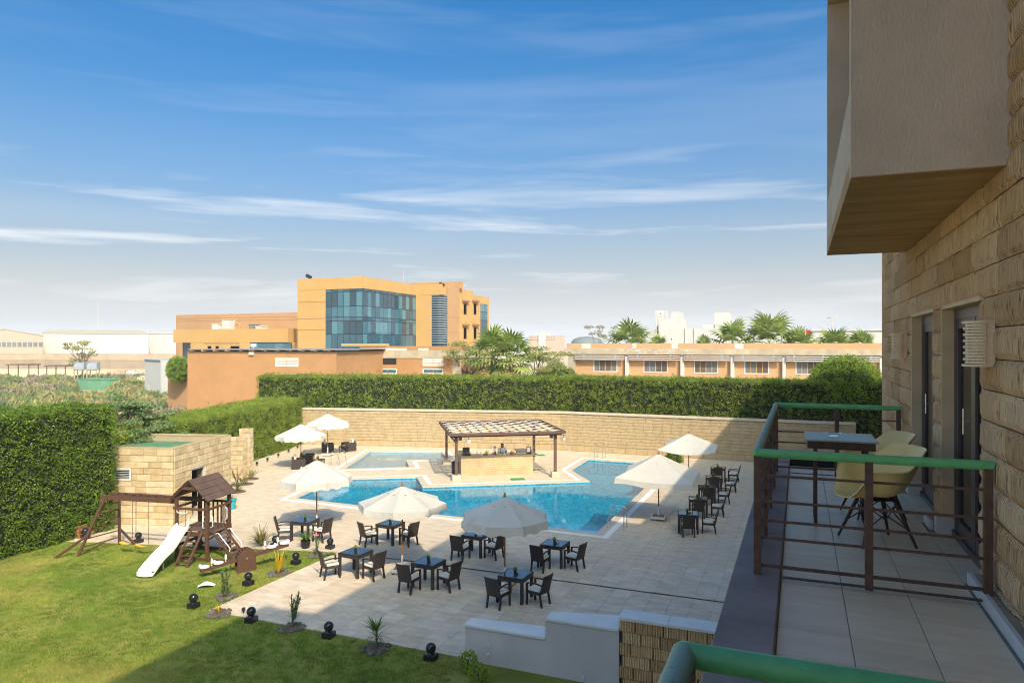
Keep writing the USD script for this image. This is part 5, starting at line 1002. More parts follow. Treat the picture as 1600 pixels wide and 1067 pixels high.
# ================================================================== terrace furniture
def make_chair(label, loc, rz, group):   # dining chair: local +y is where the sitter looks
    t = thing('wicker_chair', label, 'chair', loc, rz, group); W, D, SH = .50, .48, .42
    part('seat', MB().frame((-W / 2 + .03, -D / 2, SH - .09), (1, 0, 0), (0, 1, 0), (0, 0, 1), W - .06, D, .09, .012), m_rattanface, t)
    part('cushion', MB().frame((-W / 2 + .05, -D / 2 + .04, SH), (1, 0, 0), (0, 1, 0), (0, 0, 1), W - .10, D - .05, .055, .025), m_cushion, t)
    P = np.array([[(x, -D / 2 - .005 - .13 * s ** 1.2 + .02 * (1 - (2 * x / W) ** 2) * s * 0 - .03 * (1 - (x / (W / 2)) ** 2), SH - .05 + s * .54) for x in np.linspace(-W / 2 + .015, W / 2 - .015, 7)] for s in np.linspace(0, 1, 7)])
    Q = P + np.array([0, -.035, 0]); mb = MB().grid(P[:, ::-1]).grid(Q)
    ed = [np.concatenate([A[0], A[1:, -1], A[-1, -2::-1], A[-2:0:-1, 0]]) for A in (P, Q)]; k = len(ed[0]); mb.add(np.vstack(ed), [f for i in range(k) for f in ([i, (i + 1) % k, k + i], [(i + 1) % k, k + (i + 1) % k, k + i])])
    part('backrest', mb, m_rattanface, t, smooth=30)
    for sx in (-1, 1):
        part('leg', MB().bar((sx * (W / 2 - .03), D / 2 - .03, 0), (sx * (W / 2 - .03), D / 2 - .03, SH + .2), .05, .05, up=(0, 1, 0)), m_rattan, t)
        part('leg', MB().bar((sx * (W / 2 - .03), -D / 2 - .06, 0), (sx * (W / 2 - .03), -D / 2 + .02, SH), .05, .05, up=(0, 1, 0)), m_rattan, t)
        a = [(sx * (W / 2 - .02), D / 2 - .01 - s * (D + .06), SH + .205 + .035 * math.sin(s * 3.1)) for s in np.linspace(0, 1, 6)]; ar = MB()
        for p, q in zip(a[:-1], a[1:]): ar.bar(p, q, .05, .028, ext=.004)
        part('armrest', ar, m_rattan, t)
    return t
def make_table(label, loc, rz, group):
    t = thing('wicker_table', label, 'table', loc, rz, group); S = .80
    part('apron', MB().bb((-S / 2, -S / 2, .62), (S / 2, S / 2, .715)), m_rattanface, t)
    part('rim', MB().frame((-S / 2 - .01, -S / 2 - .01, .716), (1, 0, 0), (0, 1, 0), (0, 0, 1), S + .02, S + .02, .022, .006), m_rattan, t)
    part('glass_top', MB().frame((-S / 2 + .035, -S / 2 + .035, .739), (1, 0, 0), (0, 1, 0), (0, 0, 1), S - .07, S - .07, .006, .002), m_blackglass, t)
    for sx in (-1, 1):
        for sy in (-1, 1): part('leg', MB().bb((sx * .36 - .04, sy * .36 - .04, 0), (sx * .36 + .04, sy * .36 + .04, .62)), m_rattanface, t)
    return t
def make_plant(label, loc, rz, group):
    t = thing('potted_plant', label, 'plant', loc, rz, group); r = np.random.default_rng(7)
    part('pot', MB().lathe([(0, 0), (.038, 0), (.05, .095), (.044, .095), (.04, .08), (0, .08)], 10), m_black, t); c = r.normal(0, 1, (70, 3)); c /= np.linalg.norm(c, axis=1, keepdims=True); c = c * [.055, .055, .05] + [0, 0, .13]
    part('foliage', leaf_quads(r, 70, 0, .055, .022, c), m_brightleafs[0], t, kind='stuff'); return t
def make_ash(label, loc, rz, group):
    t = thing('ashtray', label, 'ashtray', loc, rz, group); part('bowl', MB().lathe([(0, 0), (.05, 0), (.052, .035), (.042, .035), (.04, .012), (0, .012)], 10), m_black, t); part('number_stand', MB().bb((.07, -.012, 0), (.13, .012, .006)).bb((.075, -.003, .006), (.125, .003, .075)), m_steel, t); return t
TG = [ # name, x, y, rz, description
    ('T7', -7.77, 19.43, -.05, 'front row table nearest the ribbed wall'),
    ('T4', -10.75, 19.54, -.05, 'front row table beside the middle umbrella base'),
    ('T3', -13.48, 19.57, -.08, 'front row table nearest the lawn'),
    ('T6', -7.74, 22.97, -.04, 'second row table furthest right'),
    ('T5', -10.74, 23.03, -.04, 'second row table under the grey umbrella'),
    ('T2', -14.42, 23.2, -.06, 'second row table behind the middle umbrella pole'),
    ('T1', -17.72, 22.35, .10, 'sunny table under the left umbrella'),
    ('R1', -4.15, 29.09, .16, 'nearest table of the shaded right line'),
    ('R2', -4.14, 32.1, .14, 'second table of the shaded right line'),
    ('R3', -4.09, 34.82, .14, 'middle table of the shaded right line'),
    ('R4', -4.07, 37.6, .12, 'fourth table of the shaded right line'),
    ('R5', -4.15, 40.5, .10, 'farthest table of the shaded right line')]
proto = {}
def put(kind, maker, label, loc, rz, group):
    if kind not in proto: proto[kind] = maker(label, loc, rz, group); return proto[kind]
    return dup(proto[kind], label, loc, rz, group)
rf = np.random.default_rng(201)
for nm, x, y, rz, de in TG:
    R2 = np.array([[math.cos(rz), -math.sin(rz)], [math.sin(rz), math.cos(rz)]]); c = np.array([x, y])
    put('table', make_table, 'dark wicker and black glass table, ' + de, (x, y, 0), rz, 'wicker tables on the terrace')
    if nm[0] == 'R': spec = [((-.02, -.66), .08, 'back to viewer, at the'), ((.78, .02), 1.50, 'facing left at the')]
    elif nm == 'T1': spec = [((-.62, -.42), -1.05, 'facing right at the'), ((.72, -.05), 1.35, 'facing left at the')]
    elif nm == 'T3': spec = [((-.50, -.60), -.62, 'facing right at the'), ((.78, -.05), 1.40, 'facing left at the')]
    elif nm == 'T2': spec = [((-.48, -.60), -.45, 'facing right at the'), ((.80, .0), 1.25, 'facing left at the')]
    else: spec = [((-.22, -.72), -.08, 'back to viewer, at the'), ((.74, -.12), 1.38, 'facing left at the')]
    for (o, a, w) in spec:
        p = c + R2 @ np.array(o) + rf.normal(0, .015, 2); put('chair', make_chair, f'wicker chair {w} {de}', (*p, 0), rz + a + rf.normal(0, .04), 'wicker dining chairs on the terrace')
    p = c + R2 @ np.array([-.03, .03]); put('plant', make_plant, 'tiny pot plant on the ' + de, (*p, .746), rf.uniform(0, 6), 'small pot plants on the tables')
    p = c + R2 @ np.array([.06, -.07]); put('ash', make_ash, 'small dark ashtray on the ' + de, (*p, .746), rz, 'ashtrays on the tables')
# lounge groups by the hedge
def make_lounge(label, loc, rz, group):
    t = thing('lounge_chair', label, 'armchair', loc, rz, group); W, D = .82, .80
    part('base', MB().bb((-W / 2, -D / 2, .04), (W / 2, D / 2, .30)), m_rattanface, t)
    for s in (-1, 1): part('arm', MB().bb((s * W / 2 - (.13 if s > 0 else 0), -D / 2, .302), (s * W / 2 + (.13 if s < 0 else 0), D / 2, .60)), m_rattanface, t)
    part('backrest', MB().bb((-W / 2 + .132, -D / 2, .302), (W / 2 - .132, -D / 2 + .13, .68)), m_rattanface, t)
    part('seat_cushion', MB().frame((-W / 2 + .14, -D / 2 + .14, .305), (1, 0, 0), (0, 1, 0), (0, 0, 1), W - .28, D - .14, .13, .03), m_cushion, t)
    part('back_cushion', MB().box((0, -D / 2 + .20, .62), (W - .30, .13, .40)), m_cushion, t)
    for sx in (-1, 1):
        for sy in (-1, 1): part('foot', MB().bb((sx * .36 - .03, sy * .35 - .03, 0), (sx * .36 + .03, sy * .35 + .03, .04)), m_rattan, t)
    return t
def make_low(label, loc, rz, group):
    t = thing('side_table', label, 'side table', loc, rz, group); part('top', MB().frame((-.27, -.27, .40), (1, 0, 0), (0, 1, 0), (0, 0, 1), .54, .54, .05, .008), m_rattanface, t)
    for sx in (-1, 1):
        for sy in (-1, 1): part('leg', MB().bb((sx * .23 - .03, sy * .23 - .03, 0), (sx * .23 + .03, sy * .23 + .03, .40)), m_rattan, t)
    return t
lg = 'wicker lounge chairs by the hedge'
lc = make_lounge('wicker lounge chair seen from behind under the front lounge umbrella by the hedge', (*at(466.5, 731.5), 0), math.radians(-52), lg)
dup(lc, 'wicker lounge chair beside the back lounge umbrella pole, its back to the viewer', (*at(512, 706), 0), math.radians(-50), lg)
dup(lc, 'wicker lounge chair with white back cushion facing the viewer by the garden wall', (*at(545, 704), 0), math.radians(150), lg)
dup(lc, 'second wicker lounge chair half hidden behind the front lounge umbrella pole', (*at(480, 724), 0), math.radians(-60), lg)
lt_ = make_low('low dark side table between the two lounge chairs by the garden wall', (*at(536.5, 706.5), 0), math.radians(20), 'low wicker side tables')
dup(lt_, 'low dark side table with a pot plant beside the front lounge chair', (*at(499, 728.5), 0), math.radians(20), 'low wicker side tables')
p = at(497, 728); dup(proto['plant'], 'small pot plant on the low side table near the diagonal hedge', (p[0], p[1], .45), 0, 'small pot plants on the tables')

def umbrella(label, loc, top, rad, n=8, rz=0.0, rim=None, val=.26, tilt=(0, 0), droop=0.0, seed=0, base=True, sag=.032, corner=None):
    t = thing('patio_umbrella', label, 'umbrella', (*loc, 0), rz, None); r = np.random.default_rng(seed); rim = rim or top - .85 * rad / 1.5
    apex = np.array([0, 0, top - .10]); K = 6; J = 8
    def rib(i): a = 2 * math.pi * (i + (.5 if n == 4 else 0)) / n; return np.array([math.cos(a) * rad, math.sin(a) * rad, rim + (corner or {}).get(i % n, 0.0)]) + [0, 0, math.cos(a) * tilt[0] + math.sin(a) * tilt[1]]
    can = MB(); vl = MB(); vents = MB(); ribs = []
    for i in range(n):
        A, B = rib(i), rib(i + 1); S = []
        for s in np.linspace(0, 1, J + 1):
            row = []
            for q in np.linspace(0.03, 1, K + 1):
                e = (A * (1 - s) + B * s); p = apex * (1 - q) + e * q; p[2] -= sag * rad * 4 * s * (1 - s) * q ** 1.5 + .012 * rad * math.sin(q * math.pi); p[:2] *= 1 - .05 * 4 * s * (1 - s) * q; row.append(p)
            S.append(row)
        S = np.array(S); can.grid(S)
        edge = S[:, -1]; fl = np.array([[p * [1.0, 1.0, 1] + [(p[0] / rad) * .03 * h, (p[1] / rad) * .03 * h, -val * h * (1 + droop * math.sin(9 * k_ / J + i * 2.1) + .15 * math.sin(k_ * 1.7 + i))] + np.array([p[0], p[1], 0]) * .012 * math.sin(k_ * 2.6 + i) * h for h in (0, .5, 1)] for k_, p in enumerate(edge)])
        vl.grid(fl); ribs.append((A, i))
        mid = S[J // 2, 2]; dirn = unit(mid * [1, 1, 0]); sd_ = np.array([-dirn[1], dirn[0], 0]); vents.add([mid + sd_ * .05 + [0, 0, .018], mid - sd_ * .05 + [0, 0, .018], mid + dirn * .035 + [0, 0, .012]], [[0, 1, 2]])
    cp = part('canopy', can, m_canvas, t, smooth=25); part('valance', vl, m_canvas, cp, smooth=25); part('vent_hole', vents, m_black, cp, kind=None)
    for A, i in ribs: part('rib', MB().bar(apex - [0, 0, .06], A - [0, 0, .05], .022), m_pole, t)
    hubz = rim - .15
    for A, i in ribs: part('strut', MB().bar((0, 0, hubz), (np.array(A) * .5 + apex * .5) - [0, 0, .07], .018), m_pole, t)
    part('hub', MB().lathe([(.0, hubz - .06), (.05, hubz - .06), (.05, hubz + .05), (0, hubz + .05)], 10), m_pole, t)
    part('pole', MB().tube([(0, 0, .5), (0, 0, top - .08)], .026, 10), m_pole, t, smooth=40)
    part('finial', MB().lathe([(.03, top - .13), (.055, top - .11), (.045, top - .06), (.03, top - .045), (.034, top), (0, top + .02)], 10), m_pole, t, smooth=40)
    part('sleeve', MB().tube([(0, 0, .12), (0, 0, .56)], .034, 10), m_whitemetal, t, smooth=40)
    b = part('base', MB().frame((-.30, -.30, .06), (1, 0, 0), (0, 1, 0), (0, 0, 1), .60, .60, .10, .012), m_whitemetal, t)
    part('base_tile', MB().bb((-.25, -.25, .161), (.25, .25, .168)), m_basetile, b)
    for sx in (-1, 1):
        for sy in (-1, 1): part('wheel', MB().tube([(sx * .25 - .02, sy * .25, .03), (sx * .25 + .02, sy * .25, .03)], .03, 8), m_black, b)
    part('crank', MB().tube([(.03, 0, 1.0), (.09, 0, 1.0), (.09, 0, .93)], .01, 6), m_steel, t)
    return t
umbrella('white umbrella over the front lounge chairs beside the diagonal hedge', at(470, 731.5), 2.80, 1.50, rim=2.02, seed=1, val=.22)
umbrella('white umbrella farthest back, in front of the left end of the garden wall', at(512, 711.5), 2.95, 1.50, rim=2.16, rz=.2, seed=2, val=.22)
umbrella('sunlit white umbrella standing over the left edge of the pool', (-18.25, 23.75), 2.92, 1.45, rim=2.10, rz=.1, seed=3, droop=.02)
umbrella('white umbrella in the middle with a wooden finial and shade falling over its right half', at(628.5, 893.5), 2.95, 1.46, val=.2, rim=2.30, rz=.35, seed=4, droop=.03, tilt=(.0, .0))
umbrella('greyish shaded umbrella in front of the pool at the centre of the picture', (-8.55, 20.45), 2.86, 1.42, rim=2.14, rz=.0, seed=5, droop=.04)
umbrella('large square white umbrella with a drooping corner at the right end of the pool', at(1029, 811), 2.93, 2.23, n=4, rim=1.98, rz=.047, seed=6, droop=.03, val=.22, sag=.05, corner={0: -.10, 3: -.08})
umbrella('square umbrella without valance in front of the shaded garden wall', at(1076, 759), 2.9, 1.98, n=4, rim=2.08, rz=.047, seed=7, val=.05, sag=.10)

# ladders of the pools
def pool_ladder(label, base, out, w=.5, drop=.9, h=.85, group=None):
    t = thing('pool_ladder', label, 'ladder', (*base, 0), out, group)     # +x points over the water
    for s in (-1, 1):
        a = [(-.55, s * w / 2, 0), (-.55, s * w / 2, h * .75)] + [(-.55 + .32 * (1 - math.cos(q)), s * w / 2, h * .75 + .25 * h * math.sin(q)) for q in np.linspace(.4, 2.2, 6)] + [(.12, s * w / 2, .35), (.22, s * w / 2, -drop)]
        part('handrail', MB().tube(a, .021, 8), m_steel, t, smooth=40); part('foot_plate', MB().lathe([(0, .012), (.05, .012), (.055, .0)], 10, (-.55, s * w / 2, .012)), m_steel, t)
    for k in range(3): part('rung', MB().bb((.14, -w / 2, -.22 - k * .27), (.24, w / 2, -.19 - k * .27)), m_steel, t)
pool_ladder('bent steel handrails into the near right corner of the swimming pool', (-7.15, 28.6), math.pi + .0, .52)
pool_ladder('pair of steel handrails at the far edge of the swimming pool', at(936, 716), -math.pi / 2, .55, h=.95)
pool_ladder('steel handrails at the left edge of the pale paddling pool', at(533, 726), math.radians(-8), .6, drop=.25, h=.9)

# ================================================================== pergola, bar, barman
pc = (at(713, 751) + at(867, 745) + at(689, 724)) / 3; c1 = d2(CA); c2 = d2(CA + math.pi / 2)
PO = at(713, 750.5); PS1 = 5.65; PS2 = 5.55; ZP = 2.62
pg = thing('pergola', 'brown timber pergola roofed with woven white strips over the bar', 'pergola', (*PO, 0), CA)
m_strip = M('woven_strip', (0.70, 0.66, 0.56), 0.9, 0.05, 2, trans=.15); m_perg = M('pergola_brown', (0.125, 0.066, 0.045), 0.6, 0.15, 4)
for x in (0, PS1):
    for y in (0, PS2):
        part('post', MB().bb((x - .075, y - .075, .3), (x + .075, y + .075, ZP - .12)), m_perg, pg); part('post_base', MB().frame((x - .24, y - .24, 0), (1, 0, 0), (0, 1, 0), (0, 0, 1), .48, .48, .31, .02), m_coping, pg)
for y in (-.42, PS2 + .3): part('beam', MB().bb((-.45, y - .05, ZP - .11), (PS1 + .5, y + .05, ZP + .04)), m_perg, pg)
for x in (-.40, PS1 + .45): part('beam', MB().bb((x - .05, -.365, ZP - .11), (x + .05, PS2 + .245, ZP + .04)), m_perg, pg)
for y in (0, PS2): part('cross_beam', MB().bb((-.345, y - .04, ZP - .24), (PS1 + .395, y + .04, ZP - .115)), m_perg, pg)
for z in (2.02, 2.22): part('side_rail', MB().bb((-.035, .09, z), (.035, PS2 - .09, z + .08)), m_perg, pg)
NX, NY = 12, 11
for i in range(NX):
    x = -.2 + (PS1 + .45) * (i + .0) / (NX - 1); part('slat', MB().bb((x - .02, -.365, ZP - .06), (x + .02, PS2 + .245, ZP - .01)), m_perg, pg)
for j in range(NY):
    y = -.22 + (PS2 + .28) * j / (NY - 1); xs = np.linspace(-.34, PS1 + .38, 57); ph_ = j % 2
    P = np.array([[(x, y - .165, ZP - .035 + .052 * math.cos(math.pi * ((x + .2) / ((PS1 + .45) / (NX - 1)) + ph_))), (x, y + .165, ZP - .035 + .052 * math.cos(math.pi * ((x + .2) / ((PS1 + .45) / (NX - 1)) + ph_)))] for x in xs])
    part('woven_strip', MB().grid(P), m_strip, pg, smooth=True)
def pgl(x, y, z): return np.array([*(PO + c1 * x + c2 * y), z])
for (x, y, nm, lab) in ((.18, -.3, 'speaker', 'small black loudspeaker under the front left corner of the pergola'), (PS1 - .3, -.3, 'speaker', 'small black loudspeaker under the front right corner of the pergola')):
    t = thing('loudspeaker', lab, 'speaker'); q = pgl(x, y, ZP - .26); part('body', MB().box(q, (.18, .16, .20), CA), m_black, t); part('bracket', MB().bar(q + [0, 0, .1], q + [0, 0, .2], .03), m_black, t)
for (x, y, lab) in ((.62, -.42, 'small grey floodlight hanging left on the front beam of the pergola'), (PS1 + .38, -.42, 'small grey floodlight hanging right on the front beam of the pergola')):
    t = thing('floodlight', lab, 'floodlight'); q = pgl(x, y, ZP - .42); part('head', MB().box(q, (.2, .12, .18), CA + .4), m_greymetal, t); part('arm', MB().bar(q + [0, 0, .09], q + [0, 0, .28], .025), m_black, t)
BO = at(720, 743.6); BL, BD, BHt = 4.22, .62, 1.08
bar = thing('bar_counter', 'pale stone clad bar counter with grey top under the pergola', 'bar counter', (*BO, 0), CA - .02)
part('counter_body', MB().bb((0.02, 0.02, 0), (BL - .02, BD, BHt)).bb((.02, BD + .001, 0), (.62, 2.2, BHt)).bb((BL - .62, BD + .001, 0), (BL - .02, 2.2, BHt)), m_mortar, bar)
m_clad = M('bar_cladding', (0.56, 0.43, 0.25), 0.9, 0.15, 1.4, 0.6, 16, island=.1, patch=((0.5, 0.33, 0.14), 1.5, .55, .8))
rb = np.random.default_rng(211)
for k in range(9):
    x = 0.0
    while x < BL - .02:
        w = min(rb.uniform(.2, .55), BL - x)
        if BL - x - w < .15: w = BL - x
        part('cladding_stone', MB().frame((x + .003, .02, k * .12 + .002), (1, 0, 0), (0, 0, 1), (0, -1, 0), w - .006, .116, .03 + rb.uniform(-.008, .01), .008), m_clad, bar); x += w
part('countertop', MB().prism(Polygon([(-.06, -.08), (BL + .28, -.08), (BL + .28, 2.3), (BL - .7, 2.3), (BL - .7, .72), (.7, .72), (.7, 2.3), (-.06, 2.3)]), BHt, BHt + .06), M('counter_top', (0.32, 0.25, 0.17), .45, .2, 3), bar)
def bpt(x, y, z=BHt + .06): a = CA - .02; return np.array([*(BO + d2(a) * x + d2(a + math.pi / 2) * y), z])
t = thing('till_screen', 'black till screen on the left end of the bar counter', 'till', tuple(bpt(.34, .25)), CA); part('screen', MB().box((0, .05, .28), (.40, .06, .34)), m_black, t); part('stand', MB().bb((-.05, .03, .06), (.05, .1, .15)), m_black, t); part('keyboard_base', MB().bb((-.24, -.18, 0), (.24, .2, .07)), m_black, t)
m_red = M('red_liquid', (0.35, 0.02, 0.015), .2); m_orangef = M('orange_fruit', (0.75, 0.25, 0.02), .5); m_bottle = M('bottle_glass', (0.06, 0.07, 0.03), .1, spec=.8); m_clear = M('clear_bottle', (0.4, 0.42, 0.4), .1, spec=.8); m_yel2 = M('yellow_fruit', (0.75, 0.5, 0.04), .5)
def bottle(x, y, m, h, lab, cap=m_black):
    t = thing('bottle', lab, 'bottle', tuple(bpt(x, y))); part('body', MB().lathe([(0, 0), (.045, 0), (.045, h * .55), (.016, h * .72), (.016, h), (0, h)], 10), m, t, smooth=40); part('cap', MB().lathe([(.019, h), (.019, h + .025), (0, h + .025)], 8), cap, t)
bottle(.98, .3, m_clear, .28, 'grey clear bottle right of the till screen on the bar'); bottle(1.22, .42, m_clear, .16, 'short clear bottle second from the till on the bar'); bottle(1.55, .34, m_red, .27, 'red bottle behind the bowl of yellow fruit on the bar'); bottle(1.66, .5, m_clear, .2, 'small pale bottle between the yellow fruit and the blender')
def bowl(x, y, m, lab, n=7, r=.05):
    t = thing('fruit_bowl', lab, 'bowl', tuple(bpt(x, y))); part('bowl', MB().lathe([(0, 0), (.06, 0), (.13, .07), (.12, .07), (.05, .015), (0, .015)], 12), m_basetile, t); q = np.random.default_rng(int(x * 100))
    for k in range(n): a = k * 2.4; part('fruit', MB().sphere((.06 * math.cos(a) * (k > 0), .06 * math.sin(a) * (k > 0), .09 + (.06 if k == 0 else .0)), r, 7), m if k % 3 else m_orangef, t, smooth=True)
bowl(1.48, .2, m_yel2, 'small bowl of yellow fruit on the bar counter', 6); bowl(3.02, .34, m_orangef, 'bowl piled with orange and brown fruit right of the barman', 9, .065)
t = thing('blender', 'red filled blender jug on the bar left of the barman', 'blender', tuple(bpt(2.02, .32))); part('motor_base', MB().lathe([(0, 0), (.09, 0), (.075, .16), (0, .16)], 12), m_red, t); part('jug', MB().lathe([(0, .17), (.06, .17), (.085, .42), (.075, .44), (0, .44)], 12), m_clear, t); part('lid', MB().lathe([(0, .44), (.08, .44), (.06, .47), (0, .475)], 12), m_black, t)
for k, (x, y) in enumerate(((2.28, .3), (2.72, .28), (2.6, .5), (1.86, .22), (2.85, .42))): t = thing('drinking_glass', ['drinking glass directly before the barman', 'drinking glass before the right arm of the barman', 'drinking glass at the barman\'s right hand side near the counter back', 'drinking glass left of the blender', 'drinking glass beside the orange fruit bowl'][k], 'glass', tuple(bpt(x, y)), 0, 'glasses on the bar'); part('cup', MB().lathe([(0, 0), (.03, 0), (.038, .12), (.034, .12), (.028, .01), (0, .01)], 10), m_clear, t)
t = thing('cutting_board', 'pale board with drinks in front of the barman', 'board', tuple(bpt(2.45, .2)), CA); part('board', MB().frame((-.22, -.12, 0), (1, 0, 0), (0, 1, 0), (0, 0, 1), .44, .24, .02, .004), m_yel2, t); part('handle', MB().bb((.22, -.02, .003), (.32, .02, .017)), m_yel2, t)
t = thing('glass_rack', 'wire rack of glasses at the right end of the bar', 'rack', tuple(bpt(3.55, .55)), CA)
for k in range(7): part('wire', MB().tube([(-.35 + k * .115, -.3, .04), (-.35 + k * .115, -.25, .16), (-.35 + k * .115, .35, .22)], .008, 4), m_steel, t)
part('rim', MB().tube([(-.37, -.3, .05), (.36, -.3, .05), (.36, .35, .22), (-.37, .35, .22), (-.37, -.3, .05)], .012, 5), m_steel, t)
t = thing('menu_stand', 'black menu stand on the right end of the bar', 'menu stand', tuple(bpt(4.02, .3)), CA - .3); part('panel', MB().box((0, 0, .22), (.26, .06, .40)), m_black, t); part('base', MB().bb((-.15, -.1, 0), (.15, .1, .02)), m_black, t); part('sheet', MB().bb((-.09, -.034, .08), (.09, -.031, .38)), m_greymetal, t)
t = thing('waste_bin', 'tall dark bin beside the left post of the pergola', 'bin', (*(PO + c1 * .02 + c2 * .62), 0)); part('body', MB().lathe([(0, 0), (.19, 0), (.22, .86), (0, .86)], 16), m_black, t, smooth=40); part('lid', MB().lathe([(.235, .86), (.235, .91), (.12, .98), (0, .99)], 16), m_black, t, smooth=40)
m_mat = M('green_mat', (0.06, 0.22, 0.045), .95, .2, 40, .5, 80)
for px, py, lab in ((808.6, 748.6, 'green doormat in front of the bar counter'), (842, 711, 'green doormat behind the right end of the bar')):
    p = at(px, py); t = thing('door_mat', lab, 'mat', (*p, 0), CA); part('pile', MB().frame((-.4, -.28, .002), (1, 0, 0), (0, 1, 0), (0, 0, 1), .8, .56, .018, .005), m_mat, t)

def figure(label, loc, rz):
    import manifold3d as m3
    t = thing('person', label, 'person', (*loc, 0), rz)
    def ball(p, r): return m3.Manifold.sphere(r, 20).translate(tuple(map(float, p)))
    def bone(a, b, ra, rb): return m3.Manifold.batch_hull([ball(a, ra), ball(b, rb)])
    def solid(bones, e=.02, it=6):
        m = m3.Manifold.batch_boolean(bones, m3.OpType.Add).refine_to_length(e); q = m.to_mesh(); tm = trimesh.Trimesh(q.vert_properties[:, :3], q.tri_verts); trimesh.smoothing.filter_taubin(tm, iterations=it); return tm
    H = 1.66; body = []
    hip, chest, neck, head = np.array([0, 0, .92]), np.array([0, .03, 1.28]), np.array([0, .05, 1.43]), np.array([0, .085, 1.555])
    body += [bone(hip + [-.08, 0, 0], hip + [.08, 0, 0], .115, .115), m3.Manifold.batch_hull([ball(hip + [-.08, 0, .02], .11), ball(hip + [.08, 0, .02], .11), ball(chest + [-.11, 0, 0], .10), ball(chest + [.11, 0, 0], .10)]), m3.Manifold.batch_hull([ball(chest + [-.11, 0, 0], .10), ball(chest + [.11, 0, 0], .10), ball(chest + [-.16, .01, .1], .055), ball(chest + [.16, .01, .1], .055), ball(neck, .055)]), bone(neck, head - [0, .01, .05], .052, .055)]
    arms = []; hands = []
    for s in (-1, 1):
        sh = chest + [s * .19, .01, .09]; el = sh + [s * .06, .10, -.25]; wr = el + [-s * .12, .22, .02]; body += [bone(sh, el, .055, .042), bone(el, wr, .042, .028)]
        body += [bone(wr, wr + [-s * .01, .06, -.01], .028, .034)]
        for k in range(4): b0 = wr + [-s * .01 + (k - 1.5) * .017, .08, -.012]; body += [bone(b0, b0 + [0, .04, -.008], .009, .0085), bone(b0 + [0, .04, -.008], b0 + [0, .06 + .008 * (k in (1, 2)), -.03], .0085, .007)]
        th = wr + [-s * .03, .035, 0]; body += [bone(th, th + [-s * .022, .03, -.01], .011, .009)]
        kn, an = np.array([s * .10, .03, .48]), np.array([s * .11, -.02, .08]); body += [bone(hip + [s * .09, 0, -.04], kn, .085, .055), bone(kn, an, .055, .036), bone(an + [0, -.03, -.045], an + [0, .14, -.055], .035, .03)]
    hd = m3.Manifold.batch_hull([ball(head + [0, -.015, .035], .088), ball(head + [0, .03, -.055], .052), ball(head + [0, .055, .02], .06)])
    body += [hd, bone(head + [0, .10, .005], head + [0, .118, -.02], .011, .014)] + [ball(head + [s * .085, -.005, -.005], .02) for s in (-1, 1)]
    skin = solid(body, .016, 4); part('body', MB().mesh(skin), M('skin', (0.30, 0.155, 0.095), .55), t, smooth=True)
    sh = solid([m3.Manifold.batch_hull([ball(hip + [-.085, 0, -.03], .125), ball(hip + [.085, 0, -.03], .125), ball(chest + [-.115, 0, 0], .112), ball(chest + [.115, 0, 0], .112)]), m3.Manifold.batch_hull([ball(chest + [-.115, 0, 0], .112), ball(chest + [.115, 0, 0], .112), ball(chest + [-.165, .01, .1], .066), ball(chest + [.165, .01, .1], .066), ball(neck - [0, .01, .03], .06)])] + [bone(chest + [s * .19, .01, .09], chest + [s * .235, .075, -.08], .068, .062) for s in (-1, 1)], .02, 4)
    part('shirt', MB().mesh(sh), M('grey_blue_shirt', (0.20, 0.22, 0.27), .9, .1, 20), t, smooth=True)
    tr = solid([bone(hip + [-.09, 0, -.02], hip + [.09, 0, -.02], .122, .122)] + [b for s in (-1, 1) for b in (bone(hip + [s * .09, 0, -.05], (s * .10, .03, .48), .095, .066), bone((s * .10, .03, .48), (s * .11, -.02, .12), .066, .052))], .025, 4); part('trousers', MB().mesh(tr), M('dark_trousers', (0.03, 0.03, 0.035), .9), t, smooth=True)
    mh = M('dark_hair', (0.012, 0.009, 0.008), .7)
    hr = m3.Manifold.batch_hull([ball(head + [0, -.025, .05], .093), ball(head + [0, .02, .075], .075), ball(head + [0, -.05, -.01], .07)]) - m3.Manifold.cube((.3, .2, .3), True).translate(tuple(map(float, head + [0, .145, -.045])))
    part('hair', MB().mesh(solid([hr], .02, 2)), mh, t, smooth=True)
    bd = (m3.Manifold.batch_hull([ball(head + [0, .03, -.06], .058), ball(head + [0, .05, -.035], .056), ball(head + [-.06, 0, -.02], .028), ball(head + [.06, 0, -.02], .028)]) - m3.Manifold.cube((.05, .1, .018), True).translate(tuple(map(float, head + [0, .11, -.048])))); part('beard', MB().mesh(solid([bd], .02, 1)), mh, t, smooth=True)
    for s in (-1, 1): part('eye', MB().sphere(head + np.array([s * .034, .098, .012]), .010, 6), m_black, t); part('eyebrow', MB().bar(head + np.array([s * .018, .108, .033]), head + np.array([s * .052, .096, .034]), .010, .008), mh, t)
figure('bearded barman in a grey blue shirt standing behind the bar counter', tuple(bpt(2.55, .98, 0)[:2]), CA - .02 + math.pi)

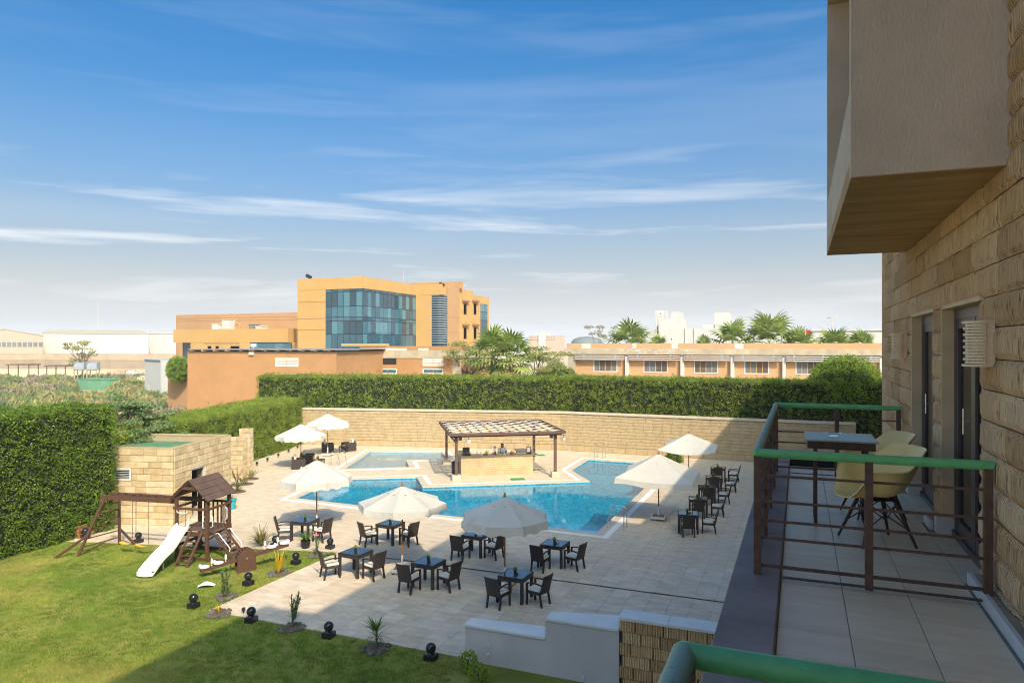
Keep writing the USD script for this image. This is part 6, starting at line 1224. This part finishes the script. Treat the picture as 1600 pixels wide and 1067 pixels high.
# ================================================================== playground
TR = math.radians(9); W_, D_t = 1.22, 1.25; TP = at(300, 875) ; tx, ty = d2(TR), d2(TR + math.pi / 2)
FLp = at(276, 872); TO = FLp
tw = thing('playhouse_tower', 'brown wooden play tower with pitched roof, ladder and climbing ramp', 'playhouse', (*TO, 0), TR)
ZPf = 1.02
for x in (0, W_):
    for y in (0, D_t): part('post', MB().bb((x - .05, y - .05, -.05), (x + .05, y + .05, 2.14)), m_brown, tw)
for k in range(9): y = .05 + k * (D_t - .1) / 9; part('deck_board', MB().bb((-.02, y + .004, ZPf - .035), (W_ + .02, y + (D_t - .1) / 9 - .004, ZPf)), m_brownroof, tw)
for y in (-.062, D_t + .022): part('frame_beam', MB().bb((-.06, y, ZPf - .19), (W_ + .06, y + .04, ZPf - .036)), m_brown, tw)
for x in (-.062, W_ + .022): part('frame_beam', MB().bb((x, .051, ZPf - .18), (x + .04, D_t - .051, ZPf - .036)), m_brown, tw)
zr0, zr1 = ZPf + .72, ZPf + .80
part('handrail', MB().bb((-.08, -.085, zr0), (W_ + .08, -.052, zr1)), m_brown, tw)
part('handrail', MB().bb((W_ + .052, -.05, zr0), (W_ + .085, D_t + .06, zr1)), m_brown, tw); part('handrail', MB().bb((-.06, D_t + .052, zr0), (W_ + .05, D_t + .085, zr1)), m_brown, tw); part('handrail', MB().bb((-.085, -.05, zr0), (-.052, D_t + .05, zr1)), m_brown, tw)
for k in range(6): x = .17 + k * .18; part('baluster', MB().bb((x - .03, D_t + .03, ZPf), (x + .03, D_t + .05, zr0 + .02)), m_brown, tw)
for k in range(4): y = .55 + k * .17; part('baluster', MB().bb((W_ + .03, y - .03, ZPf), (W_ + .05, y + .03, zr0 + .02)), m_brown, tw)
# gable roof: ridge along local y, five boards a side
ridge, eave, ov = 2.80, 2.12, .17; xm = W_ / 2
for s in (-1, 1):
    for k in range(4):
        f0, f1 = k / 4, (k + 1) / 4 + .012; p0 = np.array([xm + s * (xm + ov) * f0, 0, ridge + (eave - ridge) * f0]); p1 = np.array([xm + s * (xm + ov) * f1, 0, ridge + (eave - ridge) * f1 + .012 * 0]); nn = np.array([s * (ridge - eave), 0, xm + ov]); nn /= np.linalg.norm(nn); lift = .012 * (3 - k) / 3
        v = []
        for y in (-.20, D_t + .20):
            for p, off in ((p0, lift), (p1, lift + .014)): v += [p + [0, y, 0] + nn * off, p + [0, y, 0] + nn * (off - .022)]
        part('roof_board', MB().add(v, [[0, 2, 3], [0, 3, 1], [4, 7, 6], [4, 5, 7], [0, 4, 6], [0, 6, 2], [1, 3, 7], [1, 7, 5], [2, 6, 7], [2, 7, 3], [0, 1, 5], [0, 5, 4]]), m_brownroof, tw)
for y in (-.12, D_t + .08):
    gb_ = MB(); 
    for s in (-1, 1): gb_.bar((xm, y, ridge - .06), (xm + s * (xm + ov - .03), y, eave - .035), .04, .08, up=(0, 1, 0))
    part('gable_rafter', gb_, m_brown, tw); part('gable_tie', MB().bb((xm - .28, y - .02, ridge - .34), (xm + .28, y + .02, ridge - .24)), m_brown, tw)
# front ladder
LX = W_ * .72
ld = part('ladder', MB().bar((LX - .26, -.06, ZPf), (LX - .34, -.80, -.05), .045, .08, up=(1, 0, 0)).bar((LX + .20, -.06, ZPf), (LX + .12, -.80, -.05), .045, .08, up=(1, 0, 0)), m_brown, tw)
for k in range(5): f = (k + .6) / 5.2; p = np.array([LX - .26 - .08 * f, -.06 - .74 * f, ZPf * (1 - f) - .0]); part('rung', MB().bar(p, p + [.46, 0, 0], .07, .025), m_brown, ld)
# climbing ramp on the right side
rp = part('climbing_ramp', MB().bar((W_ + .06, .16, ZPf), (W_ + 1.0, .16, .0), .05, .08, up=(0, 1, 0)).bar((W_ + .06, .78, ZPf), (W_ + 1.0, .78, .0), .05, .08, up=(0, 1, 0)), m_brown, tw)
for k in range(8):
    f = (k + .5) / 8.3; p = np.array([W_ + .06 + .94 * f, .19, ZPf * (1 - f)]); part('ramp_board', MB().bar(p, p + [0, .56, 0], .085, .025, up=(.74, 0, .67)), m_brownroof, rp)
def grip(a, b, out): a, b, out = (np.array(q, float) for q in (a, b, out)); return part('grab_handle', MB().tube([a, a + out + (b - a) * .08, b + out - (b - a) * .08, b], .014, 6), m_whiteplastic, tw, smooth=40)
for y in (.13, .81): grip((W_ + .25, y, ZPf - .10), (W_ + .80, y, .33), (.06, 0, .07))
grip((LX - .30, -.06, ZPf + .12), (LX - .30, -.06, ZPf + .52), (0, -.08, 0)); grip((LX + .28, -.06, ZPf + .12), (LX + .28, -.06, ZPf + .52), (0, -.08, 0)); grip((W_ + .06, .12, ZPf + .12), (W_ + .06, .12, ZPf + .52), (.08, 0, 0)); grip((W_ + .06, .92, ZPf + .2), (W_ + .06, .92, ZPf + .65), (.08, 0, 0)); grip((.08, -.09, zr0 - .03), (.5, -.09, zr0 - .03), (0, -.02, -.07))
part('ground_sill', MB().bb((-.05, -.05, -.03), (W_ + .9, .03, .09)).bb((-.05, D_t, -.03), (W_ + .9, D_t + .08, .09)), m_brown, tw)
part('side_brace', MB().bar((-.0, -.0, .45), (0, D_t, .45), .04, .10).bar((.02, D_t, .12), (W_, D_t, .9), .04, .09, up=(0, 1, 0)), m_brown, tw)
# slide
sl = thing('slide', 'white plastic wavy slide leading from the play tower down to the lawn', 'slide', (*TO, 0), TR)
def loc_tw(p, z): q = p - TO; return np.array([q @ tx, q @ ty, z])
S0 = np.array([.30, -.07, ZPf + .02]); S1 = loc_tw(at(228, 893, .15), .10); hd_ = unit((S1 - S0) * [1, 1, 0]); sd = np.array([-hd_[1], hd_[0], 0]); rowsS = []
for s in np.linspace(0, 1, 34):
    z = ZPf * (1 - s) * (1 - .12 * math.sin(s * 3.1)) + .13 + .055 * math.sin(s * 11.0) * (1 - s); z = max(z, .12); c = S0 * (1 - s) + S1 * s; c[2] = z; wd = .21 + .05 * max(0, (s - .8) / .2); lip = .11 - .05 * max(0, (s - .85) / .15)
    rowsS.append([c + sd * x + [0, 0, h] for x, h in ((-wd - .05, -.04), (-wd - .04, lip), (-wd + .01, lip), (-wd + .05, .02), (0, -.015), (wd - .05, .02), (wd - .01, lip), (wd + .04, lip), (wd + .05, -.04), (0, -.10), (-wd - .05, -.04))])
part('chute', MB().grid(np.array(rowsS)[:, ::-1]), m_whiteplastic, sl, smooth=45)
a = np.linspace(-math.pi / 2, math.pi / 2, 9); e = np.array(rowsS[-1]); ctr = e.mean(0); part('run_out', MB().prism(Polygon([ctr[:2] + hd_[:2] * .16 * math.cos(q) + sd[:2] * .30 * math.sin(q) for q in a]), .035, .13), m_whiteplastic, sl)
part('support', MB().bar(S0 * .45 + S1 * .55 + [0, 0, -.35], (S0 * .45 + S1 * .55) * [1, 1, 0] + [0, 0, -.02], .04), m_whitemetal, sl)
# swing frame with monkey bars
sf = thing('monkey_bars', 'brown wooden monkey bars and swing beam beside the play tower', 'climbing frame', (*TO, 0), TR)
ZS = 2.02; XL = -3.02
for y in (.10, .62): part('beam', MB().bb((XL - .25, y - .035, ZS - .12), (W_ * .45 if y > .3 else -.052, y + .035, ZS + .03)), m_brown, sf)
for k in range(9): x = XL + .1 + k * .33; part('rung', MB().tube([(x, .10, ZS + .015), (x, .62, ZS + .015)], .02, 6), m_brown, sf)
lb_ = part('side_ladder', MB().bar((XL, .02, ZS - .05), (XL - .62, -.55, -.05), .06, .09, up=(1, 0, 0)).bar((XL, .70, ZS - .05), (XL - .30, 1.05, -.05), .06, .09, up=(1, 0, 0)), m_brown, sf)
for k in range(6): f = (k + 1) / 7; part('rung', MB().tube([(XL - .62 * f, .02 - .57 * f, (ZS - .05) * (1 - f)), (XL - .30 * f, .70 + .35 * f, (ZS - .05) * (1 - f))], .022, 6), m_brown, lb_)
part('brace_leg', MB().bar((XL - .40, -.35, .68), (XL - 1.25, -.95, -.05), .05, .08, up=(1, 0, 0)), m_brown, sf); part('brace_leg', MB().bar((XL - .2, .92, .65), (XL + .35, 1.15, -.05), .05, .08, up=(1, 0, 0)), m_brown, sf)
def swing(lab, x0, x1, y, z=.42, off=(0, 0)):
    t = thing('swing', lab, 'swing', (*TO, 0), TR)
    for x in (x0, x1): part('rope', MB().tube([(x, y, ZS - .10), (x + off[0], y + off[1], z + .03)], .010, 5), m_rust, t); part('hook', MB().tube([(x, y, ZS - .11), (x + .02, y, ZS - .16), (x, y, ZS - .20)], .012, 5), m_steel, t)
    P = np.array([[(x0 + off[0] + (x1 - x0) * s, y + off[1] + w, z - .07 * math.sin(s * math.pi)) for w in (-.07, .07)] for s in np.linspace(0, 1, 9)]); mb = MB().grid(P).grid(P[:, ::-1] - [0, 0, .02]); part('seat', mb, m_yellowplastic, t, smooth=30)
swing('yellow swing seat nearer the tall hedge', -2.45, -1.92, .12, .40); swing('yellow swing seat nearer the slide', -1.78, -1.25, .12, .36)
t = thing('trapeze', 'hanging trapeze rope bar closest to the play tower', 'swing', (*TO, 0), TR)
for x in (-.42, .02 - .12): part('rope', MB().tube([(x, .6, ZS - .1), (x, .6, .72)], .009, 5), m_rust, t)
part('bar', MB().tube([(-.46, .6, .72), (-.06, .6, .72)], .018, 6), m_yellowplastic, t)
# seesaw
SC = at(387, 887); sa = at(313, 892, .22); sb = at(450, 850.6, .62); sdir = unit(sb - sa); srz = math.atan2(sdir[1], sdir[0]); SLn = np.linalg.norm(sb - sa)
ss_ = thing('seesaw', 'brown wooden seesaw with white plastic seats and ring handles', 'seesaw', (*((sa + sb) / 2), 0), srz)
hp = [(-.33, 0), (.33, 0), (.31, .40)] + [(.31 * math.cos(a), .44 + .31 * math.sin(a)) for a in np.linspace(.1, math.pi - .1, 12)] + [(-.31, .40)]
for y in (-.17, .13):
    m = trimesh.creation.extrude_polygon(Polygon(hp), .045, engine='earcut'); v = np.array(m.vertices); part('pivot_cheek', MB().add(np.column_stack([v[:, 0] * .95, y + .045 - v[:, 2], v[:, 1] - .02]), m.faces), m_brown, ss_)
for k in range(11): a = .15 + k * (math.pi - .3) / 10; c = np.array([.305 * math.cos(a), 0, .43 + .305 * math.sin(a)]); part('pivot_slat', MB().bar(c + [0, -.125, 0], c + [0, .13, 0], .055, .03, up=(math.cos(a), 0, math.sin(a))), m_brown, ss_)
part('axle', MB().tube([(0, -.2, .43), (0, .2, .43)], .025, 8), m_steel, ss_)
sl_ = .40 / SLn; sp = lambda s: np.array([s, 0, .43 + s * sl_])
part('plank', MB().bar(sp(-SLn / 2), sp(SLn / 2), .17, .10), m_brown, ss_)
for s in (-SLn / 2 + .12, -SLn / 2 + .55, SLn / 2 - .12, SLn / 2 - .55):
    o = 1 if s < 0 else -1; c = sp(s); part('seat', MB().sphere(c + [0, 0, .085], .15, 10, (1.1, .9, .38)).sphere(c + [-o * .12, 0, .13], .09, 8, (.6, 1.2, .7)), m_whiteplastic, ss_, smooth=True)
    h = c + [o * .23, 0, .04]; part('ring_handle', MB().tube([h, h + [0, 0, .10]], .016, 6).tube([h + [0, .085 * math.sin(q), .19 - .085 * math.cos(q)] for q in np.linspace(0, 2 * math.pi, 16)], .017, 6), m_whiteplastic, ss_, smooth=True)
p = at(322, 916); a = np.linspace(0, 1, 12)
P = np.array([[(-.24 + .5 * s, w * (.05 + .09 * math.sin(s * math.pi)), .02 + .14 * math.sin(s * math.pi) * (1 if w == 0 else .55)) for w in (-1, -.5, 0, .5, 1)] for s in a]); t = thing('curved_board', 'white curved plastic piece lying on the lawn in front of the seesaw', 'toy', (*p, 0), TH + .25); part('shell', MB().grid(P[:, ::-1]), m_whiteplastic, t, smooth=True); part('edge', MB().tube(P[:, 0], .012, 5).tube(P[:, -1], .012, 5), m_whiteplastic, t)

# ball lamps on the lawn
def make_ball(label, loc, rz, group):
    t = thing('ball_lamp', label, 'garden lamp', loc, rz, group); part('base', MB().frame((-.13, -.13, -.03), (1, 0, 0), (0, 1, 0), (0, 0, 1), .26, .26, .16, .015), m_blackstone, t); part('collar', MB().lathe([(.09, .13), (.075, .175), (0, .18)], 14), m_blackstone, t, smooth=40); part('globe', MB().sphere((0, 0, .265), .125, 14), m_blackstone, t, smooth=True); return t
for px, py, lab in ((302.3, 948, 'black ball lamp alone on the lawn left of the terrace corner'), (392.6, 970, 'black ball lamp at the terrace edge right of the small yellow plant'), (513.7, 994, 'black ball lamp between the oleander shoot and the spiky yucca'), (673.4, 1029, 'black ball lamp nearest the stepped lilac wall'), (388, 913, 'black ball lamp in front of the seesaw beside the white curved toy'), (462.3, 880, 'black ball lamp right of the yellow leaved plant'), (515.9, 856.5, 'black ball lamp at the lawn corner beside the flowering shoot'), (430, 853, 'black ball lamp half hidden behind the raised end of the seesaw'), (133.3, 840, 'black ball lamp at the foot of the tall hedge'), (216.4, 847, 'black ball lamp behind the yellow swing seats'), (309, 850.5, 'black ball lamp under the play tower')):
    put('ball', make_ball, lab, (*at(px, py), 0), rf.uniform(-.2, .2), 'black ball lamps round the lawn')
p = at(122, 836); t = thing('planter_box', 'terracotta coloured square planter at the foot of the tall hedge', 'planter', (*p, 0), .2); m_terra = M('terracotta', (0.36, 0.13, 0.07), .85, .1, 6); part('box', MB().prism(Polygon([(-.42, -.42), (.42, -.42), (.42, .42), (-.42, .42)], [[(-.36, -.36), (.36, -.36), (.36, .36), (-.36, .36)]]), 0, .48), m_terra, t); part('soil', MB().bb((-.36, -.36, .05), (.36, .36, .42)), m_soil, t)
p = at(361, 795); t = thing('bucket', 'turquoise plastic pot with dry stalks beside the play tower', 'pot', (*p, 0)); part('pot', MB().lathe([(0, 0), (.17, 0), (.23, .42), (.26, .42), (.26, .47), (.22, .47), (.2, .4), (0, .4)], 18), M('turquoise_plastic', (0.02, 0.33, 0.36), .4), t, smooth=40)
def blades(mb, r, c, n, L, w, spread, up=.7, curve=.3):
    for k in range(n):
        a = r.uniform(0, 6.28); tl = r.uniform(.15, 1) * spread; d = np.array([math.cos(a) * tl, math.sin(a) * tl, up]); d = unit(d); s = np.array([-math.sin(a), math.cos(a), 0]) * w; ln = L * r.uniform(.65, 1.1); o = np.asarray(c, float)
        m1 = o + d * ln * .5; tp_ = o + d * ln + np.array([math.cos(a) * ln * curve * tl, math.sin(a) * ln * curve * tl, -curve * ln * tl]); mb.add([o - s * .6, o + s * .6, m1 - s, m1 + s, tp_], [[0, 1, 3], [0, 3, 2], [2, 3, 4]])
    return mb
rp_ = np.random.default_rng(301); part('dry_stalks', blades(MB(), rp_, (0, 0, .4), 14, .4, .01, .5), m_dryleaf, t, kind='stuff')
def stone_ring(t, r, rad, n=22):
    mb = MB()
    for k in range(n):
        a = 6.283 * k / n + r.normal(0, .08); q = rad * r.uniform(.45, 1.0); m = trimesh.creation.icosphere(1, r.uniform(.04, .075)); v = np.array(m.vertices) * [1.2, 1, .8]; v += r.normal(0, .006, v.shape); part('pebble', MB().add(v + [q * math.cos(a), q * math.sin(a), .01], m.faces), m_pebble, t)
    part('soil', MB().lathe([(rad * .8, -.01), (rad * .5, .01), (0, .02)], 14), m_soil, t)
def shoot(lab, px, py, h, stems, mat, seed, L=.16, w=.012, ring=.32, dens=26, name='oleander_shoot', low=.1):
    r = np.random.default_rng(seed); t = thing(name, lab, 'plant', (*at(px, py), 0)); st, lf = MB(), MB()
    for k in range(stems):
        a = r.uniform(0, 6.28); top = np.array([math.cos(a) * .27 * r.uniform(.3, 1) * h, math.sin(a) * .27 * h * r.uniform(.3, 1), h * r.uniform(.75, 1)]); st.tube([(0, 0, 0), top * [.3, .3, .5], top], [.014, .011, .006], 5)
        for q in range(dens):
            f = low + (1 - low) * q / dens; b = top * [f * .9, f * .9, f]; blades(lf, r, b, 2, L * (.7 + .5 * (1 - f)), w, 1.0, .75, .25)
    part('stem', st, m_bark, t); part('leaves', lf, mat, t, kind='stuff')
    if ring: stone_ring(t, r, ring)
    return t
shoot('tall thin oleander shoot in a ring of dark stones on the terrace edge', 456.4, 981, 1.0, 6, m_oleander, 311, .21, .015, .36, 15, low=.25)
shoot('leafy oleander shoot in a stone ring in front of the seesaw', 353, 932, .98, 4, m_oleander, 312, .19, .017, .32, 22, low=.02)
r = np.random.default_rng(313); t = thing('yucca', 'spiky green yucca on a short trunk in a stone ring beside the terrace', 'plant', (*at(587.5, 1014), 0)); part('trunk', MB().tube([(0, 0, 0), (.02, .01, .25), (.0, .02, .5)], [.03, .025, .03], 7), m_bark, t)
lf = blades(MB(), r, (0, .02, .42), 46, .52, .018, 1.1, .75, .1); blades(lf, r, (0, .02, .3), 14, .4, .016, 1.4, .2, .3); part('leaves', lf, m_yucca, t, kind='stuff'); stone_ring(t, r, .36)
r = np.random.default_rng(314); t = thing('yellow_plant', 'small yellowish shoot in a stone ring at the corner of the terrace', 'plant', (*at(342, 958), 0)); part('leaves', blades(MB(), r, (0, 0, 0), 22, .32, .012, .6, .8, .2), m_yellowleaf, t, kind='stuff'); stone_ring(t, r, .36)
r = np.random.default_rng(315); t = thing('yellow_plant', 'bright yellow upright bladed plant in a stone ring behind the ball lamps', 'plant', (*at(435, 896), 0)); part('leaves', blades(MB(), r, (0, 0, 0), 34, .85, .017, .55, .9, .15), m_yellowleaf, t, kind='stuff'); stone_ring(t, r, .38)
r = np.random.default_rng(316); t = thing('spiky_shrub', 'dry spiky yellow green shrub behind the seesaw', 'shrub', (*at(408, 853), 0)); lf = blades(MB(), r, (0, 0, 0), 60, .95, .016, .8, .7, .3); part('leaves', lf, m_dryleaf, t, kind='stuff'); part('green_leaves', blades(MB(), r, (0, 0, 0), 40, .8, .016, .8, .6, .35), m_yucca, t, kind='stuff'); part('stems', MB().tube([(0, 0, 0), (.1, 0, .7)], .012, 5).tube([(0, 0, 0), (-.12, .05, .8)], .012, 5), m_bark, t)
r = np.random.default_rng(317); t = thing('potted_agave', 'green agave in a black plastic pot at the lawn edge by the sunny table', 'plant', (*at(477.5, 855.5), 0)); part('pot', MB().lathe([(0, 0), (.14, 0), (.19, .28), (.17, .28), (.16, .24), (0, .24)], 14), m_black, t, smooth=40); part('leaves', blades(MB(), r, (0, 0, .22), 40, .52, .02, 1.0, .7, .35), m_yucca, t, kind='stuff')
t = shoot('small flowering oleander with pink tips next to the black potted agave', 494.6, 868, .85, 4, m_oleander, 318, .15, .012, .3, 14, low=.2); r = np.random.default_rng(319)
fm_ = MB(); [fm_.sphere((r.normal(0, .1), r.normal(0, .1), .75 + r.uniform(0, .12)), .028, 5) for _ in range(9)]; part('flowers', fm_, m_pink, t)
for px, py, lab, sd_ in ((731, 1050, 'bright green leafy shrub at the left foot of the lilac wall', 321), (747, 1072, 'bright green leafy shrub at the bottom edge before the lilac wall', 322)):
    r = np.random.default_rng(sd_); t = thing('leafy_shrub', lab, 'shrub', (*at(px, py), 0)); c = r.normal(size=(340, 3)); c /= np.linalg.norm(c, axis=1, keepdims=True); c = c * [.24, .24, .26] * (r.uniform(.3, 1, (340, 1)) ** .5) + [0, 0, .26]; part('leaves', leaf_quads(r, 340, 0, .075, .05, c, .4), m_brightleafs[1], t, kind='stuff'); part('stem', MB().tube([(0, 0, 0), (0, 0, .3)], .02, 5), m_bark, t)
for px, py, lab, sd_, h in ((370, 757, 'bare twiggy bush in front of the stone pillars', 331, .9), (391, 748, 'low dry shrub right of the tall stone pillar', 332, .45), (369, 768, 'greenish shrub at the corner of the service hut', 333, .5), (382, 756, 'low reddish dry shrub between the pillar and the terrace', 334, .4)):
    r = np.random.default_rng(sd_); t = thing('dry_shrub', lab, 'shrub', (*at(px, py), 0)); st, lf = MB(), MB()
    for k in range(16):
        a = r.uniform(0, 6.28); e = np.array([math.cos(a) * .5, math.sin(a) * .5, h * r.uniform(.5, 1.1)]) * [r.uniform(.3, 1), r.uniform(.3, 1), 1]; st.tube([(0, 0, 0), e * [.4, .4, .6], e], [.012, .008, .004], 4)
        for q in range(5): f = r.uniform(.4, 1); blades(lf, r, e * f, 2, .16, .014, 1, .5, .2)
    part('stems', st, m_bark, t); part('leaves', lf, m_dryleaf if sd_ in (331, 334) else m_acacia[1], t, kind='stuff'); part('soil', MB().lathe([(.55, -.01), (.3, .03), (0, .04)], 14), m_soil, t)
b_ = at(1053, 722); ball_bush('leafy_bush', 'small dark leafy bush behind the square white umbrella by the wall', (b_[0], b_[1]), .55, .75, 0, m_leafs[:3], 160, .1, 341)
for px, py, o in ((401.5, 727.5, 'nearest the stone pillars'), (418, 721, 'second from the pillars'), (435, 714, 'in the middle of the row'), (451, 707, 'fourth from the pillars'), (465, 701, 'last, nearest the garden wall')):
    t = thing('spotlight', 'small black ground spotlight along the diagonal hedge, ' + o, 'spotlight', (*at(px, py), 0), BA, 'ground spotlights along the hedge'); part('head', MB().box((0, 0, .17), (.13, .16, .13), .3), m_black, t); part('stake', MB().tube([(0, 0, 0), (0, 0, .12)], .02, 6), m_black, t)
p = at(380.5, 958); t = thing('spotlight', 'small black ground spotlight at the terrace corner near the yellow shoot', 'spotlight', (*p, 0)); part('head', MB().box((0, 0, .12), (.07, .09, .08), .3), m_black, t); part('stake', MB().tube([(0, 0, 0), (0, 0, .1)], .014, 6), m_black, t)

# ================================================================== balcony furniture and lamps
tb = thing('balcony_table', 'small square table with green glass top and brown iron frame on the balcony', 'table', (.05, 7.0, ZF)); X_, Y_, HZ = .60, .64, .79
part('apron', MB().bb((.02, .02, HZ - .085), (X_ - .02, Y_ - .02, HZ - .016)), m_wood, tb); part('glass_top', MB().frame((0, 0, HZ - .014), (1, 0, 0), (0, 1, 0), (0, 0, 1), X_, Y_, .014, .003), m_tglass, tb); part('metal_edge', MB().bb((-.004, -.004, HZ - .012), (X_ + .004, 0, HZ - .004)).bb((-.004, Y_, HZ - .012), (X_ + .004, Y_ + .004, HZ - .004)), m_steel, tb)
for x in (.09, X_ - .09):
    for y in (.07, Y_ - .2): part('leg', MB().bb((x - .015, y - .015, 0), (x + .015, y + .015, HZ - .085)), m_wood, tb)
t = thing('glass_ashtray', 'clear glass ashtray on the balcony table', 'ashtray', (.30, 7.32, ZF + HZ + .001), .4); part('bowl', MB().lathe([(0, 0), (.05, 0), (.068, .032), (.058, .034), (.045, .01), (0, .01)], 8), m_glassclear, t)
def shell_chair(lab, loc, face):
    t = thing('shell_chair', lab, 'chair', (*loc, ZF), face, 'yellow shell armchairs on the balcony')   # +x is where the sitter looks
    ph = np.linspace(-math.pi, math.pi, 49); tt = np.linspace(0, 1, 15)
    def rim(a):
        c, s = math.cos(a), math.sin(a); f = max(c, 0) ; bk = max(-c, 0)
        side = abs(s); x = .30 * c + .01 if c > 0 else .29 * c - .015 * bk; y = .315 * s * (1 - .12 * f)
        sm = lambda u: u * u * (3 - 2 * u)
        kf = sm(min(1, max(0, (c - .45) / .5))); kb = sm(min(1, max(0, (-c - .18) / .62)))
        z = .645 * (1 - kf) + .405 * kf; z = z * (1 - kb) + .805 * kb; return np.array([x - .045 * kb, y, z])
    P = np.zeros((len(tt), len(ph), 3))
    for j, a in enumerate(ph):
        R = rim(a); c = math.cos(a); f = max(0, c)
        for i, q in enumerate(tt):
            r_ = q ** .72; zz = .40 + (R[2] - .40) * q ** (2.3 - .3 * f) - .012 * math.sin(q * math.pi); P[i, j] = [R[0] * r_, R[1] * r_, zz]
    flare = np.array([[math.cos(a) * .018, math.sin(a) * .018, -.006] for a in ph]); P[-1] += flare
    cen = np.array([0, 0, .75]); Nn = P - cen; inn = P.copy()
    dPu = np.gradient(P, axis=0); dPv = np.gradient(P, axis=1); nn = np.cross(dPu, dPv); nn /= np.linalg.norm(nn, axis=2, keepdims=True) + 1e-9; nn[0] = [0, 0, 1]; nn = np.where((nn * (P - cen)).sum(2, keepdims=True) > 0, -nn, nn); Q = P - nn * .009
    mb = MB().grid(P).grid(Q[:, ::-1]); mb.grid(np.stack([P[-1], Q[-1]])); part('shell', mb, m_yellow, t, smooth=50)
    for sx in (-1, 1):
        for sy in (-1, 1):
            a, b = np.array([sx * .10 - .0, sy * .10, .365]), np.array([sx * .22, sy * .21, 0]); part('leg', MB().tube([a, a * .5 + b * .5, b], [.017, .015, .010], 8), m_wood, t, smooth=40); part('bracket', MB().tube([a + [0, 0, .0], a + [-sx * .03, -sy * .02, .035]], .012, 6), m_wire, t)
    w = MB()
    for sx, sy, ex, ey in ((-1, -1, 1, -1), (1, -1, 1, 1), (1, 1, -1, 1), (-1, 1, -1, -1)):
        lo_, hi_ = (lambda x, y: np.array([x * .175, y * .17, .14])), (lambda x, y: np.array([x * .11, y * .11, .33])); w.tube([hi_(sx, sy), lo_(ex, ey)], .005, 5).tube([lo_(sx, sy), hi_(ex, ey)], .005, 5)
    part('wire_struts', w, m_wire, t); part('seat_mount', MB().bb((-.12, -.12, .362), (.12, .12, .372)), m_wire, t)
    return t
shell_chair('yellow moulded shell armchair nearer the viewer behind the balcony rail', (.60, 6.66), math.radians(203))
shell_chair('paler yellow shell armchair farther away beside the balcony table', (.66, 7.70), math.radians(198))
for y, z0, lab in ((5.43, 7.36, 'slatted cream ceramic wall lamp nearer the viewer'), (9.38, 7.34, 'slatted cream ceramic wall lamp beside the farther balcony door')):
    t = thing('wall_lamp', lab, 'wall lamp', (WX - .045, y, z0)); H_ = .30; part('back_plate', MB().bb((-.005, -.085, 0), (.055, .085, H_)), m_lamp, t)
    NR = 15
    for k in range(NR):
        full = k % 2 == 0; rr_ = .105 + (.008 if k in (0, NR - 1) else 0)
        for aa in ((np.linspace(math.pi / 2, 3 * math.pi / 2, 16),) if full else (np.linspace(math.pi / 2, math.pi * .74, 5), np.linspace(math.pi * 1.1, 3 * math.pi / 2, 8))):
            mb = MB().prism(Polygon([(rr_ * math.cos(q), rr_ * math.sin(q)) for q in aa] + [((rr_ - .014) * math.cos(q), (rr_ - .014) * math.sin(q)) for q in aa[::-1]]), k * H_ / NR, (k + .74) * H_ / NR)
            part('ring', mb, m_lamp, t)
    sh_ = [(.082 * math.cos(q), .082 * math.sin(q)) for q in np.linspace(math.pi * .5, math.pi * 1.08, 9)] + [(.088 * math.cos(q), .088 * math.sin(q)) for q in np.linspace(math.pi * 1.08, math.pi * .5, 9)]
    part('inner_shade', MB().prism(Polygon(sh_), .02, H_ - .02), m_lamp, t)
    part('inner_shade', MB().prism(Polygon([(x, -y_) for x, y_ in [(.082 * math.cos(q), .082 * math.sin(q)) for q in np.linspace(math.pi * .5, math.pi * .78, 6)] + [(.088 * math.cos(q), .088 * math.sin(q)) for q in np.linspace(math.pi * .78, math.pi * .5, 6)]]).buffer(0), .021, H_ - .021), m_lamp, t)
